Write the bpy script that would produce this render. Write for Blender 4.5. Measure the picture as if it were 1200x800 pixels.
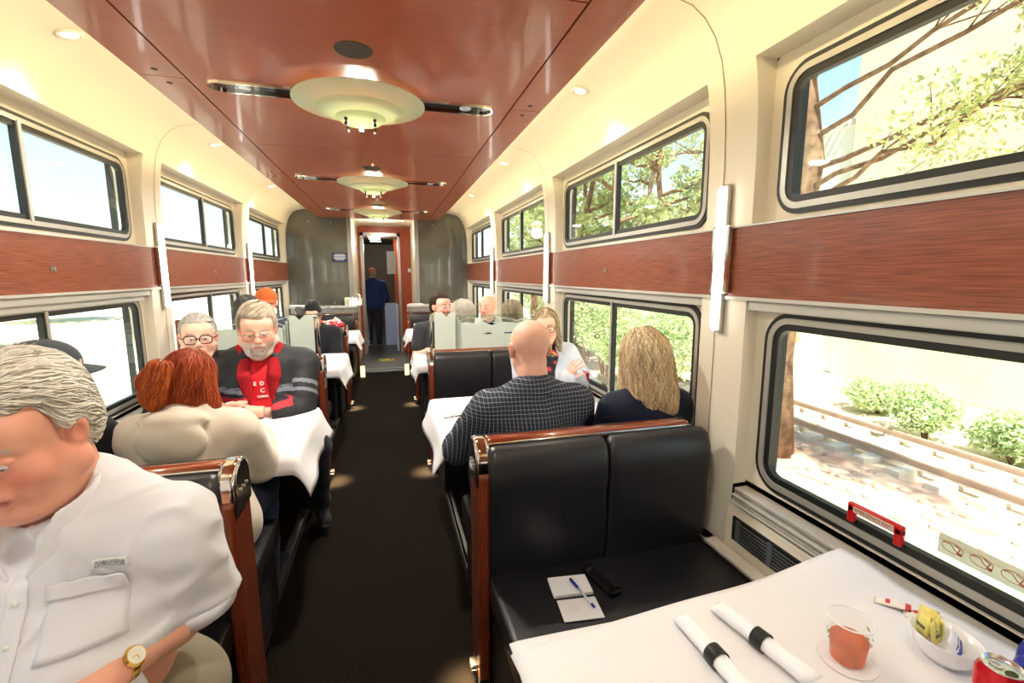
import bpy, math, random
import numpy as np
from mathutils import Vector, Matrix

for o in list(bpy.data.objects):
    bpy.data.objects.remove(o, do_unlink=True)
SC = bpy.context.scene
COL = SC.collection
PI = math.pi
rnd = random.Random(7)

# ------------------------------------------------------------------ camera
ZC = 1.53
cd = bpy.data.cameras.new('camera'); cam = bpy.data.objects.new('camera', cd); COL.objects.link(cam)
cd.sensor_width = 36.0; cd.lens = 538.0/1200*36; cd.clip_start = 0.05; cd.clip_end = 400
R_ = Vector((0.96622, -0.25772, 0.0)); U_ = Vector((0.03698, 0.13863, 0.98965)); F_ = Vector((0.25505, 0.95622, -0.14348))
cam.matrix_world = Matrix(((R_.x, U_.x, -F_.x, 0), (R_.y, U_.y, -F_.y, 0), (R_.z, U_.z, -F_.z, ZC), (0, 0, 0, 1)))
SC.camera = cam
SC.view_settings.view_transform = 'Standard'
SC.view_settings.look = 'None'
SC.view_settings.gamma = 1
SC.view_settings.use_curve_mapping = False
SC.view_settings.exposure = 0.58

# ------------------------------------------------------------------ world and sun
w = bpy.data.worlds.new('sky'); SC.world = w; w.use_nodes = True
nt = w.node_tree; nt.nodes.clear()
tc = nt.nodes.new('ShaderNodeTexCoord'); sp = nt.nodes.new('ShaderNodeSeparateXYZ')
cr = nt.nodes.new('ShaderNodeValToRGB'); bg = nt.nodes.new('ShaderNodeBackground'); wo = nt.nodes.new('ShaderNodeOutputWorld')
nt.links.new(tc.outputs['Generated'], sp.inputs[0]); nt.links.new(sp.outputs['Z'], cr.inputs[0])
els = cr.color_ramp.elements
els[0].position = 0.0; els[0].color = (1.0, 1.0, 0.98, 1)
els[1].position = 0.75; els[1].color = (0.22, 0.42, 0.80, 1)
e = els.new(0.10); e.color = (0.86, 0.95, 1.0, 1)
e = els.new(0.30); e.color = (0.52, 0.78, 1.0, 1)
nt.links.new(cr.outputs[0], bg.inputs[0]); bg.inputs[1].default_value = 1.35
nt.links.new(bg.outputs[0], wo.inputs[0])

def add_light(name, kind, loc, energy, color=(1, 1, 1), size=0.1, rot=None, size_y=None, spot=None, parent=None, blend=0.5):
    ld = bpy.data.lights.new(name, kind); ld.energy = energy; ld.color = color
    if kind == 'AREA':
        ld.size = size
        if size_y: ld.shape = 'RECTANGLE'; ld.size_y = size_y
    elif kind == 'SUN': ld.angle = size
    else: ld.shadow_soft_size = size
    if kind == 'SPOT': ld.spot_size = spot; ld.spot_blend = blend
    o = bpy.data.objects.new(name, ld); COL.objects.link(o); o.location = loc
    if rot is not None: o.rotation_euler = rot
    if parent: o.parent = parent
    return o

sun = add_light('sun', 'SUN', (0, 0, 20), 13.0, (1.0, 0.95, 0.86), 0.02)
sun.rotation_euler = Vector((0.15, 0.5, -0.9)).to_track_quat('-Z', 'Y').to_euler()

# ------------------------------------------------------------------ materials
def lin(c):
    return tuple(((v/255)/12.92 if v/255 <= 0.04045 else ((v/255+0.055)/1.055)**2.4) for v in c[:3])
MAT = {}
def mat(name, rgb=(200, 200, 200), rough=0.5, metal=0.0, spec=0.5, bump=0.0, bscale=60, coat=0.0, emis=None, estr=0.0,
        noise=None, nscale=5.0, stretch=(1, 1, 1), alpha=1.0, attr=False, sheen=0.0, sss=0.0, trans=0.0, ior=1.45, ndetail=3.0, contrast=(0.35, 0.65)):
    if name in MAT: return MAT[name]
    m = bpy.data.materials.new(name); m.use_nodes = True; MAT[name] = m
    t = m.node_tree; b = t.nodes['Principled BSDF']
    b.inputs['Base Color'].default_value = (*lin(rgb), 1)
    b.inputs['Roughness'].default_value = rough
    b.inputs['Metallic'].default_value = metal
    b.inputs['Specular IOR Level'].default_value = spec
    b.inputs['Coat Weight'].default_value = coat
    b.inputs['Coat Roughness'].default_value = 0.08
    b.inputs['Sheen Weight'].default_value = sheen
    b.inputs['Alpha'].default_value = alpha
    b.inputs['Transmission Weight'].default_value = trans
    b.inputs['IOR'].default_value = ior
    if sss:
        b.inputs['Subsurface Weight'].default_value = sss
        b.inputs['Subsurface Radius'].default_value = (0.012, 0.005, 0.003)
        b.inputs['Subsurface Scale'].default_value = 1.0
    if emis:
        b.inputs['Emission Color'].default_value = (*lin(emis), 1); b.inputs['Emission Strength'].default_value = estr
    co = None
    if noise or bump:
        tcn = t.nodes.new('ShaderNodeTexCoord'); mp = t.nodes.new('ShaderNodeMapping'); mp.inputs['Scale'].default_value = stretch
        t.links.new(tcn.outputs['Object'], mp.inputs[0]); co = mp.outputs[0]
    base = None
    if attr:
        at = t.nodes.new('ShaderNodeAttribute'); at.attribute_name = 'Col'; base = at.outputs['Color']
        t.links.new(base, b.inputs['Base Color'])
    if noise:
        n = t.nodes.new('ShaderNodeTexNoise'); n.inputs['Scale'].default_value = nscale; n.inputs['Detail'].default_value = ndetail
        t.links.new(co, n.inputs['Vector'])
        r = t.nodes.new('ShaderNodeValToRGB'); r.color_ramp.elements[0].position = contrast[0]; r.color_ramp.elements[1].position = contrast[1]
        t.links.new(n.outputs['Fac'], r.inputs[0])
        if attr:
            r.color_ramp.elements[0].color = (*[v/255 for v in noise], 1); r.color_ramp.elements[1].color = (1, 1, 1, 1)
            mx = t.nodes.new('ShaderNodeMix'); mx.data_type = 'RGBA'; mx.blend_type = 'MULTIPLY'; mx.inputs['Factor'].default_value = 1
            t.links.new(base, mx.inputs['A']); t.links.new(r.outputs[0], mx.inputs['B']); t.links.new(mx.outputs['Result'], b.inputs['Base Color'])
        else:
            r.color_ramp.elements[0].color = (*lin(noise), 1); r.color_ramp.elements[1].color = (*lin(rgb), 1)
            t.links.new(r.outputs[0], b.inputs['Base Color'])
    if bump:
        n2 = t.nodes.new('ShaderNodeTexNoise'); n2.inputs['Scale'].default_value = bscale; n2.inputs['Detail'].default_value = 4
        tcb = t.nodes.new('ShaderNodeTexCoord'); t.links.new(tcb.outputs['Object'], n2.inputs['Vector'])
        bp = t.nodes.new('ShaderNodeBump'); bp.inputs['Strength'].default_value = bump; bp.inputs['Distance'].default_value = 0.01
        t.links.new(n2.outputs['Fac'], bp.inputs['Height']); t.links.new(bp.outputs[0], b.inputs['Normal'])
    return m

def glass_mat(name, rgb, tint=1.0, refl=0.08):
    m = bpy.data.materials.new(name); m.use_nodes = True; MAT[name] = m; t = m.node_tree; t.nodes.clear()
    o = t.nodes.new('ShaderNodeOutputMaterial'); tr = t.nodes.new('ShaderNodeBsdfTransparent'); gl = t.nodes.new('ShaderNodeBsdfGlossy')
    tr.inputs[0].default_value = (*lin(rgb), 1); gl.inputs['Roughness'].default_value = 0.02
    fr = t.nodes.new('ShaderNodeFresnel'); fr.inputs[0].default_value = 1.45
    ma = t.nodes.new('ShaderNodeMath'); ma.operation = 'MULTIPLY'; ma.inputs[1].default_value = refl
    mx = t.nodes.new('ShaderNodeMixShader')
    t.links.new(fr.outputs[0], ma.inputs[0]); t.links.new(ma.outputs[0], mx.inputs[0]); t.links.new(tr.outputs[0], mx.inputs[1]); t.links.new(gl.outputs[0], mx.inputs[2])
    t.links.new(mx.outputs[0], o.inputs[0]); return m

cream = mat('cream_plastic', (236, 227, 208), 0.38, bump=0.03, bscale=400, spec=0.4)
cream2 = mat('sill_plastic', (214, 207, 196), 0.4, spec=0.4)
sill_alu = mat('sill_aluminium', (198, 196, 190), 0.38, metal=0.25)
frame_grey = mat('frame_grey_metal', (178, 176, 168), 0.35, metal=0.3)
gasket = mat('black_rubber', (30, 32, 30), 0.45)
wood_ceil = mat('cherry_ceiling_veneer', (170, 84, 46), 0.36, noise=(148, 68, 36), nscale=9, stretch=(1.2, 40, 40), coat=0.3, bump=0.0, contrast=(0.3, 0.7))
wood_band = mat('cherry_band_veneer', (154, 84, 58), 0.32, noise=(114, 56, 38), nscale=5, stretch=(60, 1.6, 60), coat=0.3, ndetail=5)
wood_trim = mat('cherry_polished_wood', (138, 62, 34), 0.25, noise=(106, 44, 24), nscale=6, stretch=(40, 40, 1.5), coat=0.7)
wood_rail = mat('cherry_rail_wood', (150, 70, 36), 0.2, noise=(118, 50, 26), nscale=5, stretch=(1.5, 40, 40), coat=1.0)
wood_door = mat('orange_cherry_panel', (172, 74, 34), 0.35, noise=(150, 58, 26), nscale=4, stretch=(30, 30, 1.2), coat=0.3)
dark = mat('dark_gap', (14, 12, 11), 0.8)
leather = mat('black_leather', (36, 36, 38), 0.36, bump=0.12, bscale=190, spec=0.6, noise=(28, 28, 30), nscale=4)
chrome = mat('chrome', (225, 220, 212), 0.08, metal=1.0)
steel = mat('brushed_steel', (176, 174, 168), 0.3, metal=0.9)
carpet = mat('dark_brown_carpet', (31, 24, 19), 0.95, noise=(20, 15, 12), nscale=160, bump=0.5, bscale=500, spec=0.1)
greypanel = mat('glossy_grey_laminate', (96, 95, 86), 0.06, noise=(84, 83, 75), nscale=2.5, coat=0.6)
pane = glass_mat('window_glass', (240, 246, 242), refl=0.25)
clearglass = glass_mat('divider_glass', (236, 244, 238), refl=0.7)
white_em = mat('lamp_tube_white', (255, 255, 250), 0.4, emis=(255, 252, 244), estr=4.0)
warm_em = mat('lamp_warm', (255, 230, 180), 0.4, emis=(255, 226, 170), estr=5.0)
base_black = mat('seat_base_black', (26, 24, 23), 0.6)
paper = mat('white_paper_cloth', (228, 226, 228), 0.75, bump=0.15, bscale=12)
white_pl = mat('white_plastic', (235, 235, 232), 0.4)
red_pl = mat('red_plastic', (196, 26, 28), 0.3)
blue_pl = mat('blue_plastic', (24, 44, 160), 0.3)

# ------------------------------------------------------------------ mesh helpers
def link(name, me, m=None, parent=None, smooth=False):
    o = bpy.data.objects.new(name, me); COL.objects.link(o)
    if m is not None:
        for x in (m if isinstance(m, (list, tuple)) else [m]): me.materials.append(x)
    if parent: o.parent = parent
    if smooth: me.polygons.foreach_set('use_smooth', [True]*len(me.polygons))
    return o
def meta(o, label=None, cat=None, group=None, kind=None):
    if label: o['label'] = label
    if cat: o['category'] = cat
    if group: o['group'] = group
    if kind: o['kind'] = kind
    return o
def thing(name, label, cat, loc=(0, 0, 0), rz=0, group=None):
    o = bpy.data.objects.new(name, None); COL.objects.link(o); o.location = loc; o.rotation_euler = (0, 0, rz)
    o.empty_display_size = 0.05
    return meta(o, label, cat, group)
class MB:
    def __init__(s): s.v = []; s.f = []; s.mi = []
    def add(s, vs, fs, mi=0):
        n = len(s.v); s.v += [tuple(v) for v in vs]; s.f += [tuple(i+n for i in f) for f in fs]; s.mi += [mi]*len(fs); return s
    def box(s, a, b, mi=0, bev=0.0, seg=2, M=None):
        x0, y0, z0 = a; x1, y1, z1 = b
        if bev <= 0:
            vs = [(x, y, z) for z in (z0, z1) for y in (y0, y1) for x in (x0, x1)]
            fs = [(0, 2, 3, 1), (4, 5, 7, 6), (0, 1, 5, 4), (2, 6, 7, 3), (0, 4, 6, 2), (1, 3, 7, 5)]
        else:
            import bmesh
            bm = bmesh.new(); bmesh.ops.create_cube(bm, size=1)
            for v in bm.verts: v.co = Vector(((x0+x1)/2+v.co.x*(x1-x0), (y0+y1)/2+v.co.y*(y1-y0), (z0+z1)/2+v.co.z*(z1-z0)))
            bmesh.ops.bevel(bm, geom=bm.edges[:], offset=bev, segments=seg, profile=0.5, affect='EDGES')
            bm.verts.index_update()
            vs = [v.co.copy() for v in bm.verts]; fs = [[v.index for v in f.verts] for f in bm.faces]; bm.free()
        if M is not None: vs = [M @ Vector(v) for v in vs]
        return s.add(vs, fs, mi)
    def prism(s, poly, axis, a, b, mi=0):
        # poly: 2d points; axis 0: (y,z) extruded in x; 1: (x,z) in y; 2: (x,y) in z
        n = len(poly)
        def P(p, t): return (t, p[0], p[1]) if axis == 0 else ((p[0], t, p[1]) if axis == 1 else (p[0], p[1], t))
        vs = [P(p, a) for p in poly]+[P(p, b) for p in poly]
        fs = [tuple(range(n))[::-1], tuple(range(n, 2*n))]+[(i, (i+1) % n, n+(i+1) % n, n+i) for i in range(n)]
        return s.add(vs, fs, mi)
    def tube(s, pts, r, n=8, mi=0, caps=True, flat=None):
        pts = [Vector(p) for p in pts]; k = len(pts); rs = r if isinstance(r, (list, tuple)) else [r]*k
        vs = []; up = None
        for i, p in enumerate(pts):
            d = (pts[min(i+1, k-1)]-pts[max(i-1, 0)]).normalized()
            if up is None:
                up = Vector((0, 0, 1)) if abs(d.z) < 0.9 else Vector((1, 0, 0))
            a = d.cross(up).normalized(); up = a.cross(d).normalized()
            for j in range(n):
                t = 2*PI*j/n; vs.append(p+a*math.cos(t)*rs[i]*(flat or 1)+up*math.sin(t)*rs[i])
        fs = [(i*n+j, i*n+(j+1) % n, (i+1)*n+(j+1) % n, (i+1)*n+j) for i in range(k-1) for j in range(n)]
        if caps: fs += [tuple(range(n))[::-1], tuple(range((k-1)*n, k*n))]
        return s.add(vs, fs, mi)
    def loop(s, pts, r, n=6, mi=0):
        pts = [Vector(p) for p in pts]; k = len(pts); vs = []
        c = sum(pts, Vector())/k; nrm = Vector()
        for i in range(k): nrm += (pts[i]-c).cross(pts[(i+1) % k]-c)
        nrm.normalize()
        for i in range(k):
            d = (pts[(i+1) % k]-pts[i-1]).normalized(); a = d.cross(nrm).normalized()
            for j in range(n):
                t = 2*PI*j/n; vs.append(pts[i]+a*math.cos(t)*r+nrm*math.sin(t)*r)
        fs = [(i*n+j, i*n+(j+1) % n, ((i+1) % k)*n+(j+1) % n, ((i+1) % k)*n+j) for i in range(k) for j in range(n)]
        return s.add(vs, fs, mi)
    def lathe(s, prof, n=32, c=(0, 0, 0), mi=0, M=None, sx=1, sy=1):
        k = len(prof); vs = [Vector((r*math.cos(2*PI*j/n)*sx, r*math.sin(2*PI*j/n)*sy, z)) for r, z in prof for j in range(n)]
        if M is not None: vs = [M @ v for v in vs]
        vs = [v+Vector(c) for v in vs]
        fs = [(i*n+j, i*n+(j+1) % n, (i+1)*n+(j+1) % n, (i+1)*n+j) for i in range(k-1) for j in range(n)]
        if prof[0][0] > 1e-5: pass
        return s.add(vs, fs, mi)
    def ell(s, c, r, n=16, m=10, mi=0, M=None):
        vs = []; fs = []
        for i in range(m+1):
            a = PI*i/m
            for j in range(n):
                b = 2*PI*j/n; vs.append(Vector((r[0]*math.sin(a)*math.cos(b), r[1]*math.sin(a)*math.sin(b), r[2]*math.cos(a))))
        if M is not None: vs = [M @ v for v in vs]
        vs = [v+Vector(c) for v in vs]
        fs = [((i+1)*n+j, (i+1)*n+(j+1) % n, i*n+(j+1) % n, i*n+j) for i in range(m) for j in range(n)]
        return s.add(vs, fs, mi)
    def build(s, name, m, parent=None, smooth=False, offset=None):
        me = bpy.data.meshes.new(name); me.from_pydata([tuple(v) for v in s.v], [], s.f); 
        if isinstance(m, (list, tuple)): me.polygons.foreach_set('material_index', s.mi)
        me.update()
        import bmesh
        bm = bmesh.new(); bm.from_mesh(me); bmesh.ops.remove_doubles(bm, verts=bm.verts, dist=1e-6); bmesh.ops.recalc_face_normals(bm, faces=bm.faces); bm.to_mesh(me); bm.free()
        return link(name, me, m, parent, smooth)
def autosmooth(o, ang=40):
    me = o.data; me.polygons.foreach_set('use_smooth', [True]*len(me.polygons))
    me.set_sharp_from_angle(angle=math.radians(ang)); return o
def dup(o, parent=None):
    c = o.copy(); COL.objects.link(c); c.parent = parent
    for ch in list(o.children): dup(ch, c)
    return c
def rrect(u0, v0, u1, v1, r, n=6):
    out = []
    for cx, cy, a0 in ((u1-r, v1-r, 0), (u0+r, v1-r, 90), (u0+r, v0+r, 180), (u1-r, v0+r, 270)):
        for i in range(n+1):
            a = math.radians(a0+90*i/n); out.append((cx+r*math.cos(a), cy+r*math.sin(a)))
    return out
def text_mesh(name, s, size, m, M, parent=None, depth=0.0006, bold=0.0, align='CENTER'):
    cu = bpy.data.curves.new(name, 'FONT'); cu.body = s; cu.size = size; cu.extrude = depth; cu.align_x = align; cu.align_y = 'CENTER'; cu.offset = bold
    cu.resolution_u = 2
    t = bpy.data.objects.new(name, cu); COL.objects.link(t); bpy.context.view_layer.update()
    me = bpy.data.meshes.new_from_object(t.evaluated_get(bpy.context.evaluated_depsgraph_get()))
    bpy.data.objects.remove(t, do_unlink=True); me.transform(M)
    o = link(name, me, None, parent); me.materials.clear(); me.materials.append(m); return o
# ------------------------------------------------------------------ the car body
XC = -0.095                      # middle of the car
PIT = 1.97                       # bay pitch
P0 = 1.49
PIL = [P0+PIT*k for k in range(-2, 4)]     # pillar centres
YB, YE = PIL[0]-0.15, 7.42
HS = 1.32                        # half width at the pillar skin
# floor
f = MB().box((XC-1.6, YB-0.2, -0.06), (XC+1.6, YE+0.05, 0.0)).build('floor', carpet); meta(f, kind='structure')
# raised seat platforms with metal nosing on both sides of the aisle
for s, xa, nm in ((1, 0.335, 'right'), (-1, -0.565, 'left')):
    xw = XC+s*1.34
    b = MB().box((min(xa, xw), YB, 0.0), (max(xa, xw), YE-0.1, 0.05)).build('platform', carpet); meta(b, kind='structure')
    b = MB().box((xa-0.004, YB, 0.0), (xa+0.012, YE-0.1, 0.058)); b.box((min(xa, xa+s*0.03), YB, 0.05), (max(xa, xa+s*0.03), YE-0.1, 0.058))
    b = b.build('baseboard_'+nm, steel); meta(b, kind='structure')
prof = [(1.325, 1.70), (1.322, 1.95), (1.315, 2.09), (1.302, 2.20), (1.283, 2.29), (1.25, 2.365), (1.205, 2.42), (1.15, 2.455), (1.06, 2.475), (0.9, 2.485)]
def hx(z):
    for (a, za), (b, zb) in zip(prof, prof[1:]):
        if za <= z <= zb: return a+(b-a)*(z-za)/(zb-za)
    return prof[0][0]
UZ = (1.725, 2.195, 0.09); LZ = (0.775, 1.405, 0.10)      # outer gasket rectangles
RW = 0.055                        # depth of the bay recess
def ring(mb, y0, y1, z0, z1, hole, X, s, fx=lambda z: 0):
    n = len(hole); outer = []
    q = n//4
    corners = [(y1, z1), (y0, z1), (y0, z0), (y1, z0)]
    for c in range(4):
        cy, cz = corners[c]
        prv = corners[c-1]
        for i in range(q):
            t = i/(q-1); h = hole[c*q+i]
            # walk along the two outer edges that meet in this corner
            if c == 0: p = (y1, h[1]+(z1-h[1])*min(1, 2*t)) if t <= 0.5 else (h[0]+(y1-h[0])*(2-2*t), z1)
            elif c == 1: p = (h[0]+(y0-h[0])*min(1, 2*t), z1) if t <= 0.5 else (y0, h[1]+(z1-h[1])*(2-2*t))
            elif c == 2: p = (y0, h[1]+(z0-h[1])*min(1, 2*t)) if t <= 0.5 else (h[0]+(y0-h[0])*(2-2*t), z0)
            else: p = (h[0]+(y1-h[0])*min(1, 2*t), z0) if t <= 0.5 else (y1, h[1]+(z0-h[1])*(2-2*t))
            outer.append(p)
    vs = [(X, a, b) for a, b in hole]+[(X, a, b) for a, b in outer]
    fs = [(i, (i+1) % n, n+(i+1) % n, n+i) for i in range(n)]
    mb.add(vs, fs)
def wall(s, nm):
    mb = MB(); X = lambda h: XC+s*h
    # cove: swept profile above the recess top and full height at the pillars
    top = [p for p in prof if p[1] >= 2.20]
    ys = [YB, YE]
    def strip(pf, y0, y1):
        vs = [(X(h), y, z) for y in (y0, y1) for h, z in pf]; k = len(pf)
        mb.add(vs, [(i, i+1, k+i+1, k+i) for i in range(k-1)])
    zt = 2.245
    topp = [(hx(zt), zt)]+[p for p in prof if p[1] > zt+0.005]
    strip(topp, YB, YE)
    low = [p for p in prof if p[1] < zt-0.005]+[(hx(zt), zt)]
    full = [(1.315, 0.0), (1.315, 0.56), (1.325, 0.75), (1.325, 1.415), (1.325, 1.70)]+low[1:]
    for k, p in enumerate(PIL+[PIL[-1]+PIT]):
        y0, y1 = p-0.12, p+0.12
        if p > 7: y1 = YE
        if k == len(PIL): break
        strip([q for q in full], y0, min(y1, YE))
    XR = X(1.325+RW); spans = []
    for k in range(len(PIL)-1):
        y0, y1 = PIL[k]+0.12, PIL[k+1]-0.12
        # recess floor with two holes
        n = 8
        hu = rrect(y0+0.055, UZ[0]+0.005, y1-0.055, UZ[1]-0.005, UZ[2], 7); hl = rrect(y0+0.055, LZ[0]+0.005, y1-0.055, LZ[1]-0.005, LZ[2], 7)
        ring(mb, y0, y1, 1.705, zt, hu, XR, s); ring(mb, y0, y1, 0.72, 1.425, hl, XR, s)
        # band backing, sides of the recess
        mb.add([(XR, y0, 1.425), (XR, y1, 1.425), (XR, y1, 1.705), (XR, y0, 1.705)], [(0, 1, 2, 3)])
        for y in (y0, y1):
            pf = [(h, z) for h, z in full if z >= 0.72 or abs(z-0.75) < 0.01]
            vs = [(X(h), y, z) for h, z in pf]+[(XR, y, z) for h, z in pf]; kk = len(pf)
            mb.add(vs, [(i, i+1, kk+i+1, kk+i) for i in range(kk-1)])
        mb.add([(X(hx(zt)), y0, zt), (X(hx(zt)), y1, zt), (XR, y1, zt), (XR, y0, zt)], [(0, 1, 2, 3)])
        # reveals of the holes and lower wall
        for h in (hu, hl):
            kk = len(h); vs = [(XR, a, b) for a, b in h]+[(XR+s*0.05, a, b) for a, b in h]
            mb.add(vs, [(i, (i+1) % kk, kk+(i+1) % kk, kk+i) for i in range(kk)])
        lowp = [(1.325+RW, 0.75), (1.325+RW, 0.72)]
        # stepped sill below the lower window
        st = [(1.325+RW, 0.735), (1.335, 0.72), (1.335, 0.70), (1.325, 0.695), (1.325, 0.675), (1.315, 0.67), (1.305, 0.64), (1.305, 0.0)]
        strip(st, y0, y1)
        mb.add([(X(1.325+RW), y0, 0.70), (X(1.325+RW), y1, 0.70), (X(1.325+RW), y1, 0.76), (X(1.325+RW), y0, 0.76)], [(0, 1, 2, 3)])
        spans.append((y0, y1))
    o = mb.build('wall_'+nm, cream); autosmooth(o, 30); meta(o, kind='structure')
    # outer shell plates around the windows (so no light leaks), as one structure mesh
    sh = MB(); XO = X(1.325+RW+0.05)
    for z0, z1 in ((-0.06, LZ[0]), (LZ[1], UZ[0]), (UZ[1], 2.62)):
        sh.box((min(XO, XO+s*0.04), YB, z0), (max(XO, XO+s*0.04), YE, z1))
    for k, p in enumerate(PIL):
        sh.box((min(XO, XO+s*0.04), p-0.17, 0), (max(XO, XO+s*0.04), p+0.17 if p < 7 else YE+.1, 2.6))
    meta(sh.build('outer_shell', gasket), kind='structure')
    return spans
SP = wall(1, 'right'); wall(-1, 'left')
# unseen roof slab added to keep the sun out; end cap behind the camera
meta(MB().box((XC-1.5, YB-0.2, 2.60), (XC+1.5, YE, 2.66)).build('sun_block_roof', gasket), kind='structure')
meta(MB().box((XC-1.5, YB-0.16, -0.06), (XC+1.5, YB-0.02, 2.62)).build('wall_back', wood_door), kind='structure')
# ceiling: cream inner soffit and cherry panels hung below it
ce = MB().box((XC-0.92, YB, 2.484), (XC+0.92, YE, 2.52)).build('ceiling', cream); meta(ce, kind='structure')
ZP = 2.36; WE = YE-0.05
bk = MB().box((XC-0.86, YB, ZP+0.012), (XC+0.86, WE, ZP+0.03)).build('ceiling_backing', dark, ce)
xe = (XC-0.885, XC-0.705, XC+0.725, XC+0.885)
cuts = [YB]+[1.44+PIT*k for k in range(-1, 4)]
cuts[-1] = min(cuts[-1], WE); cuts = cuts[:-1]+[WE] if cuts[-1] > 6.9 else cuts+[WE]
for a, b in zip(cuts, cuts[1:]):
    MB().box((xe[1]+0.004, a+0.003, ZP), (xe[2]-0.004, b-0.003, ZP+0.012)).build('ceiling_panel', wood_ceil, ce)
sc = [YB]+[2.39+PIT*k for k in range(-2, 3)]+[WE]
for a, b in zip(sc, sc[1:]):
    for x0, x1 in ((xe[0], xe[1]-0.004), (xe[2]+0.004, xe[3])):
        MB().box((x0, a+0.002, ZP), (x1, b-0.002, ZP+0.03)).build('ceiling_panel', wood_ceil, ce)
        fs = MB()
        for yy in (a+0.07, b-0.07):
            fs.lathe([(0.0001, -0.002), (0.011, -0.002), (0.013, 0.001)], 12, ((x0+x1)/2, yy, ZP))
        fs.build('panel_fastener', gasket, ce)

# windows, wood bands, sills
wn = 0
for s, side in ((1, 'right'), (-1, 'left')):
    XR = XC+s*(1.325+RW)
    for k, (y0, y1) in enumerate(SP):
        for lo, (za, zb, r) in ((0, UZ), (1, LZ)):
            wn += 1
            a, b = y0+0.05, y1-0.05
            root = thing('window_%d' % wn, None, None, (XR, (a+b)/2, (za+zb)/2)); meta(root, kind='structure')
            W, H = (b-a)/2, (zb-za)/2
            def ringm(w0, h0, r0, w1, h1, r1, x0, x1, m, nm):
                o_ = rrect(-w0, -h0, w0, h0, r0, 7); i_ = rrect(-w1, -h1, w1, h1, r1, 7); n = len(o_)
                vs = [(x0*-s, p, q) for p, q in o_]+[(x1*-s, p, q) for p, q in o_]+[(x1*-s, p, q) for p, q in i_]+[(x0*-s, p, q) for p, q in i_]
                fs = [(t*n+i, t*n+(i+1) % n, ((t+1) % 4)*n+(i+1) % n, ((t+1) % 4)*n+i) for t in range(4) for i in range(n)]
                return autosmooth(MB().add(vs, fs).build(nm, m, root), 35)
            ringm(W, H, r, W-0.018, H-0.018, r-0.018, -0.004, 0.010, gasket, 'outer_gasket')
            ringm(W-0.016, H-0.016, r-0.016, W-0.036, H-0.036, r-0.036, -0.012, 0.014, frame_grey, 'window_frame')
            ringm(W-0.034, H-0.034, r-0.034, W-0.058, H-0.058, r-0.058, -0.014, 0.009, gasket, 'inner_gasket')
            m_ = MB().box((-0.012, -0.020, -H+0.03), (0.012, 0.020, H-0.03)); m_.build('mullion', gasket, root)
            MB().box((-0.010 if s < 0 else -0.018, -0.009, -H+0.03), (0.018 if s < 0 else 0.010, 0.009, H-0.03)).build('mullion_strip', frame_grey, root)
            MB().box((s*0.008-0.002, -W+0.04, -H+0.04), (s*0.008+0.002, W-0.04, H-0.04)).build('glass_pane', pane, root)
        # cherry band between the windows
        xb = XC+s*1.318
        bd = MB().box((min(xb, XR), y0-0.105, 1.452), (max(xb, XR), y1+0.105, 1.698)).build('trim_%d' % (2*k+(1 if s > 0 else 2)), wood_band); meta(bd, kind='structure')
        e_ = MB()
        xq = XC+s*1.312
        e_.box((min(xq, XR), y0-0.105, 1.440), (max(xq, XR), y1+0.105, 1.452)); e_.box((min(xq, XR), y0-0.105, 1.698), (max(xq, XR), y1+0.105, 1.704))
        e_.build('band_edge', sill_alu, bd)
        c_ = MB()
        yc = (y0+y1)/2
        c_.box((min(xb, xb-s*0.004), yc-0.016, 1.545), (max(xb, xb-s*0.004), yc-0.002, 1.565)); c_.box((min(xb, xb-s*0.004), yc+0.002, 1.545), (max(xb, xb-s*0.004), yc+0.016, 1.565))
        c_.build('berth_number_plate', steel, bd)
        # shade cassette over each lower window
        xs = XC+s*1.33
        v_ = MB().box((min(xs, XR), y0+0.005, 1.405), (max(xs, XR), y1-0.005, 1.438), bev=0.004)
        dz = 0.03 if (s < 0 and k == 2) else 0.0
        if dz: v_.box((min(xs+s*0.02, XR), y0+0.03, 1.375), (max(xs+s*0.02, XR), y1-0.03, 1.405), bev=0.004)
        meta(v_.build('trim_%d' % (30+wn), sill_alu), kind='structure')
        # sill rails
        r_ = MB()
        for h, z, d in ((1.335, 0.735, 0.012), (1.322, 0.715, 0.008), (1.318, 0.69, 0.006)):
            xx = XC+s*(h-0.012); r_.box((min(xx, XR), y0+0.01, z-d/2), (max(xx, XR), y1-0.01, z+d/2), bev=0.002)
        meta(r_.build('trim_%d' % (60+wn), sill_alu), kind='structure')
        # heater grille: a narrow black louvred strip just above seat height
        xg = XC+s*1.303
        g = thing('heater_grille', 'black louvred heater grille low on the %s wall, %s' % (side, ['at the rear of the car', 'behind the camera', 'beside the nearest table', 'beside the second table', 'beside the farthest table'][k]), 'vent', (xg, yc, 0.60))
        L = (y1-y0)/2-0.04
        MB().box((-0.004, -L, -0.045), (0.004, L, 0.045)).build('grille_plate', base_black, g)
        lv = MB(); nn = 11
        for i in range(nn):
            ya = -L+0.02+i*(2*L-0.04)/nn; yb_ = ya+(2*L-0.04)/nn-0.02
            for j in range(6):
                z = -0.033+j*0.0125; lv.box((-s*0.004-0.003, ya, z-0.0022), (-s*0.004+0.003, yb_, z+0.0022))
            lv.box((-s*0.004-0.004, yb_, -0.04), (-s*0.004+0.004, yb_+0.02, 0.04))
        lv.build('louvres', mat('grille_grey', (92, 96, 98), 0.5), g)
        # narrow shelf between seats and wall
        xs0 = XC+s*1.30; xs1 = XC+s*1.25
        meta(MB().box((min(xs0, xs1), y0-0.2, 0.50), (max(xs0, xs1), y1+0.2, 0.515), bev=0.003).build('trim_%d' % (90+wn), cream2), kind='structure')
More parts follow.
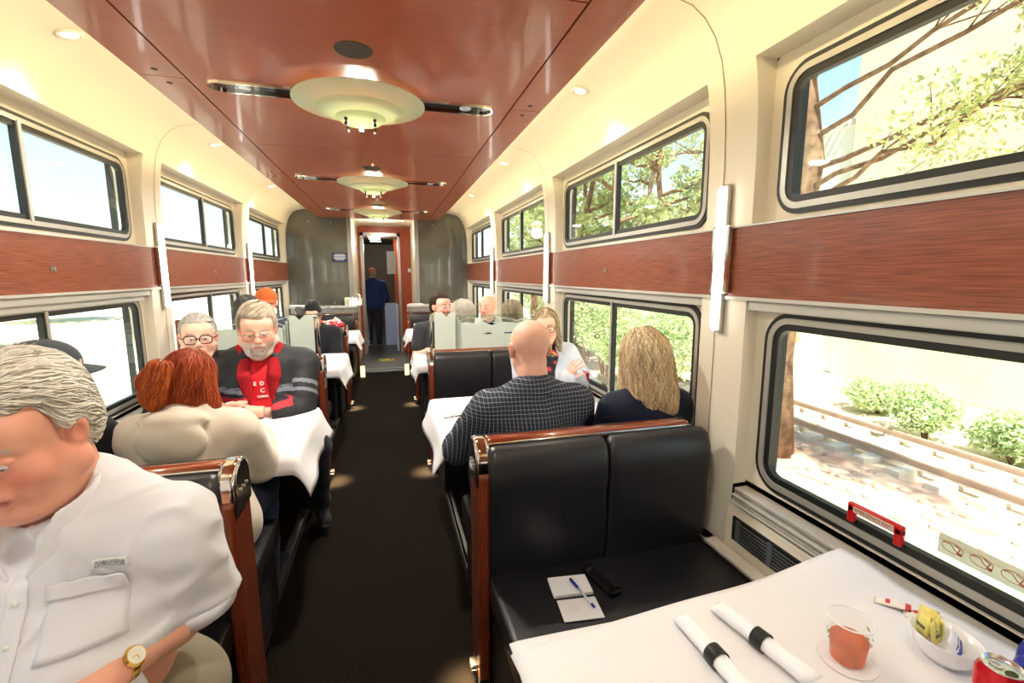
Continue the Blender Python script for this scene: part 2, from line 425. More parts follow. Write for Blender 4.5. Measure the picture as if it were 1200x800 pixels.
    # pillars' joint lines
    for k, p in enumerate(PIL):
        if p < -1 or p > 7: continue
        j = MB(); pf = [(h, z) for h, z in [(1.325, 0.55), (1.325, 1.70)]+prof[1:]]
        vs = []
        for h, z in pf: vs += [(XC+s*(h-0.0015), p+0.03, z), (XC+s*(h-0.0015), p+0.034, z)]
        j.add(vs, [(2*i, 2*i+1, 2*i+3, 2*i+2) for i in range(len(pf)-1)])
        meta(j.build('trim_%d' % (130+k*2+(s > 0)), mat('pillar_joint_line', (120, 108, 88), 0.7)), kind='structure')  # thin brownish line marking the panel joint
# light bars on the pillars
def light_bar():
    t = thing('light_bar', 'x', 'wall light')
    b = MB(); b.tube([(0, 0, -0.25), (0, 0, 0.25)], 0.0155, 12, caps=False); b.ell((0, 0, 0.25), (0.013, 0.013, 0.016), 12, 8); b.ell((0, 0, -0.25), (0.013, 0.013, 0.016), 12, 8)
    b.build('light_tube', white_em, t, True)
    h = MB(); h.prism([(0.014*math.cos(a)+0.02*math.sin(0), 0) for a in (0,)]+[(0, 0), (0.001, 0)], 2, 0, 0.001) if False else None
    h.box((0.009, -0.021, -0.274), (0.028, 0.021, 0.274), bev=0.009, seg=3)
    h.build('lamp_housing', frame_grey, t)
    c = MB()
    for q in (-1, 1):
        c.box((0.004, q*0.035-0.012, -0.125), (0.022, q*0.035+0.012, 0.125), bev=0.006); c.box((0.004, min(0, q*0.03), -0.11), (0.02, max(0, q*0.03), -0.09)); c.box((0.004, min(0, q*0.03), 0.09), (0.02, max(0, q*0.03), 0.11))
    c.build('chrome_bracket', chrome, t)
    return t
lb0 = None
place = ['at the rear of the car', 'behind the camera', 'nearest to the camera', 'second from the front', 'third and farthest']
for k, p in enumerate(PIL[:-1]):
    if p < -2: continue
    for s, side in ((1, 'right'), (-1, 'left')):
        t = light_bar() if lb0 is None else dup(lb0); lb0 = lb0 or t
        t.location = (XC+s*1.292, p, 1.585); t.rotation_euler = (0, 0, 0 if s > 0 else PI)
        meta(t, 'vertical white light bar on the %s wall pillar, %s' % (side, place[k]), 'wall light', 'wall light bars')
        #add_light('bar_glow', 'POINT', (XC+s*1.2, p, 1.585), 3.0, (1, 0.95, 0.85), 0.1, parent=None)

# far end: grey panels, vestibule, door
YG = 7.40
for s, xi, nm in ((-1, -0.545, 'left'), (1, 0.44, 'right')):
    po = [(XC+s*(h+0.03), z+0.03) for h, z in [(1.30, 1.06), (1.325, 1.70)]+prof[1:]]
    po = [p for p in po if (p[0] < XC-0.7 or p[0] > XC+0.7)]+[(xi, 2.515), (xi, 1.06)]
    g = MB().prism(po, 1, YG, YG+0.05).build('wall_end_'+nm, greypanel); meta(g, kind='structure')
    st = MB().box((xi-0.03, YG-0.005, 1.06), (xi+0.03, YG+0.06, 2.46)).build('panel_edge', steel, g)
    lw = MB().box((min(xi, XC+s*1.34), YG-0.02, 0), (max(xi, XC+s*1.34), YG+0.05, 1.06)).build('trim_%d' % (160+(s > 0)), wood_trim); meta(lw, kind='structure')
    # vestibule side walls
    sw = MB().box((min(xi, xi+s*0.05), YG+0.05, 0), (max(xi, xi+s*0.05), 9.42, 2.5)).build('wall_vestibule_'+nm, cream); meta(sw, kind='structure')
    sc_ = MB()
    for u in (0.25, 0.55):
        for z in (1.115, 2.30): sc_.ell((xi+s*u, YG-0.002, z), (0.012, 0.006, 0.012), 10, 6)
    sc_.build('panel_screw', steel, g)
meta(MB().box((XC-0.62, YG+0.0, 2.45), (XC+0.62, 9.45, 2.50)).build('ceiling_vestibule', cream), kind='structure')
meta(MB().box((XC-0.7, YG, -0.06), (XC+0.7, 14.2, 0.0)).build('floor_vestibule', mat('vestibule_grey_floor', (62, 64, 64), 0.4)), kind='structure')
meta(MB().box((-0.5, YE+0.25, 0.0), (0.31, YE+0.29, 0.012)).build('trim_200', steel), kind='structure')
YD = 9.40
dx0, dx1, dzt = -0.44, 0.19, 2.27
m_ = MB(); m_.box((-0.75, YD, 0), (dx0-0.05, YD+0.05, 2.47)); m_.box((dx1+0.05, YD, 0), (0.55, YD+0.05, 2.47)); m_.box((dx0-0.05, YD, dzt+0.05), (dx1+0.05, YD+0.05, 2.47))
meta(m_.build('wall_vestibule_end', wood_door), kind='structure')
dr = MB(); dr.box((dx0-0.06, YD-0.02, 0), (dx0, YD+0.07, dzt+0.06)); dr.box((dx1, YD-0.02, 0), (dx1+0.05, YD+0.07, dzt+0.06)); dr.box((dx0-0.06, YD-0.02, dzt), (dx1+0.05, YD+0.07, dzt+0.06))
dr = dr.build('door_1', steel); meta(dr, kind='structure')
hd = MB().box((dx1+0.02, YD-0.05, 0.95), (dx1+0.035, YD-0.02, 1.15), bev=0.004).build('door_handle', chrome, dr)
# open sliding leaf with a low window, seen edge on at the right of the opening
lf = MB(); lf.box((0.13, YD+0.12, 0.0), (0.17, YD+1.0, 0.9)); lf.box((-0.10, YD+1.0, 0.0), (0.17, YD+1.04, 0.92))
meta(lf.build('trim_210', mat('pale_blue_cabinet', (176, 190, 220), 0.3)), kind='structure')
wb = MB(); wb.box((-0.02, YD+1.3, 1.55), (0.17, YD+1.9, 2.05)); meta(wb.build('trim_211', sill_alu), kind='structure')
# corridor of the next car
cw = mat('corridor_wall_brown', (96, 78, 60), 0.5); cw2 = mat('corridor_wall_dark', (52, 46, 42), 0.5)
meta(MB().box((-0.85, YD+0.1, 0), (-0.8, 14.2, 2.5)).build('wall_corridor_left', cw2), kind='structure')
meta(MB().box((0.55, YD+0.1, 0), (0.6, 14.2, 2.5)).build('wall_corridor_right', cw), kind='structure')
meta(MB().box((-0.85, 14.1, 0), (0.6, 14.2, 2.5)).build('wall_corridor_end', cw), kind='structure')
meta(MB().box((-0.85, YD+0.05, 2.40), (0.6, 14.2, 2.45)).build('ceiling_corridor', cw2), kind='structure')
meta(MB().box((0.15, 12.0, 0.0), (0.55, 12.05, 2.4)).build('wall_corridor_partition', wood_door), kind='structure')
for i, y in enumerate((10.0, 10.9, 11.8, 12.7)):
    t = MB().box((-0.42, y-0.12, 2.385), (-0.16, y+0.12, 2.40), bev=0.004).build('ceiling_light', white_em)
    meta(t, 'white rectangular light panel on the ceiling of the next car, %s from the door' % ['first', 'second', 'third', 'fourth'][i], 'ceiling light', 'corridor ceiling lights')
# vestibule and cove downlights
def downlight():
    t = thing('downlight', 'x', 'ceiling light')
    MB().lathe([(0.026, 0.002), (0.030, -0.004), (0.043, -0.005), (0.046, 0.0)], 24).build('trim_ring', cream, t, True)
    MB().lathe([(0.0001, -0.002), (0.028, -0.002)], 20).build('lamp_lens', white_em, t)
    return t
dl0 = downlight(); first = True
for s, side in ((1, 'right'), (-1, 'left')):
    for i, y in enumerate([0.55, 2.35, 3.95, 5.6, -1.2]):
        t = dl0 if first else dup(dl0); first = False
        t.location = (XC+s*1.085, y, 2.468); t.rotation_euler = (0, s*0.16, 0)
        meta(t, 'small round downlight in cream cove on the %s, %s' % (side, ['just above and behind the frame', 'nearest in the photo', 'second from the camera', 'third and farthest', 'at the rear of the car'][i]), 'ceiling light', 'cove downlights')
        add_light('downlight_beam', 'SPOT', (XC+s*1.08, y, 2.44), 26 if y > 1 else 12, (1, 0.93, 0.82), 0.03, rot=(0, s*-0.12, 0), spot=1.9, blend=1.0)
for x, lab in ((-0.42, 'left'), (0.27, 'right')):
    t = dup(dl0); t.location = (x, 8.3, 2.449); t.rotation_euler = (0, 0, 0)
    meta(t, 'small round downlight in the vestibule ceiling above the door, the %s one' % lab, 'ceiling light', 'vestibule downlights')
add_light('vestibule_glow', 'POINT', (-0.1, 8.3, 2.3), 8, (1, 0.93, 0.8), 0.1)
add_light('corridor_glow', 'POINT', (-0.2, 11.3, 2.2), 34, (1, 0.93, 0.8), 0.1)
# hidden cove light strips above the edges of the cherry ceiling
for s in (1, -1):
    add_light('cove_strip', 'AREA', (XC+s*0.80, 2.6, 2.435), 20, (1.0, 0.80, 0.42), 0.03, rot=(0, s*PI/2*-1, 0), size_y=9.0)
# ------------------------------------------------------------------ lamps on the ceiling
lampglass = bpy.data.materials.new('frosted_lamp_glass'); lampglass.use_nodes = True
t = lampglass.node_tree; t.nodes.clear()
o_ = t.nodes.new('ShaderNodeOutputMaterial'); a_ = t.nodes.new('ShaderNodeBsdfTranslucent'); d_ = t.nodes.new('ShaderNodeBsdfPrincipled'); mx = t.nodes.new('ShaderNodeMixShader')
a_.inputs[0].default_value = (*lin((238, 240, 214)), 1); d_.inputs['Base Color'].default_value = (*lin((206, 214, 196)), 1); d_.inputs['Roughness'].default_value = 0.25
d_.inputs['Emission Color'].default_value = (*lin((236, 238, 190)), 1); d_.inputs['Emission Strength'].default_value = 0.05
mx.inputs[0].default_value = 0.55; t.links.new(d_.outputs[0], mx.inputs[1]); t.links.new(a_.outputs[0], mx.inputs[2]); t.links.new(mx.outputs[0], o_.inputs[0])
blackgloss = mat('black_gloss', (10, 10, 11), 0.08)
def ceiling_lamp():
    t = thing('ceiling_lamp', 'x', 'ceiling lamp')
    def dish(R, z, h, nm):
        pr = [(R*0.30, z-h), (R*0.6, z-h*0.72), (R*0.88, z-h*0.25), (R, z), (R, z+0.005), (R*0.86, z-h*0.2+0.006), (R*0.58, z-h*0.66+0.006), (R*0.30, z-h+0.006), (R*0.30, z-h)]
        autosmooth(MB().lathe(pr, 64).build(nm, lampglass, t), 50)
    dish(0.305, -0.020, 0.045, 'upper_glass_dish')
    dish(0.205, -0.052, 0.034, 'middle_glass_dish')
    pr = [(0.0001, -0.118), (0.05, -0.115), (0.09, -0.104), (0.115, -0.085), (0.115, -0.080), (0.088, -0.098), (0.05, -0.109), (0.0001, -0.112)]
    autosmooth(MB().lathe(pr, 48).build('lower_glass_dish', lampglass, t), 60)
    b = MB().lathe([(0.0001, 0.0), (0.09, 0.0), (0.09, -0.012), (0.0001, -0.014)], 32).build('ceiling_plate', steel, t)
    for a in (0.8, 2.37, 3.94, 5.5):
        k = MB(); x, y = 0.092*math.cos(a), 0.092*math.sin(a)
        k.tube([(x, y, -0.01), (x, y, -0.125)], 0.0035, 8); k.ell((x, y, -0.127), (0.009, 0.009, 0.009), 10, 8); k.tube([(x, y, -0.102), (x, y, -0.112)], 0.008, 10)
        k.build('knob', mat('dark_bronze', (70, 62, 50), 0.3, metal=0.8), t, True)
    k = MB(); k.tube([(0, 0, -0.01), (0, 0, -0.14)], 0.005, 8); k.ell((0, 0, -0.142), (0.011, 0.011, 0.012), 10, 8); k.build('centre_knob', MAT['dark_bronze'], t, True)
    return t
cl0 = None
lp = ['at the rear of the car', 'above the camera', 'largest and nearest', 'in the middle', 'smallest and farthest']
for i, y in enumerate([0.50-PIT, 0.50, 2.46, 4.44, 6.42]):
    c = ceiling_lamp() if cl0 is None else dup(cl0); cl0 = cl0 or c
    c.location = (XC-0.005, y, ZP)
    meta(c, 'tiered round frosted glass ceiling lamp with dark knobs, %s' % lp[i], 'ceiling lamp', 'ceiling lamps')
    for a in range(3):
        add_light('lamp_bulb', 'POINT', (XC+0.05*math.cos(a*2.1), y+0.05*math.sin(a*2.1), ZP-0.078), 4.5, (1.0, 0.95, 0.76), 0.008)
    add_light('lamp_downlight', 'AREA', (XC-0.005, y, ZP-0.1185), 24 if y > 1 else 7, (1.0, 0.95, 0.84), 0.10, rot=(0, 0, 0)).data.shape = 'DISK'
    v = thing('ceiling_slot_fixture', 'long black chrome-rimmed oval ceiling slot behind the lamp %s' % lp[i], 'light fixture', (XC, y-0.03, ZP), 0, 'ceiling slots behind the lamps')
    po = rrect(-0.645, -0.062, 0.645, 0.062, 0.0615, 10); pi_ = rrect(-0.632, -0.05, 0.632, 0.05, 0.0495, 10); n = len(po)
    vs = [(p, q, 0.0) for p, q in po]+[(p, q, -0.011) for p, q in [(a_*0.995, b_*0.97) for a_, b_ in po]]+[(p, q, -0.011) for p, q in pi_]+[(p, q, -0.001) for p, q in pi_]
    MB().add(vs, [(t_*n+i_, t_*n+(i_+1) % n, (t_+1)*n+(i_+1) % n, (t_+1)*n+i_) for t_ in range(3) for i_ in range(n)]).build('rim', chrome, v)
    MB().add([(p, q, -0.002) for p, q in pi_], [tuple(range(n))]).build('black_insert', blackgloss, v)
    for q in (-0.50, 0.50):
        MB().lathe([(0.0001, -0.003), (0.02, -0.003), (0.028, -0.006), (0.030, -0.002)], 20, (q, 0, 0)).build('spot_lamp', mat('spot_glass', (40, 40, 40), 0.1, emis=(255, 250, 235), estr=0.25), v)
    if 0 <= i:
        s_ = MB().lathe([(0.0001, -0.003), (0.066, -0.003), (0.070, -0.001)], 40, (0, 0, 0)).build('speaker_grille', mat('speaker_mesh_grey', (86, 74, 62), 0.7, noise=(30, 28, 26), nscale=240, contrast=(0.45, 0.55)))
        s_.location = (XC, y-0.52, ZP)
        meta(s_, 'round dark speaker grille in cherry ceiling before the lamp %s' % lp[i], 'speaker', 'ceiling speakers')

# ------------------------------------------------------------------ banquettes
def cushion(mb, x0, x1, prof, r=0.02, nx=3):
    # upholstered pad: profile in (y,z) inset and rounded towards both ends
    cy = sum(p[0] for p in prof)/len(prof); cz = sum(p[1] for p in prof)/len(prof)
    st = []
    for i in range(5):
        a = PI/2*i/4; st.append((x0+r*(1-math.sin(a)), r*(1-math.cos(a))))
    st = [(x0, r)]+[(x0+r*(1-math.cos(PI/2*i/4)), r*(1-math.sin(PI/2*i/4))) for i in range(1, 5)]
    st = st+[(x1-(x-x0), d) for x, d in reversed(st)]
    n = len(prof); vs = []
    for x, d in st:
        for p in prof:
            v = Vector((p[0]-cy, p[1]-cz)); L = v.length; v = v*(max(L-d, 0)/L) if L > 0 else v
            vs.append((x, cy+v.x, cz+v.y))
    k = len(st)
    fs = [(i*n+j, i*n+(j+1) % n, (i+1)*n+(j+1) % n, (i+1)*n+j) for i in range(k-1) for j in range(n)]+[tuple(range(n))[::-1], tuple(range((k-1)*n, k*n))]
    mb.add(vs, fs)
def banq(s, label, group, double=True, glass=False, wallend=False):
    """local frame: x from aisle (0) to wall (s*0.93), y=0 the middle of the back"""
    t = thing('double_banquette' if double else 'banquette', label, 'bench seat', (0, 0, 0), 0, group)
    W = 0.915
    X = lambda u: s*u
    sides = (-1, 1) if double else (-1,)
    for q in sides:
        for u0, u1 in ((0.035, 0.035+W/2-0.016), (0.035+W/2-0.010, W-0.01)):
            # back pad profile: fat rolled top, slimmer at the seat
            pr = [(0.02, 0.47), (0.10, 0.445), (0.128, 0.50), (0.145, 0.62), (0.157, 0.74), (0.160, 0.84), (0.150, 0.90), (0.125, 0.937), (0.09, 0.948), (0.055, 0.940), (0.03, 0.90), (0.02, 0.7)]
            pr = [(q*y*0.70, z) for y, z in pr]
            b = MB(); a_, b_ = sorted((X(u0), X(u1))); cushion(b, a_, b_, pr, 0.028)
            autosmooth(b.build('back_cushion', leather, t), 60)
        pr = [(0.03, 0.40), (0.03, 0.468), (0.10, 0.478), (0.30, 0.486), (0.48, 0.486), (0.545, 0.478), (0.575, 0.455), (0.58, 0.42), (0.565, 0.385), (0.53, 0.375), (0.1, 0.38)]
        pr = [(q*y, z) for y, z in pr]
        b = MB(); a_, b_ = sorted((X(0.035), X(W-0.005))); cushion(b, a_, b_, pr, 0.022)
        autosmooth(b.build('seat_cushion', leather, t), 50)
        b = MB(); b.box((min(X(0.05), X(W-0.03)), min(q*0.03, q*0.52), 0.05), (max(X(0.05), X(W-0.03)), max(q*0.03, q*0.52), 0.385), bev=0.01)
        b.build('seat_base', base_black, t)
    # polished wood rail along the top, between the pads
    w = 0.036 if double else 0.03
    yo = 0 if double else 0.02
    rl = MB(); rl.box((min(X(0.04), X(W-0.06)), yo-w, 0.925), (max(X(0.04), X(W-0.06)), yo+w*0.7, 0.962), bev=0.012, seg=3); rl.build('top_rail', wood_rail, t, True)
    st = MB(); st.box((min(X(0.04), X(W-0.06)), yo-w-0.006, 0.938), (max(X(0.04), X(W-0.06)), yo-w+0.004, 0.952), bev=0.003); st.build('rail_bead', chrome, t)
    # dark top cap of the rear pad
    # end panel of cherry wood with a chrome corner cap
    d0, d1 = (0.088, 0.078) if double else (0.08, 0.05)
    ep = MB(); po = [(-d0+0.02, 0.05), (d1+0.02, 0.05), (d1, 0.855), (d1-0.02, 0.865), (-d1, 0.865), (-d0-0.005, 0.85)]
    ep.prism([(y, z) for y, z in po], 0, min(X(0), X(0.04)), max(X(0), X(0.04)))
    ep = ep.build('end_panel', wood_trim, t); md = ep.modifiers.new('bevel', 'BEVEL'); md.width = 0.012; md.segments = 3; autosmooth(ep, 50)
    kp = MB(); kp.box((min(X(0.002), X(0.038)), -d0+0.03, 0.0), (max(X(0.002), X(0.038)), d1, 0.052)); kp.build('end_panel_foot', base_black, t)
    cc = MB(); n = 8; path = []
    yy = d1-0.002
    rr = 0.07
    pr2 = [(-yy-0.006, 0.80)]+[(-yy-0.006+rr-rr*math.cos(PI/2*i/n), 0.895+rr*math.sin(PI/2*i/n)) for i in range(n+1)]
    pr2 = pr2+[(-a_, b_) for a_, b_ in reversed(pr2)]
    cc.prism(pr2, 0, min(X(-0.006), X(0.046)), max(X(-0.006), X(0.046)))
    cc = cc.build('chrome_cap', chrome, t); md = cc.modifiers.new('bevel', 'BEVEL'); md.width = 0.014; md.segments = 4; autosmooth(cc, 60)
    rv = MB()
    for a_ in (-0.03, 0.0, 0.03): rv.ell((X(-0.008), a_, 0.875), (0.004, 0.006, 0.006), 8, 6)
    rv.build('cap_screw', steel, t)
    # small floor light at the foot of the end panel
    if glass:
        gz0, gz1 = 0.965, 1.225
        g = MB(); g.box((min(X(0.05), X(W-0.03)), -0.004, gz0), (max(X(0.05), X(W-0.03)), 0.004, gz1)); g = g.build('glass_divider', clearglass, t)
        # etched frost: a mountain silhouette with a sawtooth edge near the aisle, clear bands inside
        fr = MB()
        top = [(0.055, 0.285), (0.11, 0.285), (0.135, 0.262), (0.150, 0.250), (0.165, 0.268), (0.180, 0.280), (0.215, 0.285), (0.225, 0.262), (0.215, 0.25), (0.24, 0.245), (0.232, 0.222), (0.255, 0.215), (0.25, 0.195), (0.30, 0.205), (0.38, 0.19), (0.43, 0.205), (0.5, 0.175), (0.6, 0.20), (0.7, 0.19), (0.78, 0.215), (W-0.04, 0.18)]
        for (u0, z0), (u1, z1) in zip(top, top[1:]):
            if u1 <= u0: u1, u0, z0, z1 = u0+0.001, u1, z1, z0
            def q_(za0, zb0, za1, zb1):
                fr.add([(X(u0), -0.006, gz0+za0), (X(u1), -0.006, gz0+za1), (X(u1), -0.006, gz0+zb1), (X(u0), -0.006, gz0+zb0), (X(u0), 0.006, gz0+za0), (X(u1), 0.006, gz0+za1), (X(u1), 0.006, gz0+zb1), (X(u0), 0.006, gz0+zb0)], [(0, 1, 2, 3), (7, 6, 5, 4)])
            if u0 > 0.28:
                q_(0.0, 0.105, 0.0, 0.105)
                if rnd.random() < 0.45: q_(0.105, 0.118, 0.105, 0.118)
                q_(0.118, z0, 0.118, z1)
            else: q_(0.0, z0, 0.0, z1)
        fr.build('etched_frost', mat('etched_glass_frost', (222, 232, 222), 0.7, alpha=0.86), g)
        ln = MB()
        for base, amp, ph in ((0.215, 0.03, 0.0), (0.235, 0.028, 1.7), (0.2, 0.02, 3.1)):
            ln.tube([(X(0.25+0.62*i/30), -0.006, gz0+base+amp*math.sin(i/30*9+ph)*math.cos(i/30*4)) for i in range(31)], 0.0016, 5)
        ln.build('etched_line', mat('etched_glass_line', (235, 240, 235), 0.6), g)
        pp = MB(); pp.tube([(X(0.03), 0, 0.93), (X(0.03), 0, gz1-0.01), (X(0.034), 0, gz1+0.012), (X(0.06), 0, gz1+0.016)], 0.011, 10); pp.build('chrome_post', chrome, t, True)
        pp = MB(); pp.box((min(X(W-0.04), X(W-0.01)), -0.02, 0.93), (max(X(W-0.04), X(W-0.01)), 0.02, gz1+0.01), bev=0.008); pp.build('wall_post', wood_trim, t)
    return t
XA = {1: 0.27, -1: -0.47}
YQ = 1.535
bl = {0: 'nearest on the %s', 1: 'with etched glass divider, second on %s', 2: 'third on the %s of the aisle'}
for s, side in ((1, 'right'), (-1, 'left')):
    for k in range(3):
        g = (k == 1)
        b = banq(s, 'black leather double bench with cherry end panel, '+bl[k] % side, 'black leather bench seats', True, g)
        b.location = (XA[s], YQ+PIT*k, 0)
    e_ = banq(s, 'single black leather bench seat against the far end wall on the %s of the aisle' % side, 'black leather bench seats', False)
    e_.location = (XA[s], 7.27, 0)
    lg = MB(); x0, x1 = sorted((XA[s]-s*0.005, XA[s]+s*0.93)); lg.box((x0, 7.2, 1.045), (x1, 7.40, 1.075), bev=0.006); lg.box((x0, 7.32, 0.96), (x1, 7.40, 1.045))
    meta(lg.build('trim_%d' % (220+(s > 0)), sill_alu), kind='structure')
    pr_ = MB().box((min(XA[s], XA[s]+s*0.05), 7.30, 0.0), (max(XA[s], XA[s]+s*0.05), 7.40, 1.05)); meta(pr_.build('trim_%d' % (224+(s > 0)), steel), kind='structure')
    fl = thing('step_light', 'glowing rectangular step light at the far end bench, %s of doorway' % side, 'floor light', (XA[s]-s*0.045, 7.14, 0.0), 0, 'step lights by the doorway')
    MB().box((-0.032, -0.012, 0.0), (0.032, 0.012, 0.17), bev=0.004).build('lit_lens', mat('step_lens', (255, 240, 190), 0.4, emis=(255, 236, 170), estr=1.1), fl)
    MB().box((-0.037, 0.006, -0.01), (0.037, 0.016, 0.18)).build('light_frame', steel, fl)
    for k in range(-1, 3):
        yl = YQ+PIT*k
        q = thing('aisle_floor_light', 'small warm floor light on bench end panel, %s on aisle %s' % (['behind the camera', 'nearest', 'second', 'third'][k+1], side), 'floor light', (XA[s]-s*0.012, yl, 0.062), 0, 'aisle floor lights')
        MB().box((-0.012, -0.022, 0.0), (0.012, 0.022, 0.02), bev=0.003).build('light_housing', base_black, q)
        MB().box((-0.009, -0.018, -0.004), (0.009, 0.018, 0.0)).build('light_lens', warm_em, q)
        add_light('floor_beam', 'SPOT', (XA[s]-s*0.035, yl-0.02, 0.12), 11.0, (1, 0.80, 0.42), 0.01, rot=(0, 0, 0), spot=1.9, blend=0.9)
# the bench just behind the camera's table on each side (its back is at the rear pillar)
for s, side in ((1, 'right'), (-1, 'left')):
    b = banq(s, 'back-to-back black leather bench seat behind the camera on the %s' % side, 'black leather bench seats', True, False); b.location = (XA[s], YQ-PIT, 0)

# ------------------------------------------------------------------ tables and paper cloths
def table(s, y, lab):
    t = thing('dining_table', lab, 'table', (XA[s]-s*0.02, y, 0))
    xs = sorted((s*0.0, s*0.97)); MB().box((xs[0], -0.36, 0.722), (xs[1], 0.36, 0.752), bev=0.012).build('tabletop', mat('table_laminate', (150, 96, 66), 0.35), t)
    xs = sorted((s*0.40, s*0.50)); MB().box((xs[0], -0.05, 0.05), (xs[1], 0.05, 0.722), bev=0.01).build('pedestal', steel, t)
    xs = sorted((s*0.30, s*0.60)); MB().box((xs[0], -0.2, 0.05), (xs[1], 0.2, 0.065), bev=0.004).build('foot_plate', steel, t)
    return t
def cloth(s, y, lab, name='paper_tablecloth', ox=0.17, oy=0.13, ang=1.15, rot=0.0, z=0.756, seed=0, dx=0.0, dy=0.0, curl=0.0):
    rr = random.Random(seed)
    x0, x1 = 0.0, 0.955; n, m = 46, 40
    vs = []
    for i in range(n+1):
        for j in range(m+1):
            u = -ox+(x1+ox)*i/n; v = -0.36-oy+(0.72+2*oy)*j/m
            cu, sv = u-0.5, v
            U = 0.5+cu*math.cos(rot)-sv*math.sin(rot)+dx; V = cu*math.sin(rot)+sv*math.cos(rot)+dy
            nu = min(max(U, -0.012), 2); nv = min(max(V, -0.37), 0.37)
            du, dv = U-nu, V-nv; r = math.hypot(du, dv)
            zz = z+0.0015*math.sin(7*U+seed)*math.sin(6*V+seed*2)
            if r > 1e-6:
                a = ang*(1-math.exp(-r/0.03)); a += 0.10*math.sin(9*(U+V)+seed)
                un, vn = du/r, dv/r
                px, py, pz = nu+un*r*math.cos(a), nv+vn*r*math.cos(a), zz-r*math.sin(a)
            else: px, py, pz = U, V, zz
            if curl and U > 0.3: pz += curl*max(0, abs(V)-0.30)*max(0, (U-0.3))
            vs.append((s*px, py, pz))
    fs = [(i*(m+1)+j, (i+1)*(m+1)+j, (i+1)*(m+1)+j+1, i*(m+1)+j+1) for i in range(n) for j in range(m)]
    o = MB().add(vs, fs).build(name, paper, None, True); o.location = (XA[s]-s*0.02, y, 0)
    md = o.modifiers.new('thickness', 'SOLIDIFY'); md.thickness = 0.0012; md.offset = 1
    return meta(o, lab, 'tablecloth', 'paper tablecloths')
pos = ['nearest on the %s of the aisle', 'second on the %s of the aisle', 'third on the %s of the aisle', 'farthest on the %s of the aisle']
for s, side in ((1, 'right'), (-1, 'left')):
    for k in range(4):
        y = 0.50+PIT*k+0.0
        if k == 0 and s > 0: y = 0.46
        table(s, y, 'dining table under white paper, '+pos[k] % side)
        cloth(s, y, ('white paper tablecloth over the table, '+pos[k] % side), seed=k*3+(s > 0), oy=0.03 if k == 0 and s > 0 else 0.10, ox=0.17 if s > 0 and k else (0.03 if s > 0 else 0.20), ang=1.2 if k else 0.5)
o = cloth(1, 0.46, 'loose white paper sheet on nearest right table, one corner lifted by window', 'paper_sheet', ox=0.03, oy=0.03, rot=0.10, z=0.7595, seed=5, ang=0.30, dx=0.03, dy=0.02, curl=0.30)
# ------------------------------------------------------------------ organic surfaces (implicit fields turned into meshes)
def v3(*a): return np.array(a if len(a) == 3 else a[0], dtype=np.float64)
def RC(a, b, ra, rb):
    a = v3(a); b = v3(b); ba = b-a; L2 = max(float(ba @ ba), 1e-12)
    def fn(X, Y, Z):
        t = ((X-a[0])*ba[0]+(Y-a[1])*ba[1]+(Z-a[2])*ba[2])/L2
        t = np.clip(t, 0, 1)
        return np.sqrt((X-a[0]-t*ba[0])**2+(Y-a[1]-t*ba[1])**2+(Z-a[2]-t*ba[2])**2)-(ra+(rb-ra)*t)
    r = max(ra, rb)
    return fn, np.minimum(a, b)-r, np.maximum(a, b)+r
def EL(c, r, M=None):
    c = v3(c); r = v3(r); M = np.eye(3) if M is None else np.asarray(M)   # columns of M are the local axes
    def fn(X, Y, Z):
        x, y, z = X-c[0], Y-c[1], Z-c[2]
        u = [(x*M[0, i]+y*M[1, i]+z*M[2, i])/r[i] for i in range(3)]
        k0 = np.sqrt(u[0]**2+u[1]**2+u[2]**2)+1e-9
        k1 = np.sqrt((u[0]/r[0])**2+(u[1]/r[1])**2+(u[2]/r[2])**2)+1e-9
        return k0*(k0-1)/k1
    ext = np.sqrt(((M*r)**2).sum(axis=1))
    return fn, c-ext, c+ext
def BOX(c, r, M=None, rad=0.0):
    c = v3(c); r = v3(r); M = np.eye(3) if M is None else np.asarray(M)
    def fn(X, Y, Z):
        x, y, z = X-c[0], Y-c[1], Z-c[2]
        q = [np.abs(x*M[0, i]+y*M[1, i]+z*M[2, i])-(r[i]-rad) for i in range(3)]
        o = np.sqrt(sum(np.maximum(a, 0)**2 for a in q)); return o+np.minimum(np.maximum(np.maximum(q[0], q[1]), q[2]), 0)-rad
    ext = (np.abs(M)*r).sum(axis=1)
    return fn, c-ext, c+ext
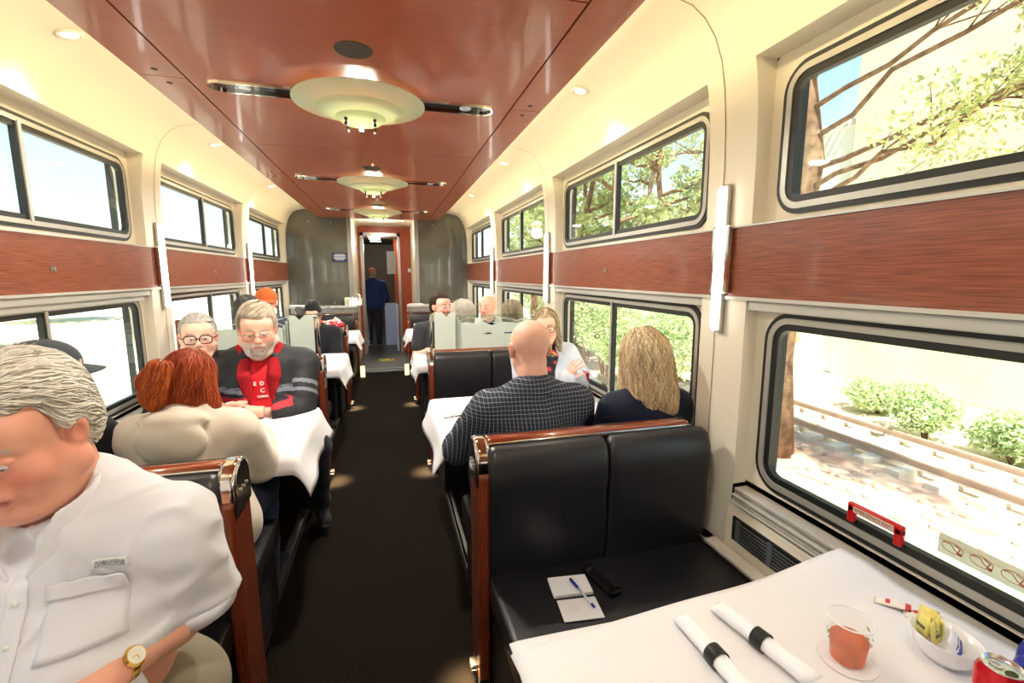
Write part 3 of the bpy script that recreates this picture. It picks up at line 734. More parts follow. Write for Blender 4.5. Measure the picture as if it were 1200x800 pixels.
class Fld:
    def __init__(s, lo, hi, h):
        s.lo = v3(lo); s.h = h; s.n = np.maximum(np.ceil((v3(hi)-s.lo)/h).astype(int)+1, 4)
        s.v = np.full(s.n, 1.0, np.float32)
    def ax(s, i0, i1):
        g = [(s.lo[a]+s.h*np.arange(i0[a], i1[a])).astype(np.float32) for a in range(3)]
        return g[0][:, None, None], g[1][None, :, None], g[2][None, None, :]
    def op(s, prim, k=0.01, mode='u', infl=0.0):
        fn, lo, hi = prim; m = k+abs(infl)+3*s.h
        if mode == 'i': i0 = np.zeros(3, int); i1 = s.n
        else:
            i0 = np.clip(np.floor((lo-m-s.lo)/s.h).astype(int), 0, s.n); i1 = np.clip(np.ceil((hi+m-s.lo)/s.h).astype(int)+1, 0, s.n)
        if (i1 <= i0).any(): return s
        d = fn(*s.ax(i0, i1))-infl
        sl = tuple(slice(a, b) for a, b in zip(i0, i1)); v = s.v[sl]
        if mode == 'u':
            hh = np.clip(0.5+0.5*(v-d)/k, 0, 1); s.v[sl] = v*(1-hh)+d*hh-k*hh*(1-hh)
        elif mode == 's':
            d = -d; hh = np.clip(0.5-0.5*(v-d)/k, 0, 1); s.v[sl] = v*(1-hh)+d*hh+k*hh*(1-hh)
        else:
            hh = np.clip(0.5-0.5*(v-d)/k, 0, 1); s.v[sl] = v*(1-hh)+d*hh+k*hh*(1-hh)
        return s
    def disp(s, fn):
        m = np.abs(s.v) < 0.06
        idx = np.argwhere(m); P = s.lo+s.h*idx
        s.v[m] += fn(P[:, 0], P[:, 1], P[:, 2]).astype(np.float32); return s
    def pad(s):
        for a in range(3):
            i = [slice(None)]*3
            i[a] = 0; s.v[tuple(i)] = np.maximum(s.v[tuple(i)], s.h*0.5)
            i[a] = -1; s.v[tuple(i)] = np.maximum(s.v[tuple(i)], s.h*0.5)
        return s
    def mesh(s):
        s.pad(); v = s.v; S = v < 0
        c = sum(S[a:a+v.shape[0]-1, b:b+v.shape[1]-1, d:d+v.shape[2]-1].astype(np.int8) for a in (0, 1) for b in (0, 1) for d in (0, 1))
        act = (c > 0) & (c < 8); idx = np.argwhere(act)
        vid = np.full(act.shape, -1, np.int32); vid[act] = np.arange(len(idx))
        acc = np.zeros((len(idx), 3)); cnt = np.zeros(len(idx))
        cs = [(a, b, d) for a in (0, 1) for b in (0, 1) for d in (0, 1)]
        for p in cs:
            for q in cs:
                if sum(q)-sum(p) == 1 and all(y >= x for x, y in zip(p, q)):
                    va = v[idx[:, 0]+p[0], idx[:, 1]+p[1], idx[:, 2]+p[2]]; vb = v[idx[:, 0]+q[0], idx[:, 1]+q[1], idx[:, 2]+q[2]]
                    m = (va < 0) != (vb < 0); t = (va[m]/(va[m]-vb[m]))[:, None]
                    acc[m] += np.array(p)+t*(np.array(q)-np.array(p)); cnt[m] += 1
        V = s.lo+s.h*(idx+acc/cnt[:, None]); F = []
        for a in range(3):
            b, d = (a+1) % 3, (a+2) % 3
            A = [slice(1, -1)]*3; A[a] = slice(0, -1); B = [slice(1, -1)]*3; B[a] = slice(1, None)
            s0 = S[tuple(A)]; s1 = S[tuple(B)]; e = np.argwhere(s0 != s1)
            if not len(e): continue
            inside = s0[e[:, 0], e[:, 1], e[:, 2]]
            g = e.copy(); g[:, b] += 1; g[:, d] += 1
            def cell(db, dd):
                q = g.copy(); q[:, b] += db; q[:, d] += dd; return vid[q[:, 0], q[:, 1], q[:, 2]]
            Q = np.stack([cell(-1, -1), cell(0, -1), cell(0, 0), cell(-1, 0)], 1)
            Q[~inside] = Q[~inside][:, ::-1]; F.append(Q)
        F = np.concatenate(F) if F else np.zeros((0, 4), int)
        return V, F[(F >= 0).all(axis=1)]
    def sample(s, P):
        q = (P-s.lo)/s.h; q = np.clip(q, 0, s.n-1.001); i = q.astype(int); f = q-i; r = 0
        for a in (0, 1):
            for b in (0, 1):
                for c in (0, 1):
                    wt = (f[:, 0] if a else 1-f[:, 0])*(f[:, 1] if b else 1-f[:, 1])*(f[:, 2] if c else 1-f[:, 2])
                    r = r+wt*s.v[i[:, 0]+a, i[:, 1]+b, i[:, 2]+c]
        return r
    def grad(s, P):
        e = s.h; g = np.stack([s.sample(P+v3(*(e*(a == i) for i in range(3))))-s.sample(P-v3(*(e*(a == i) for i in range(3)))) for a in range(3)], 1)
        return g/(np.linalg.norm(g, axis=1)[:, None]+1e-9)
def qmesh(name, parts, m, parent=None, colors=None, smooth=True):
    """parts: list of (V,F); joined into one mesh; colors: function P->rgb (linear)"""
    V = np.concatenate([p[0] for p in parts]); off = 0; F = []
    for v, f in parts: F.append(f+off); off += len(v)
    F = np.concatenate(F); me = bpy.data.meshes.new(name)
    k = F.shape[1]
    me.vertices.add(len(V)); me.vertices.foreach_set('co', V.astype(np.float32).ravel())
    me.loops.add(len(F)*k); me.loops.foreach_set('vertex_index', F.astype(np.int32).ravel())
    me.polygons.add(len(F)); me.polygons.foreach_set('loop_start', np.arange(0, len(F)*k, k, dtype=np.int32)); me.polygons.foreach_set('loop_total', np.full(len(F), k, np.int32))
    me.update(calc_edges=True); me.validate()
    if colors is not None:
        C = np.ones((len(V), 4), np.float32); C[:, :3] = colors(V)
        at = me.color_attributes.new('Col', 'FLOAT_COLOR', 'POINT'); at.data.foreach_set('color', C.ravel())
    return link(name, me, m, parent, smooth)
def wob(f, amp, seed=0, n=4, an=(1, 1, 1)):
    g = np.random.RandomState(seed); D = g.normal(size=(n, 3))*np.array(an); D /= np.linalg.norm(D, axis=1)[:, None]; ph = g.uniform(0, 6.28, n); fr = f*g.uniform(0.6, 1.6, n)
    def fn(X, Y, Z):
        r = 0
        for i in range(n): r = r+np.sin(fr[i]*(D[i, 0]*X+D[i, 1]*Y+D[i, 2]*Z)+ph[i]+1.5*np.sin(0.37*fr[i]*(D[i, 1]*X-D[i, 2]*Y+D[i, 0]*Z)))
        return amp*r/n
    return fn
def strands(fld, starts, flow, L, seg, rad, lift=0.002, seed=0, wave=0.0, drop=None, taper=True):
    """hair locks: traced along the surface of a field, returned as thin 3-sided tubes (V,F)"""
    g = np.random.RandomState(seed); P = starts.copy(); n = len(P); path = []
    off = lift*g.uniform(0.2, 1.6, n); ph = g.uniform(0, 6.28, n); LL = L*g.uniform(0.6, 1.1, n)
    for i in range(seg+1):
        for _ in range(2):
            d = fld.sample(P)-off; G = fld.grad(P); P = P-G*np.clip(d, -0.01, 0.01)[:, None]
        path.append(P.copy())
        dr = flow(P); dr = dr-G*(dr*G).sum(1)[:, None]; dr /= np.linalg.norm(dr, axis=1)[:, None]+1e-9
        if wave:
            sd = np.cross(G, dr); dr = dr+sd*(wave*np.sin(ph+i*0.9+ph*0.3))[:, None]
        P = P+dr*(LL/seg)[:, None]
    path = np.stack(path, 1)                     # n, seg+1, 3
    T = np.gradient(path, axis=1); T /= np.linalg.norm(T, axis=2)[:, :, None]+1e-9
    up = np.repeat(G[:, None, :], seg+1, 1); A = np.cross(T, up); A /= np.linalg.norm(A, axis=2)[:, :, None]+1e-9; B = np.cross(A, T)
    t = np.linspace(0, 1, seg+1); rr = rad*(np.sqrt(np.clip(np.minimum(t*6+0.25, (1-t)*2.5), 0.03, 1)) if taper else np.ones_like(t))
    rr = rr[None, :]*g.uniform(0.6, 1.3, n)[:, None]
    vs = []
    for j in range(3):
        a = 2*PI*j/3; vs.append(path+A*(math.cos(a)*rr*1.5)[:, :, None]+B*(math.sin(a)*rr*0.8)[:, :, None])
    V = np.stack(vs, 2).reshape(-1, 3); F = []
    b0 = (np.arange(n)*(seg+1)*3)[:, None]; s0 = (np.arange(seg)*3)[None, :]
    for j in range(3):
        a = b0+s0+j; c = b0+s0+(j+1) % 3
        F.append(np.stack([a, c, c+3, a+3], -1).reshape(-1, 4))
    return V, np.concatenate(F)
class Fr:
    """a frame: origin o, rotation M (columns x right, y front, z up), scale k"""
    def __init__(s, o, M, k=1.0): s.o = v3(o); s.M = np.asarray(M, float); s.k = k
    def p(s, *a): return s.o+s.M @ (v3(*a)*s.k)
    def d(s, *a): return s.M @ v3(*a)
    def rc(s, a, b, ra, rb): return RC(s.p(*a), s.p(*b), ra*s.k, rb*s.k)
    def el(s, c, r, M=None): return EL(s.p(*c), v3(*r)*s.k, s.M if M is None else s.M @ M)
    def bx(s, c, r, M=None, rad=0.0): return BOX(s.p(*c), v3(*r)*s.k, s.M if M is None else s.M @ M, rad*s.k)
    def inv(s, P): return ((P-s.o) @ s.M)/s.k
def Rx(a): c, s = math.cos(a), math.sin(a); return np.array([[1, 0, 0], [0, c, -s], [0, s, c]])
def Ry(a): c, s = math.cos(a), math.sin(a); return np.array([[c, 0, s], [0, 1, 0], [-s, 0, c]])
def Rz(a): c, s = math.cos(a), math.sin(a); return np.array([[c, -s, 0], [s, c, 0], [0, 0, 1]])
def unit(a): a = v3(a); return a/np.linalg.norm(a)

skinm = mat('skin', (220, 160, 130), 0.5, attr=True, sss=0.12, spec=0.35, bump=0.06, bscale=420)
clothm = mat('cloth', (200, 200, 200), 0.85, attr=True, bump=0.25, bscale=260, sheen=0.1, spec=0.25)
hairm = mat('hair', (200, 200, 200), 0.5, attr=True, spec=0.35, noise=(0.86*255, 0.86*255, 0.86*255), nscale=60, contrast=(0.3, 0.6))
eyem = mat('eye', (255, 255, 255), 0.12, attr=True)
shirtglass = mat('spectacle_lens', (240, 245, 245), 0.02, alpha=0.12)

SK = {'fair': (238, 192, 170), 'ruddy': (230, 166, 142), 'pink': (236, 184, 162), 'tan': (214, 160, 132)}
class P:
    """a seated (or standing) figure; local frame: origin on the floor under the hips, y = the way the body faces"""
    def __init__(s, label, x, y, face, skin='fair', H=1.0, lean=0.08, roll=0.0, twist=0.0, yaw=0.0, pitch=0.0, hroll=0.0, build=1.0, belly=0.0, stand=False, seat=0.475,
                 Lh=None, Rh=None, hk=1.0, neck=0.0, female=False, cat='person', hfwd=0.0):
        s.t = thing('person', label, 'person', (x, y, 0), math.radians(face-90)); s.H = H; s.skin = lin(SK[skin]); s.female = female
        s.face = math.radians(face-90); s.x, s.y = x, y
        s.stand = stand; z0 = 0.93*H if stand else seat+0.085
        s.pel = v3(0, 0, z0); Mt = Rx(-lean) @ Ry(roll) @ Rz(math.radians(twist)); s.Mt = Mt
        s.T = Fr(s.pel, Mt, H); s.b = build; s.belly = belly
        s.N = s.T.p(0, -0.005, 0.475); sw = (0.165 if female else 0.19)*(0.5+0.5*build)
        s.sh = {1: s.T.p(sw, -0.005, 0.42), -1: s.T.p(-sw, -0.005, 0.42)}
        Mh = Mt @ Rx(lean) @ Rz(math.radians(yaw)) @ Rx(math.radians(pitch)) @ Ry(math.radians(hroll)) if False else Rz(math.radians(yaw)) @ Rx(math.radians(pitch)) @ Ry(math.radians(hroll))
        up = s.Mt @ v3(0, 0, 1)
        s.Hd = Fr(s.N+up*(0.13+neck)*H+Mh @ v3(0, 0.045+hfwd, 0.055)*H, Mh, hk*H)
        s.hand = {}
        for side, tg in ((1, Rh), (-1, Lh)):
            if tg is None: tg = dict(p=(side*0.16, 0.34, 0.60 if not stand else 0.85), d=(-side*0.3, 1, -0.1), n=(0, 0, -1))
            else:
                tg = dict(tg)
                if 'w' in tg:                           # world target
                    c, sn = math.cos(-s.face), math.sin(-s.face); q = (tg['w'][0]-x, tg['w'][1]-y); tg['p'] = (c*q[0]-sn*q[1], sn*q[0]+c*q[1], tg['w'][2])
            s.hand[side] = tg
        s.arm = {}
        for side in (1, -1):
            S = s.sh[side]; W = v3(tg['p']) if False else v3(s.hand[side]['p']); l1, l2 = 0.29*H, 0.255*H
            D = W-S; L = np.linalg.norm(D)
            if L > (l1+l2)*0.985: W = S+D/L*(l1+l2)*0.985; D = W-S; L = np.linalg.norm(D)
            a = (l1*l1-l2*l2+L*L)/(2*L); hgt = math.sqrt(max(l1*l1-a*a, 0)); u = D/L
            pole = v3(s.hand[side].get('pole', (side*0.5, -0.5, -1))); pole = pole-u*(pole @ u); pole /= np.linalg.norm(pole)
            E = S+u*a+pole*hgt
            if 'ew' in s.hand[side]:
                q = s.hand[side]['ew']; c, sn = math.cos(-s.face), math.sin(-s.face); dx_, dy_ = q[0]-x, q[1]-y; E = v3(c*dx_-sn*dy_, sn*dx_+c*dy_, q[2])
            s.arm[side] = (S, E, W)
        hw = 0.10
        if stand:
            s.leg = {q: (s.T.p(q*hw*0.9, 0, -0.03), v3(q*0.10, 0.05, 0.48*H), v3(q*0.10, -0.02 if q > 0 else 0.08, 0.08)) for q in (1, -1)}
        else:
            s.leg = {q: (s.T.p(q*hw, 0, -0.01), v3(q*0.12, 0.43, seat+0.07), v3(q*0.13, 0.38, 0.13)) for q in (1, -1)}
        s.labels = []
    def torso(s, i=0.0, waist=True):
        T, b = s.T, s.b; f = s.female; out = []
        out.append((T.rc((-0.085*b, 0.0, 0.01), (0.085*b, 0.0, 0.01), 0.115*b, 0.115*b), 0.05))
        out.append((T.el((0, 0.015+s.belly*0.6, 0.15), (0.150*b, (0.118+s.belly)*b, 0.17)), 0.06))
        out.append((T.el((0, 0.0, 0.31), (0.168*b if not f else 0.15*b, 0.115*b, 0.17)), 0.06))
        sw = 0.15 if f else 0.172
        out.append((T.rc((-sw*(0.5+0.5*b), -0.01, 0.415), (sw*(0.5+0.5*b), -0.01, 0.415), 0.060, 0.060), 0.05))
        for q in (1, -1):
            out.append((T.rc((q*0.02, -0.02, 0.495), (q*0.14, -0.01, 0.435), 0.050, 0.045), 0.04))
            if f: out.append((T.el((q*0.075, 0.10, 0.29), (0.06, 0.05, 0.06)), 0.03))
        return out
    def arms(s, r0=(0.052, 0.042, 0.029), sides=(1, -1), upto=1.0):
        out = []
        for q in sides:
            S, E, W = s.arm[q]; k = s.b**0.5
            out.append((RC(S, E, r0[0]*k, r0[1]*k), 0.03))
            if upto > 0:
                M_ = E+(W-E)*0.35*min(1, upto*2.8); out.append((RC(E, M_, r0[1]*k*0.98, r0[1]*k*0.96), 0.02)); 
                if upto > 0.36: out.append((RC(M_, E+(W-E)*upto, r0[1]*k*0.96, r0[2]*k+(r0[1]-r0[2])*(1-upto)), 0.02))
        return out
    def legs(s, g=1.0):
        out = []
        for q in (1, -1):
            A, K, F = s.leg[q]; out += [(RC(A, K, 0.088*g, 0.062*g), 0.04), (RC(K, F, 0.060*g, 0.042*g), 0.03)]
        return out
    def neckp(s, r=0.058):
        return RC(s.T.p(0, -0.01, 0.42), s.Hd.p(0, -0.03, -0.05), r*s.H*1.08, r*s.H)
    def headops(s, F, fat=0.0):
        h = s.Hd; f = s.female
        F.op(h.el((0, -0.018, 0.035), (0.076, 0.096, 0.083)), 0.02)
        F.op(h.el((0, 0.030, -0.030), (0.060+fat*0.5, 0.060, 0.082)), 0.03)
        F.op(h.rc((-0.03, 0.052, 0.045), (0.03, 0.052, 0.045), 0.032, 0.032), 0.03)
        for q in (1, -1):
            F.op(h.rc((q*(0.050+fat), 0.005, -0.055), (q*0.014, 0.066, -0.098), 0.022+fat, 0.018), 0.03)
            F.op(h.el((q*0.040, 0.062, -0.028), (0.024+fat, 0.022, 0.024+fat)), 0.022)
            F.op(h.rc((q*0.012, 0.083, 0.026), (q*0.046, 0.066, 0.024), 0.009, 0.008), 0.014)
        F.op(h.el((0, 0.072, -0.100), (0.022, 0.020, 0.018)), 0.02)
        if fat: F.op(h.el((0, 0.03, -0.105), (0.05+fat, 0.05, 0.025+fat)), 0.03)
        F.op(s.neckp(0.052 if f else 0.060), 0.03)
        F.op(h.rc((0, -0.03, -0.10), (0, 0.035, -0.085), 0.05, 0.035), 0.03)
        for q in (1, -1): F.op(h.el((q*0.031, 0.098, 0.006), (0.017, 0.016, 0.012)), 0.014, 's')
        F.op(h.rc((0, 0.086, 0.018), (0, 0.108, -0.018), 0.0085, 0.0115), 0.010)
        F.op(h.el((0, 0.109, -0.022), (0.0125, 0.0125, 0.0105)), 0.006)
        for q in (1, -1):
            F.op(h.el((q*0.0125, 0.098, -0.026), (0.0085, 0.011, 0.008)), 0.006)
            F.op(h.el((q*0.006, 0.104, -0.034), (0.0038, 0.005, 0.004)), 0.003, 's')
            F.op(h.el((q*0.031, 0.076, 0.006), (0.0155, 0.0135, 0.0135)), 0.004)
            F.op(h.rc((q*0.018, 0.0905, 0.0125), (q*0.044, 0.083, 0.0105), 0.0042, 0.0036), 0.004)
            F.op(h.rc((q*0.018, 0.088, -0.003), (q*0.042, 0.081, -0.001), 0.004, 0.0036), 0.005)
        F.op(h.el((0, 0.083, -0.055), (0.030, 0.016, 0.020)), 0.014)
        F.op(h.rc((-0.020, 0.092, -0.054), (0.020, 0.092, -0.054), 0.0058, 0.0058), 0.006)
        F.op(h.rc((-0.016, 0.091, -0.067), (0.016, 0.091, -0.067), 0.0070, 0.0070), 0.006)
        F.op(h.rc((-0.023, 0.0985, -0.0605), (0.023, 0.0985, -0.0605), 0.0022, 0.0022), 0.004, 's')
        for q in (1, -1):
            Me = Rz(q*0.35) @ Ry(q*0.12)
            F.op(h.el((q*0.080, -0.006, -0.004), (0.0085, 0.018, 0.031), Me), 0.008)
            F.op(h.el((q*0.077, -0.012, 0.004), (0.012, 0.016, 0.022), Me), 0.006)
            F.op(h.el((q*0.088, -0.002, -0.002), (0.007, 0.009, 0.016), Me), 0.004, 's')
    def headcol(s, brows=(120, 100, 80), lips=(190, 100, 95), stub=None, cheeks=0.5, bald=None):
        h = s.Hd; base = np.array(s.skin); bc = np.array(lin(brows)); lc = np.array(lin(lips)); ch = base*np.array([1.0, 0.62, 0.58])
        w1 = wob(60, 1, 3); w2 = wob(140, 1, 5)
        def fn(V):
            L = h.inv(V); C = np.repeat(base[None], len(V), 0)
            mot = (w1(*V.T)*0.5+w2(*V.T)*0.5)[:, None]; C = C*(1+mot*np.array([0.03, 0.08, 0.08]))
            def mix(m, c): return C*(1-m[:, None])+np.array(c)[None]*m[:, None]
            X, Y, Z = L[:, 0], L[:, 1], L[:, 2]; ax = np.abs(X)
            for cx, cz, r in ((0.042, -0.028, 0.024),):
                m = np.exp(-(((ax-cx)/r)**2+((Z-cz)/r)**2))*(Y > 0)*cheeks; C = mix(m, ch)
            m = np.exp(-((X/0.014)**2+((Z+0.02)/0.014)**2+((Y-0.112)/0.02)**2))*cheeks; C = mix(m, ch)
            m = np.exp(-(((ax-0.085)/0.012)**2+((Y+0.005)/0.03)**2+(Z/0.04)**2))*0.5; C = mix(m, ch)
            if brows is not None:
                bz = 0.031-((ax-0.03)/0.02)**2*0.004
                m = 0.85*np.exp(-((Z-bz)/0.0042)**2)*((ax > 0.012) & (ax < 0.05))*(Y > 0.05); C = mix(m, bc)
            m = 0.8*np.exp(-((Z+0.0605)/0.0085)**2*1.2)*np.clip((0.027-ax)/0.006, 0, 1)*(Y > 0.082); C = mix(m, lc)
            m = 0.5*np.exp(-((Z+0.0605)/0.0016)**2)*np.clip((0.026-ax)/0.004, 0, 1)*(Y > 0.08); C = mix(m, lc*0.35)
            m = 0.9*(np.exp(-(((ax-0.006)/0.004)**2+((Z+0.036)/0.004)**2))*(Y > 0.09)); C = mix(m, lc*0.3)
            if stub is not None:
                col, st = stub
                m = st*np.clip((-0.028-Z)/0.015, 0, 1)*np.clip((Y-0.0)/0.02, 0, 1)*np.clip((Z+0.135)/0.02, 0, 1); m = m*(1-0.8*np.exp(-((Z+0.06)/0.010)**2)*(ax < 0.027)); C = mix(m, lin(col))
            return np.clip(C, 0, 1)
        return fn
    def handops(s, F, q):
        tg = s.hand[q]; W = s.arm[q][2]; d = unit(tg.get('d', (0, 1, 0))); n = v3(tg.get('n', (0, 0, -1))); n = unit(n-d*(n @ d))
        sd = np.cross(d, n)*q; sc = s.H*(0.92 if s.female else 1.0)*tg.get('k', 1.0)   # towards the thumb
        curl = tg.get('curl', (0.35, 0.4, 0.3)); spread = tg.get('spread', 0.10)
        def at(a, b, c): return W+(d*a+sd*b+n*c)*sc
        F.op(RC(at(-0.01, 0, 0), at(0.03, 0, 0), 0.027*sc, 0.024*sc), 0.015)
        offs = (0.028, 0.0095, -0.010, -0.028); lens = ((0.043, 0.026, 0.021), (0.047, 0.030, 0.022), (0.044, 0.027, 0.021), (0.034, 0.021, 0.018)); kn = (0.088, 0.092, 0.087, 0.078)
        for i, of in enumerate(offs):
            F.op(RC(at(0.015, of*0.55, 0), at(kn[i]-0.006, of, 0), 0.017*sc, 0.0125*sc), 0.012)
        F.op(RC(at(0.02, 0.022, 0.010), at(0.05, 0.030, 0.010), 0.018*sc, 0.012*sc), 0.015)
        for i, of in enumerate(offs):
            p = at(kn[i]-0.008, of, 0); a = curl[3+i] if len(curl) > 3 else 0.0; ang = 0.0
            sp = spread*(1.5-i); fd = d*math.cos(sp)+sd*math.sin(sp); r = (0.0092, 0.0094, 0.009, 0.0078)[i]*sc
            for j in range(3):
                ang += curl[j]*(1+0.12*i); v = fd*math.cos(ang)+n*math.sin(ang); e = p+v*lens[i][j]*sc
                F.op(RC(p, e, r, r*0.92), 0.003 if j or i else 0.004); p = e; r *= 0.92
        tc_ = tg.get('thumb', (0.8, 0.35)); p = at(0.022, 0.024, 0.008); ang = tc_[0]
        for j, (l, r) in enumerate(((0.042, 0.0145), (0.033, 0.0112), (0.026, 0.0100))):
            v = d*math.cos(ang)+sd*math.sin(ang)+n*tc_[1]; v = v/np.linalg.norm(v); e = p+v*l*sc; F.op(RC(p, e, r*sc, r*sc*0.9), 0.006); p = e; ang -= 0.28
    def body(s, hh=0.004, hands=(1, -1), armh=0.005, bare=(), fat=0.0, **hc):
        parts = []; h = s.Hd; k = h.k
        c = h.o; F = Fld(np.minimum(c-v3(0.135, 0.15, 0.15)*k*1.0, s.N-v3(0.09, 0.09, 0.02)), np.maximum(c+v3(0.135, 0.15, 0.14)*k, s.N+v3(0.09, 0.09, 0.02)), hh)
        s.headops(F, fat)
        F.op(RC(s.T.p(-0.1, -0.01, 0.43), s.T.p(0.1, -0.01, 0.43), 0.05, 0.05), 0.03); parts.append(F.mesh()); s.headf = F
        Fb = Fld(s.pel-v3(0.35, 0.3, 0.25), s.pel+v3(0.35, 0.45, 0.62), 0.014)
        for pr, kk in s.torso(): Fb.op(pr, kk, 'u', -0.012)
        for q in (1, -1): Fb.op(RC(s.leg[q][0], s.leg[q][1], 0.07, 0.05), 0.03)
        parts.append(Fb.mesh())
        for q in (1, -1):
            S, E, W = s.arm[q]
            pts = np.array([S, E, W]); fine = q in hands
            F = Fld(pts.min(0)-0.07, pts.max(0)+0.07, armh if q in bare else 0.012)
            for pr, kk in s.arms((0.048, 0.041, 0.028), (q,)): F.op(pr, kk, 'u', 0.0 if q in bare else -0.01)
            if not fine: F.op(RC(W, W+unit(s.hand[q].get('d', (0, 1, 0)))*0.09, 0.03, 0.02), 0.02)
            parts.append(F.mesh())
            if fine:
                tg = s.hand[q]; c = W+unit(tg.get('d', (0, 1, 0)))*0.07
                F = Fld(np.minimum(c-0.125, W-0.03), np.maximum(c+0.125, W+0.03), tg.get('h', 0.0035)); F.op(RC(E+(W-E)*0.6, W, 0.034*s.b**0.5, 0.027*s.b**0.5), 0.02); s.handops(F, q); parts.append(F.mesh())
        s.bodyobj = qmesh('body', parts, skinm, s.t, s.headcol(**hc)); 
        return s
    def eyes(s, iris=(70, 90, 110), look=(0, 0)):
        h = s.Hd; k = h.k; parts = []
        F = None; V_, C_ = [], []
        mb = MB()
        for q in (1, -1): mb.ell(h.p(q*0.031, 0.0790, 0.0055), (0.0125*k,)*3, 20, 14)
        V = np.array([tuple(v) for v in mb.v]); Fc = np.array(mb.f); ic = np.array(lin(iris))
        def col(P_):
            L = h.inv(P_); C = np.full((len(P_), 3), 0.78)
            for q in (1, -1):
                d = unit((look[0], 1, look[1])); r = L-v3(q*0.031, 0.079, 0.0055); r /= np.linalg.norm(r, axis=1)[:, None]+1e-9; a = r @ d
                C[a > 0.86] = ic; C[a > 0.965] = (0.01, 0.01, 0.01)
            return C
        qmesh('eyes', [(V, Fc)], eyem, s.t, col); return s
    def lids(s, drop=0.5):
        # upper eyelids part-way down over the eyeballs, in skin colour
        h = s.Hd; k = h.k; mb = MB(); n, m = 18, 8; a1 = math.radians(18+62*drop)
        for q in (1, -1):
            vs = []
            for i in range(m+1):
                el = math.radians(92)-(a1+math.radians(10))*i/m
                for j in range(n+1):
                    az = math.radians(-66+132*j/n); r = 0.0133
                    vs.append(Vector(h.p(q*0.031+r*math.sin(az)*1.02, 0.0790+r*math.cos(az)*math.cos(el*0.98), 0.0055+r*math.sin(el)*(0.55+0.45*math.cos(az)))))
            mb.add(vs, [(i*(n+1)+j, (i+1)*(n+1)+j, (i+1)*(n+1)+j+1, i*(n+1)+j+1) for i in range(m) for j in range(n)])
        V = np.array([tuple(v) for v in mb.v]); F_ = np.array(mb.f)
        qmesh('eyelids', [(V, F_)], skinm, s.t, lambda P_: np.repeat((s.skin*np.array([0.95, 0.82, 0.80]) if not isinstance(s.skin, tuple) else np.array(s.skin)*np.array([0.95, 0.82, 0.80]))[None], len(P_), 0)); return s
    def garment(s, name, prims, infl, color, h=0.008, cuts=(), folds=(), m=None, k_scale=1.0, adds=(), lo=None, hi=None):
        los = np.min([p[0][1] for p in prims]+[a[0][1] for a in adds], axis=0)-infl-0.03; his = np.max([p[0][2] for p in prims]+[a[0][2] for a in adds], axis=0)+infl+0.03
        F = Fld(los, his, h)
        for pr, kk in prims: F.op(pr, kk*k_scale, 'u', infl)
        for pr, kk in adds: F.op(pr, kk)
        for fo in folds: F.disp(fo)
        for c in cuts: F.op(c[0], c[1] if len(c) > 1 else 0.004, 's')
        V, Q = F.mesh(); 
        o = qmesh(name, [(V, Q)], m or clothm, s.t, color if callable(color) else (lambda P_: np.repeat(np.array([lin(color)]), len(P_), 0))); return o
    def legwear(s, color, shoes=(30, 30, 32), h=0.012, name='trousers'):
        pr = s.legs(1.12)+[(s.T.rc((-0.085*s.b, 0.0, 0.0), (0.085*s.b, 0.0, 0.0), 0.118*s.b, 0.118*s.b), 0.05)]
        s.garment(name, pr, 0.012, color, h, folds=[wob(38, 0.006, 9)])
        for q in (1, -1):
            A, K, Fo = s.leg[q]; f = Fo-v3(0, 0, Fo[2]-0.055) if not s.stand else v3(Fo[0], Fo[1], 0.045)
            g = 0.05 if not s.stand else 0.0
            b = v3(Fo[0], Fo[1]-0.03, g+0.042); e_ = v3(Fo[0]+q*0.03, Fo[1]+0.16, g+0.034)
            F = Fld(np.minimum(b, e_)-0.09, np.maximum(b, e_)+0.12, 0.008); F.op(RC(b, e_, 0.040, 0.034), 0.02); F.op(RC(v3(Fo[0], Fo[1], 0.12+g), b, 0.042, 0.042), 0.03)
            F.op(BOX(v3(Fo[0], Fo[1], g-0.055+0.004), v3(0.3, 0.4, 0.055)), 0.003, 's')
            sc = lin(shoes) if shoes else lin((30, 30, 30))
            qmesh('shoe', [F.mesh()], clothm, s.t, lambda P_: np.where((P_[:, 2] < g+0.028)[:, None], np.array([lin((150, 150, 150))]), np.array([sc])))
        return s
    def hair(s, ops, color, cut=None, n=900, L=0.09, seg=7, rad=0.0013, flow=None, h=0.004, wave=0.0, vary=0.25, seed=1, lift=0.002, name='hair', dispn=None, region=None, pad=0.14, col2=None):
        hd = s.Hd; k = hd.k; c = hd.o
        lo = np.min([o_[0][1] for o_ in ops], axis=0)-0.03; hi = np.max([o_[0][2] for o_ in ops], axis=0)+0.03
        F = Fld(lo, hi, h)
        for o_ in ops:
            F.op(o_[0], o_[1] if len(o_) > 1 else 0.02, o_[2] if len(o_) > 2 else 'u')
        F.disp(dispn or wob(150, 0.0025, seed, 5, (1, 1, 0.35)))
        parts = [F.mesh()]; V0 = parts[0][0]
        g = np.random.RandomState(seed)
        if n:
            out = V0[s.headf.sample(V0) > 0.0015] if hasattr(s, 'headf') else V0
            if region is not None: out = out[region(hd.inv(out))]
            if len(out):
                st = out[g.randint(0, len(out), n)]
                fl = flow or (lambda L_: np.stack([L_[:, 0]*2, -0.5-L_[:, 1]*2, -1+0*L_[:, 0]], 1))
                def flw(P_): return (fl(hd.inv(P_))) @ hd.M.T
                parts.append(strands(F, st, flw, L*k, seg, rad, lift, seed, wave))
        base = np.array(lin(color)); b2 = np.array(lin(col2)) if col2 else base
        w = wob(90, 1, seed+3, 5, (1, 1, 0.2)); nv = len(V0)
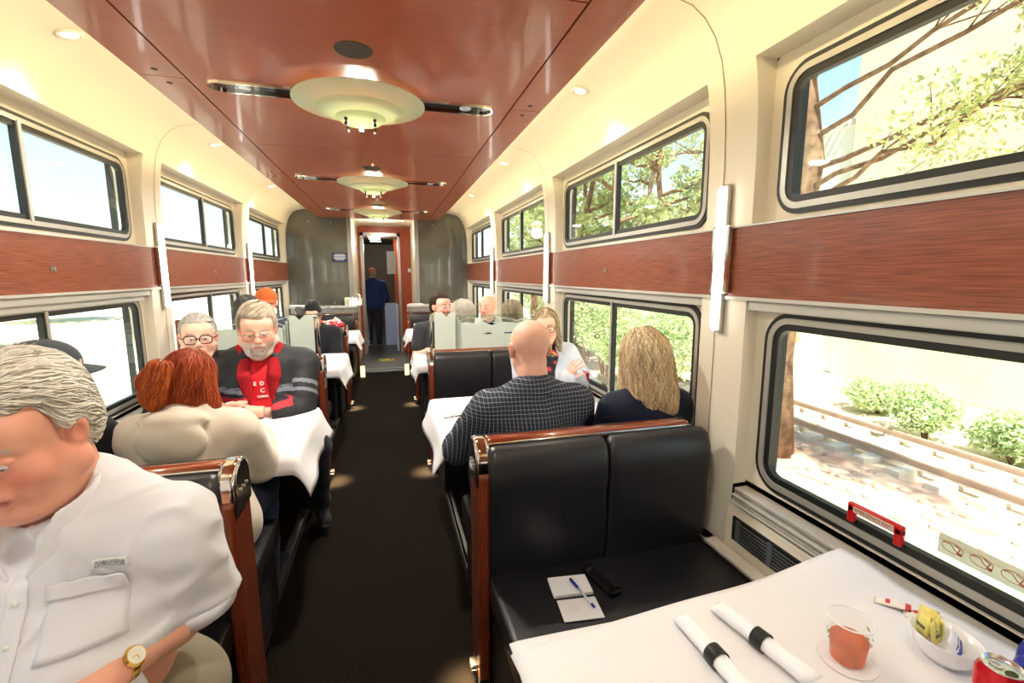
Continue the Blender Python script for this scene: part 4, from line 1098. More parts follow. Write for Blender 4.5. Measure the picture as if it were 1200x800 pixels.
        def col(P_):
            C = np.repeat(base[None], len(P_), 0); t = np.clip(0.5+0.9*w(*P_.T), 0, 1)[:, None]; C = C*(1-t)+b2*t; C *= (1-vary*0.3)
            if len(P_) > nv:
                per = (seg+1)*3; ns = (len(P_)-nv)//per; r = g.uniform(-1, 1, ns); tt = np.repeat(np.clip(0.5+0.6*r, 0, 1), per)[:, None]
                C[nv:nv+ns*per] = (base*(1-tt)+b2*tt)*(1+vary*np.repeat(g.uniform(-1, 1, ns), per))[:, None]
            return np.clip(C, 0, 1)
        s.hairf = F
        return qmesh(name, parts, hairm, s.t, col)
    def cap_ops(s, th=0.010, front=0.045, side=-0.01, back=-0.07, top=0.0, widen=0.0):
        """close hair: shell over the skull cut by a hairline"""
        h = s.Hd
        ops = [(h.el((0, -0.020, 0.036+top*0.5), (0.078+th+widen, 0.098+th, 0.085+th+top)), 0.02), (h.el((0, -0.055, -0.02), (0.066+th+widen, 0.055+th, 0.07)), 0.03)]
        # face cut: remove everything before the hairline
        ops.append((h.bx((0, 0.30+0.0, -0.30+front+0.02), (0.3, 0.30-0.04+0.02, 0.3)), 0.02, 's'))
        ops.append((h.bx((0, 0.13, -0.25+side), (0.3, 0.15, 0.25)), 0.015, 's'))
        ops.append((h.bx((0, -0.1, -0.25+back), (0.3, 0.3, 0.25)), 0.015, 's'))
        for q in (1, -1): ops.append((h.el((q*0.088, -0.004, -0.008), (0.022, 0.026, 0.034)), 0.006, 's'))
        return ops
    def glasses(s, col=(30, 30, 32), r=0.0016, w=0.026, hgt=0.019, metal=False, name='glasses', drop=0.0, half=False):
        h = s.Hd; k = h.k; mb = MB(); m = mat('spectacle_frame_%d_%d_%d' % col, col, 0.25, metal=0.8 if metal else 0.0)
        def W(a, b, c): return Vector(h.p(a, b, c-drop))
        lens = MB()
        for q in (1, -1):
            pts = [(q*0.0335+u, 0.107-abs(q*0.0335+u)*0.16, 0.004+v) for u, v in rrect(-w, -hgt, w, hgt, hgt*0.75, 5)]
            mb.loop([W(*p) for p in pts], r*k, 6); lens.add([W(*p) for p in pts], [tuple(range(len(pts)))])
            mb.tube([W(q*(0.0335+w), 0.099, 0.012), W(q*0.078, 0.085, 0.014), W(q*0.085, 0.02, 0.010), W(q*0.084, -0.015, 0.004), W(q*0.080, -0.03, -0.012)], r*k, 6)
        mb.tube([W(-0.0335+w, 0.106, 0.009), W(0, 0.112, 0.012), W(0.0335-w, 0.106, 0.009)], r*k, 6)
        g = mb.build(name, m, s.t, True); lens.build('lenses', shirtglass, g); return g
    def collar(s, color, z0=0.455, z1=0.505, r0=0.082, r1=0.068, open_=0.0, th=0.004, h=0.004, tilt=0.35, name='collar', m=None, front=0.06, cy=0.0, fold=False):
        T = s.T; Mr = Rx(-tilt); cz = (z0+z1)/2; hh = (z1-z0)/2
        fr = Fr(T.p(0, cy, cz), T.M @ Mr.T if False else T.M @ Rx(tilt*-1), s.H)
        def fn(X, Y, Z):
            x, y, z = X-fr.o[0], Y-fr.o[1], Z-fr.o[2]; M = fr.M
            u = x*M[0, 0]+y*M[1, 0]+z*M[2, 0]; v = x*M[0, 1]+y*M[1, 1]+z*M[2, 1]; ww = x*M[0, 2]+y*M[1, 2]+z*M[2, 2]
            t = np.clip((ww+hh)/(2*hh), 0, 1); R = r0+(r1-r0)*t
            d = np.abs(np.sqrt(u*u+(v*0.95)**2)-R)-th
            d = np.maximum(d, np.abs(ww)-hh)
            if open_: d = np.maximum(d, -(np.abs(u)-open_*(0.3+t)) if False else np.where(v > 0, open_*(0.25+t)-np.abs(u), -1.0))
            return d
        pr = (fn, fr.o-0.13, fr.o+0.13); F = Fld(fr.o-0.125, fr.o+0.125, h); F.op(pr, 0.004)
        return qmesh(name, [F.mesh()], m or clothm, s.t, color if callable(color) else (lambda P_: np.repeat(np.array([lin(color)]), len(P_), 0)))
def down(bias=(0, 0, -1), radial=0.6): return lambda L: np.stack([L[:, 0]/0.08*radial+bias[0], L[:, 1]/0.1*radial*0.6+bias[1], 0*L[:, 0]+bias[2]], 1)
# ------------------------------------------------------------------ people
def place(hw, face, hz_adj=0, **kw):
    """seat a figure so that its head comes to a given spot of the room"""
    H = 1.0
    lean = kw.get('lean', 0.08); Mt = Rx(-lean) @ Ry(kw.get('roll', 0.0)) @ Rz(math.radians(kw.get('twist', 0.0)))
    Mh = Rz(math.radians(kw.get('yaw', 0))) @ Rx(math.radians(kw.get('pitch', 0))) @ Ry(math.radians(kw.get('hroll', 0)))
    off = Mt @ v3(0, -0.005, 0.475)+(Mt @ v3(0, 0, 1))*(0.13+kw.get('neck', 0))+Mh @ v3(0, 0.045+kw.get('hfwd', 0), 0.055)
    z0 = 0.56
    H = (hw[2]-z0)/off[2]; H = min(max(H, 0.86), 1.12)
    a = math.radians(face-90); l = off*H
    x = hw[0]-(math.cos(a)*l[0]-math.sin(a)*l[1]); y = hw[1]-(math.sin(a)*l[0]+math.cos(a)*l[1])
    return dict(x=x, y=y, face=face, H=H, **kw)
def rgbf(c): c = np.array(lin(c)); return lambda P_: np.repeat(c[None], len(P_), 0)
def onfront(o, x, z, side=1):
    """point and normal on the front of a garment at local x, z"""
    from mathutils.bvhtree import BVHTree
    me = o.data
    if not hasattr(onfront, 'c'): onfront.c = {}
    if o.name not in onfront.c:
        onfront.c[o.name] = BVHTree.FromPolygons([v.co.copy() for v in me.vertices], [tuple(p.vertices) for p in me.polygons])
    h = onfront.c[o.name].ray_cast(Vector((x, side*1.5, z)), Vector((0, -side, 0)))
    return (h[0], h[1]) if h[0] is not None else (Vector((x, side*0.15, z)), Vector((0, side, 0)))

# 1 --- man in the white shirt, nearest, turned towards the window
p = P('older man in white short-sleeved shirt with gold watch, seated nearest on the left', skin='ruddy',
      **place((-0.655, 1.00, 1.245), 264, lean=0.10, yaw=2, pitch=-20, build=1.02, belly=0.05, hk=1.0, twist=-4,
              Lh=dict(ew=(-0.448, 1.12, 0.770), w=(-0.530, 0.930, 0.790), d=(0.5, 0.85, -0.02), n=(0, 0, -1), pole=(-0.75, -0.5, -0.8), curl=(0.3, 0.35, 0.3)), Rh=dict(w=(-0.98, 0.86, 0.79), d=(-0.5, 0.8, 0), n=(0, 0, -1))))
for q in (1, -1):                                   # the hand directions above are in room axes
    pass
p.body(hh=0.0032, bare=(-1, 1), armh=0.0045, fat=0.010, brows=(190, 180, 170), lips=(180, 90, 85), cheeks=0.75)
p.eyes((90, 110, 130), (0, -0.8)); p.lids(0.75)
ops = p.cap_ops(th=0.011, front=0.062, side=0.016, back=-0.080, top=0.004)
p.hair(ops, (240, 236, 226), n=2600, L=0.11, seg=8, rad=0.0016, wave=0.25, col2=(204, 196, 180), vary=0.10, h=0.0045,
       flow=lambda L: np.stack([L[:, 0]*3, -1.0+0*L[:, 0], -0.75-0*L[:, 1]], 1), lift=0.004)
sl = p.torso()
w1 = wob(30, 0.014, 21, 5); w2 = wob(60, 0.004, 5, 5, (1, 0.3, 0.3))
w3_ = wob(20, 1.0, 77, 4, (1, 0.5, 0.6)); w4_ = wob(34, 1.0, 78, 4, (1, 0.6, 0.5))
def fold_white(X, Y, Z): return w1(X, Y, Z)*0.7+w2(X, Y, Z)-0.007*np.exp(-(w3_(X, Y, Z)*5)**2)*1.4-0.005*np.exp(-(w4_(X, Y, Z)*6)**2)
def sleeve(p, q, f=0.62, r0=0.075, r1=0.098, side=None):
    S, E, W = p.arm[q]; e = S+(E-S)*f; return (RC(S, e, r0, r1), 0.04), e, unit(E-S)
adds = []; cuts = []
for q in (1, -1):
    pr, e, d = sleeve(p, q, 0.82, 0.058, 0.072); adds.append(pr)
    up = np.array([[1, 0, 0], [0, 1, 0], [0, 0, 1]])
    a = unit(np.cross(d, v3(0.3, 0.2, 1))); b_ = np.cross(d, a); M = np.stack([a, b_, d], 1)
    cuts.append((BOX(e+d*(0.115), (0.16, 0.16, 0.105), M), 0.004))
    cuts.append((RC(e-d*0.08, e+d*0.1, 0.052, 0.076), 0.006))
cuts.append((RC(p.T.p(0, 0.0, 0.48), p.T.p(0, 0.10, 0.66), 0.060, 0.085), 0.012))
cuts.append((p.T.el((0, 0.145, 0.455), (0.034, 0.07, 0.062)), 0.01))
shirtw = mat('white_shirt_cotton', (226, 226, 232), 0.8, bump=0.12, bscale=14, sheen=0.2)
cuts.append((BOX(v3(0, 0.1, 0.40), v3(0.5, 0.6, 0.225)), 0.004))
sh = p.garment('shirt', sl, 0.020, (236, 236, 240), 0.0055, cuts=cuts, folds=[fold_white], m=shirtw, adds=adds)
p.collar((238, 238, 242), z0=0.440, z1=0.540, r0=0.122, r1=0.084, open_=0.050, th=0.004, tilt=0.34, m=shirtw, cy=0.014, h=0.0035)
for q in (1, -1):
    pr_, e, d = sleeve(p, q, 0.82, 0.058, 0.072); a = unit(np.cross(d, v3(0.3, 0.2, 1))); b_ = np.cross(d, a)
    cf = MB(); n = 40; vs = []
    for r, t in ((0.0745, 0.0), (0.0785, 0.001), (0.0825, 0.030), (0.0785, 0.031), (0.0715, 0.002)):
        for j in range(n):
            t2 = 2*PI*j/n; rr_ = r*(1+0.035*math.sin(3*t2+1)+0.02*math.sin(5*t2)); vs.append(e-d*0.014+d*t+(a*math.cos(t2)+b_*math.sin(t2))*rr_)
    cf.add(vs, [(i*n+j, i*n+(j+1) % n, ((i+1) % 5)*n+(j+1) % n, ((i+1) % 5)*n+j) for i in range(5) for j in range(n)]); cf.build('sleeve_cuff', shirtw, sh, True)
T = p.T
def patch(o, x0, x1, z0, z1, name, m, parent, lift=0.003, n=10, skew=0.0, th=0.003):
    vs = []
    for j in range(n+1):
        for i in range(n+1):
            x = x0+(x1-x0)*i/n; z = z0+(z1-z0)*j/n+skew*(x-x0); c_, nr = onfront(o, x, z); vs.append(c_+nr*lift)
    fs = [(j*(n+1)+i, (j+1)*(n+1)+i, (j+1)*(n+1)+i+1, j*(n+1)+i+1) for j in range(n) for i in range(n)]
    b = MB().add(vs, fs).build(name, m, parent, True); md = b.modifiers.new('thickness', 'SOLIDIFY'); md.thickness = th; md.offset = 0; return b
patch(sh, -0.016, 0.016, 0.72, 0.985, 'placket', shirtw, sh, 0.002, 14)
for z in (0.95, 0.885, 0.82, 0.755):
    c_, nr = onfront(sh, 0.0, z); MB().ell(c_+nr*0.006, (0.006, 0.003, 0.006), 12, 8).build('button', white_pl, sh, True)
for q in (-1, 1):
    patch(sh, q*0.045 if q > 0 else -0.155, 0.155 if q > 0 else -0.045, 0.855, 0.965, 'chest_pocket', shirtw, sh, 0.003)
    patch(sh, q*0.043 if q > 0 else -0.157, 0.157 if q > 0 else -0.043, 0.945, 0.975, 'pocket_flap', shirtw, sh, 0.007)
tg = patch(sh, -0.168, -0.110, 0.990, 1.006, 'shirt_tag', mat('tag_white', (225, 226, 226), 0.5), sh, 0.004)
patch(sh, -0.163, -0.115, 0.993, 1.003, 'tag_print', mat('tag_grey_print', (110, 112, 112), 0.6, noise=(190, 190, 190), nscale=300), tg, 0.006, 8)
p.legwear((150, 140, 118), h=0.010)
# gold watch on the left wrist
S, E, W = p.arm[-1]; d = unit(W-E); c = E+(W-E)*0.90; a = unit(np.cross(d, v3(0, 0, 1))); b_ = np.cross(a, d)
gold = mat('gold_metal', (226, 182, 92), 0.2, metal=1.0)
wt = MB(); n = 36; R = 0.0335
for i in range(n):
    t0 = 2*PI*i/n; M_ = Matrix([[a[k]*math.cos(t0)+b_[k]*math.sin(t0), d[k], -a[k]*math.sin(t0)+b_[k]*math.cos(t0), 0] for k in range(3)]+[[0, 0, 0, 1]])
    ctr = Vector(c+(a*math.cos(t0)+b_*math.sin(t0))*R); wt.box((-0.0015, -0.0085, -0.0024), (0.002, 0.0085, 0.0024), bev=0.0008, seg=1, M=Matrix.Translation(ctr) @ M_)
wt = wt.build('wrist_watch', gold, p.t)
ca_, sa_ = math.cos(-p.face), math.sin(-p.face); cam_side = v3(ca_*(-p.x)-sa_*(-p.y), sa_*(-p.x)+ca_*(-p.y), 1.53)-c; cam_side = unit(cam_side); cam_side = unit(cam_side-d*(cam_side @ d)); s2 = np.cross(cam_side, d)
Mw = Matrix([[s2[k], d[k], cam_side[k], (c+cam_side*(R+0.001))[k]] for k in range(3)]+[[0, 0, 0, 1]])
MB().lathe([(0.0001, 0.0), (0.019, 0.0), (0.020, 0.004), (0.017, 0.009), (0.0001, 0.009)], 28, M=None).build('x', gold).data.transform(Mw)
o = bpy.data.objects['x']; o.name = 'watch_case'; o.parent = wt
o = MB().lathe([(0.0001, 0.0095), (0.0155, 0.0095), (0.0155, 0.009)], 28).build('watch_dial', mat('watch_dial', (232, 228, 214), 0.2), wt); o.data.transform(Mw)
o = MB().box((-0.0008, 0, 0.0098), (0.0008, 0.011, 0.0102)).box((0, -0.0008, 0.0098), (0.008, 0.0008, 0.0102)).build('watch_hands', gold, wt); o.data.transform(Mw)

# 2 --- man in the dark cap by the window
def baseball_cap(p, color, m=None, brim=0.075, side_curve=0.02, lift=0.0):
    h = p.Hd; c = lin(color)
    F = Fld(h.o-v3(0.20, 0.20, 0.02)*h.k, h.o+v3(0.20, 0.20, 0.16)*h.k, 0.004)
    F.op(h.el((0, -0.012, 0.040+lift), (0.089, 0.110, 0.090)), 0.01); F.op(h.bx((0, 0, -0.16+0.028+lift), (0.3, 0.3, 0.16)), 0.004, 's')
    F.op(h.el((0, -0.012, 0.030+lift), (0.082, 0.103, 0.085)), 0.004, 's')
    V, Q = F.mesh(); o = qmesh('cap', [(V, Q)], clothm, p.t, rgbf(color))
    mb = MB(); n = 16; vs = []
    for j in range(7):
        for i in range(n+1):
            a = math.radians(20+140*i/n); r = j/6; x = 0.086*math.cos(a); y = -0.012+0.106*math.sin(a)
            x2 = x*(1+0.02*r); y2 = y+brim*r*max(0, math.sin((a-math.radians(20))/math.radians(140)*PI))**0.6
            z = 0.034+lift-0.020*r-side_curve*(x/0.086)**2*(0.3+r)+0.012*r*0
            vs.append(Vector(h.p(x2, y2, z)))
    mb.add(vs, [(j*(n+1)+i, j*(n+1)+i+1, (j+1)*(n+1)+i+1, (j+1)*(n+1)+i) for j in range(6) for i in range(n)])
    b = mb.build('cap_brim', mat('cap_brim_%d' % sum(color), color, 0.8), o, True); md = b.modifiers.new('thickness', 'SOLIDIFY'); md.thickness = 0.003
    k = MB(); k.ell(h.p(0, -0.012, 0.131+lift), (0.007*h.k, 0.007*h.k, 0.004*h.k), 10, 6); k.build('cap_button', MAT['cap_brim_%d' % sum(color)], o)
    return o
def jacket(p, color, infl=0.030, h=0.009, name='jacket', folds=None, sleeve_r=(0.060, 0.052, 0.042), upto=0.93, cuts=(), adds=(), m=None, neck=0.066):
    pr = p.torso()+p.arms((0.050, 0.042, 0.032), (1, -1), upto)
    cc = list(cuts)+[(RC(p.T.p(0, 0.0, 0.47), p.T.p(0, 0.05, 0.66), neck-0.006, neck+0.012), 0.012)]
    return p.garment(name, pr, infl, color, h, cuts=cc, folds=folds or [wob(30, 0.008, 31, 5), wob(70, 0.003, 32, 4)], adds=adds, m=m)
p = P('person in dark grey baseball cap and black jacket, seated by the left window', skin='pink', **place((-1.20, 2.00, 1.175), 84, lean=0.10, yaw=-38, pitch=-4, hk=1.05))
p.body(hh=0.0045, hands=(), brows=(120, 110, 100)); p.eyes()
p.hair(p.cap_ops(th=0.006, front=0.06, side=0.0, back=-0.06), (150, 145, 138), n=500, L=0.03, seg=4)
baseball_cap(p, (62, 68, 72)); jacket(p, (30, 30, 34)); p.legwear((40, 42, 50), h=0.014)

# 3 --- woman with red hair in a cream hoodie
p = P('woman with auburn ponytail in cream hoodie, seated with her back to us on the left', skin='fair', female=True,
      **place((-0.765, 2.03, 1.115), 88, lean=0.20, yaw=10, pitch=-12, hk=1.10, build=1.18, Rh=dict(p=(0.12, 0.42, 0.79), d=(-0.5, 0.8, 0), n=(0, 0, -1)), Lh=dict(p=(-0.14, 0.40, 0.79), d=(0.5, 0.8, 0), n=(0, 0, -1))))
p.body(hh=0.0045, hands=(1,), brows=(120, 70, 50)); p.eyes()
h = p.Hd
ops = [(h.el((0, -0.022, 0.034), (0.090, 0.108, 0.096)), 0.02), (h.el((0, -0.055, -0.045), (0.092, 0.070, 0.085)), 0.04), (h.el((0.03, -0.065, -0.10), (0.078, 0.045, 0.06)), 0.03),
       (h.el((-0.062, -0.05, -0.085), (0.045, 0.05, 0.075)), 0.03),
       (h.bx((0, 0.26, 0.0), (0.3, 0.19, 0.055), None), 0.02, 's'), (h.bx((0, 0.20, -0.17), (0.3, 0.18, 0.15)), 0.02, 's')]
p.hair(ops, (146, 52, 26), n=3800, L=0.10, seg=9, rad=0.0012, wave=0.35, col2=(196, 92, 42), vary=0.30, h=0.005, lift=0.005,
       flow=lambda L: np.stack([-0.25+L[:, 0]*3, -0.15+0*L[:, 0], -1.0+0*L[:, 0]], 1))
# ponytail gathered high on the left with a pink elastic
pt = [h.p(-0.045, -0.100, 0.055), h.p(-0.070, -0.145, 0.050), h.p(-0.088, -0.150, 0.005), h.p(-0.090, -0.135, -0.050), h.p(-0.085, -0.125, -0.095)]
ops = [(RC(pt[0], pt[1], 0.020, 0.026), 0.02), (RC(pt[1], pt[2], 0.028, 0.036), 0.02), (RC(pt[2], pt[3], 0.036, 0.032), 0.02), (RC(pt[3], pt[4], 0.030, 0.012), 0.02)]
p.hair(ops, (156, 58, 26), n=1500, L=0.13, seg=9, rad=0.0013, wave=0.5, col2=(212, 110, 46), vary=0.3, name='ponytail', lift=0.006, flow=lambda L: np.stack([-0.2+0*L[:, 0], -0.1+0*L[:, 0], -1+0*L[:, 0]], 1))
mb = MB(); ax_ = unit(pt[1]-pt[0]); a = unit(np.cross(ax_, v3(0, 0, 1))); b_ = np.cross(ax_, a)
mb.loop([pt[0]+ax_*0.012+(a*math.cos(t)+b_*math.sin(t))*0.024 for t in [2*PI*i/20 for i in range(20)]], 0.006, 8); mb.build('hair_elastic', mat('pink_elastic', (214, 40, 90), 0.6), p.t, True)
T = p.T
hood = [(T.el((0, -0.125, 0.500), (0.130, 0.075, 0.050)), 0.02), (T.el((0, -0.165, 0.420), (0.135, 0.055, 0.095)), 0.02), (T.rc((-0.075, -0.05, 0.545), (0.075, -0.05, 0.545), 0.038, 0.038), 0.015), (T.rc((-0.11, -0.02, 0.50), (0, -0.105, 0.53), 0.032, 0.034), 0.03), (T.rc((0.11, -0.02, 0.50), (0, -0.105, 0.53), 0.032, 0.034), 0.03),
        (T.rc((-0.10, 0.0, 0.49), (-0.03, 0.085, 0.43), 0.03, 0.025), 0.03), (T.rc((0.10, 0.0, 0.49), (0.03, 0.085, 0.43), 0.03, 0.025), 0.03)]
hoodie = mat('cream_fleece', (214, 202, 184), 0.95, bump=0.1, bscale=200, sheen=0.4)
o = jacket(p, (214, 202, 184), 0.034, 0.0075, 'hoodie', m=hoodie, adds=hood, folds=[wob(24, 0.012, 41, 5), wob(60, 0.0045, 42, 4)], neck=0.060)
p.legwear((52, 60, 82), h=0.012, name='jeans')
for q in (1, -1):
    sd = MB(); sd.tube([T.p(q*0.035, -0.187, 0.44), T.p(q*0.02, -0.205, 0.40)], 0.001, 5)

# 4 --- woman in black glasses
p = P('woman with short grey hair and black-framed glasses in dark coat by the left window', skin='fair', female=True,
      **place((-1.035, 2.90, 1.185), 276, lean=0.10, yaw=12, pitch=-3, hk=1.10, build=1.15, Rh=dict(p=(0.1, 0.36, 0.80), d=(-0.8, 0.5, 0), n=(0, 0, -1)), Lh=dict(p=(-0.1, 0.38, 0.80), d=(0.8, 0.5, 0), n=(0, 0, -1))))
p.body(hh=0.004, hands=(), brows=(150, 140, 130), lips=(196, 110, 105), cheeks=0.4, fat=0.006); p.eyes((80, 90, 90)); p.lids(0.25)
ops = p.cap_ops(th=0.007, front=0.060, side=0.008, back=-0.07, top=0.002)
p.hair(ops, (222, 218, 210), n=1800, L=0.10, seg=7, rad=0.0010, col2=(178, 174, 166), vary=0.12, flow=lambda L: np.stack([L[:, 0]*2, -1.0+0*L[:, 0], -0.15+0*L[:, 0]], 1), lift=0.002)
p.glasses((18, 18, 20), 0.0024, 0.027, 0.021)
coat = mat('black_coat', (34, 35, 38), 0.9, bump=0.3, bscale=240)
jacket(p, (34, 35, 38), 0.036, 0.009, 'coat', m=coat, cuts=[(p.T.bx((0, 0.20, 0.42), (0.045, 0.16, 0.20), Ry(0.0), 0.02), 0.02)], adds=[(p.T.rc((-0.09, -0.02, 0.50), (0.09, -0.02, 0.50), 0.03, 0.03), 0.03)])
p.garment('scarf', [(p.T.el((0, 0.055, 0.45), (0.055, 0.05, 0.07)), 0.02)], 0.004, (190, 140, 130), 0.006, folds=[wob(60, 0.004, 3)], cuts=[(RC(p.T.p(0, 0, 0.46), p.T.p(0, 0.03, 0.6), 0.054, 0.06), 0.01)])
p.garment('blouse', p.torso(), 0.012, (70, 60, 60), 0.012); p.legwear((34, 34, 40), h=0.014)

# 5 --- man in red shirt and striped jacket
p = P('bearded man in red shirt and black striped jacket, hands clasped on left table', skin='pink',
      **place((-0.725, 2.86, 1.225), 278, lean=0.16, yaw=4, pitch=-17, build=1.24, belly=0.03, hk=1.10, fwd=0) if False else place((-0.725, 2.86, 1.225), 278, lean=0.16, yaw=4, pitch=-15, build=1.22, belly=0.03, hk=1.10,
              Rh=dict(w=(-0.890, 2.660, 0.800), d=(-0.78, 0.60, 0.10), n=(-0.6, -0.75, -0.25), curl=(0.75, 0.95, 0.6), pole=(1.0, -0.3, -0.5), thumb=(0.55, 0.35), k=1.08),
              Lh=dict(w=(-0.745, 2.670, 0.800), d=(0.80, 0.55, 0.08), n=(0.55, -0.8, 0.2), curl=(0.75, 0.95, 0.6), pole=(-1.0, -0.3, -0.5), thumb=(0.6, -0.1), k=1.08)))
p.body(hh=0.0036, brows=(190, 176, 160), lips=(170, 90, 85), cheeks=0.8, fat=0.010, stub=((214, 206, 198), 0.75)); p.eyes((100, 120, 130), (0.1, -0.45)); p.lids(0.45)
ops = p.cap_ops(th=0.007, front=0.062, side=0.014, back=-0.06, top=0.006)
p.hair(ops, (222, 210, 190), n=2000, L=0.06, seg=6, rad=0.0013, col2=(178, 158, 134), vary=0.15, wave=0.2, flow=lambda L: np.stack([0.7+L[:, 0]*3, 0.35-L[:, 1]*2, -0.55+0*L[:, 0]], 1), lift=0.004)
h = p.Hd
p.hair([(h.el((0, 0.078, -0.094), (0.030, 0.020, 0.026)), 0.01), (h.rc((-0.026, 0.088, -0.050), (0.026, 0.088, -0.050), 0.006, 0.006), 0.004), (h.rc((-0.030, 0.082, -0.055), (-0.026, 0.080, -0.09), 0.007, 0.009), 0.006), (h.rc((0.030, 0.082, -0.055), (0.026, 0.080, -0.09), 0.007, 0.009), 0.006),
        (h.el((0, 0.098, -0.063), (0.019, 0.02, 0.007)), 0.003, 's')],
       (220, 214, 206), n=700, L=0.018, seg=3, rad=0.0008, col2=(190, 180, 170), vary=0.1, name='beard', h=0.003)
p.glasses((120, 112, 104), 0.0011, 0.026, 0.017, metal=True, drop=0.006)
T = p.T
red = mat('red_cotton', (206, 18, 30), 0.75, bump=0.12, bscale=30)
ts = p.garment('shirt', p.torso(), 0.014, (206, 18, 30), 0.007, m=red, folds=[wob(30, 0.004, 3)], cuts=[(RC(T.p(0, 0.0, 0.47), T.p(0, 0.05, 0.66), 0.062, 0.075), 0.008)])
def jcol(base, gs, rd):
    Tm, To, Hk = p.T.M, p.T.o, p.T.k; arm = p.arm
    def fn(V):
        L = (V-To) @ Tm/Hk; C = np.repeat(np.array([lin(base)]), len(V), 0); z = L[:, 2]
        isarm = np.zeros(len(V), bool); tt = np.zeros(len(V))
        for q in (1, -1):
            S, E, W = arm[q]; d = E-S; l = np.linalg.norm(d); t = ((V-S) @ d)/l/l; r = np.linalg.norm(V-S-t[:, None]*d, axis=1); m = (r < 0.11) & (t > 0.25) & (np.abs(L[:, 0]) > 0.16); isarm |= m; tt[m] = t[m]
        b = ~isarm & (L[:, 1] > -0.3)
        C[b & (((z > 0.335) & (z < 0.358)) | ((z > 0.362) & (z < 0.366)))] = lin(gs); C[b & (z > 0.290) & (z < 0.315)] = lin(rd)
        C[isarm & (((tt > 0.42) & (tt < 0.50)) | ((tt > 0.60) & (tt < 0.67)))] = lin(gs)
        return C
    return fn
wedge = [(BOX(T.p(0, 0.24, 0.27), (0.062, 0.16, 0.30), T.M, 0.02), 0.015), (T.el((0, 0.20, 0.44), (0.105, 0.17, 0.16)), 0.02)]
jk = jacket(p, jcol((30, 31, 36), (118, 124, 136), (186, 40, 52)), 0.042, 0.0062, 'jacket', cuts=wedge, m=mat('padded_jacket', (30, 30, 34), 0.65, attr=True, bump=0.25, bscale=40),
            folds=[wob(28, 0.009, 51, 5), wob(75, 0.003, 52, 4)], adds=[(T.rc((-0.105, -0.05, 0.50), (0.105, -0.05, 0.50), 0.038, 0.038), 0.03), (T.rc((-0.115, -0.03, 0.50), (-0.095, 0.075, 0.42), 0.032, 0.022), 0.03), (T.rc((0.115, -0.03, 0.50), (0.095, 0.075, 0.42), 0.032, 0.022), 0.03), (T.el((0, -0.12, 0.47), (0.13, 0.055, 0.06)), 0.03)], neck=0.070)
lining = p.garment('jacket_lining', [(T.rc((-0.082, 0.0, 0.530), (-0.074, 0.130, 0.42), 0.032, 0.024), 0.02), (T.rc((0.082, 0.0, 0.530), (0.074, 0.130, 0.42), 0.032, 0.024), 0.02), (T.rc((-0.08, -0.01, 0.515), (0.08, -0.01, 0.515), 0.028, 0.028), 0.02),
            (T.rc((-0.074, 0.130, 0.42), (-0.060, 0.165, 0.22), 0.022, 0.012), 0.02), (T.rc((0.074, 0.130, 0.42), (0.060, 0.165, 0.22), 0.022, 0.012), 0.02)], 0.008, (168, 20, 34), 0.006, m=mat('red_fleece', (168, 20, 34), 0.95, bump=0.3, bscale=300), folds=[wob(60, 0.003, 3)], cuts=[(RC(p.T.p(0, 0, 0.46), p.T.p(0, 0.05, 0.66), 0.056, 0.066), 0.01)])
wprint = mat('white_print', (240, 236, 236), 0.6)
def chest_text(o, s_, x, z, size, par):
    c_, nr = onfront(o, x, z); nr = Vector(nr).normalized(); up = (Vector((0, 0, 1))-nr*nr.z).normalized(); rt = up.cross(nr)
    c_ = c_+nr*0.007; M = Matrix([[rt[k], up[k], nr[k], c_[k]] for k in range(3)]+[[0, 0, 0, 1]]); return text_mesh('shirt_print', s_, size, wprint, M, par, 0.0008, 0.0006)
chest_text(ts, 'E  D', 0.004, 0.925, 0.030, ts); chest_text(ts, 'CORNE', -0.012, 0.852, 0.016, ts); chest_text(ts, 'C', -0.012, 0.885, 0.032, ts)
p.leg[-1] = (p.leg[-1][0], v3(-0.27, 0.36, 0.56), v3(-0.27, 0.16, 0.13))
p.legwear((26, 28, 36), h=0.011)

# 6 --- far left: person in a blue top seen from behind
p = P('person with short dark grey hair in light blue shirt, seated from behind on the left', skin='tan', **place((-1.06, 3.98, 1.245), 90, lean=0.06, hk=1.0))
p.body(hh=0.006, hands=()); p.hair(p.cap_ops(th=0.010, front=0.06, side=0.02, back=-0.08), (98, 96, 94), n=700, L=0.03, seg=4, rad=0.0012, col2=(60, 58, 56), h=0.006)
jacket(p, (120, 176, 214), 0.020, 0.012, 'shirt'); p.legwear((50, 60, 84), h=0.016)
# 7 --- orange cap
p = P('person in an orange cap, seated by the far left window', skin='fair', **place((-1.16, 4.95, 1.265), 270, lean=0.04, hk=1.05))
p.body(hh=0.006, hands=()); p.eyes(); baseball_cap(p, (206, 104, 52)); p.hair(p.cap_ops(th=0.005, front=0.06, side=0.0, back=-0.06), (120, 100, 80), n=200, L=0.03, seg=4, h=0.006)
jacket(p, (70, 80, 100), 0.020, 0.012, 'sweater'); p.legwear((50, 52, 60), h=0.016)
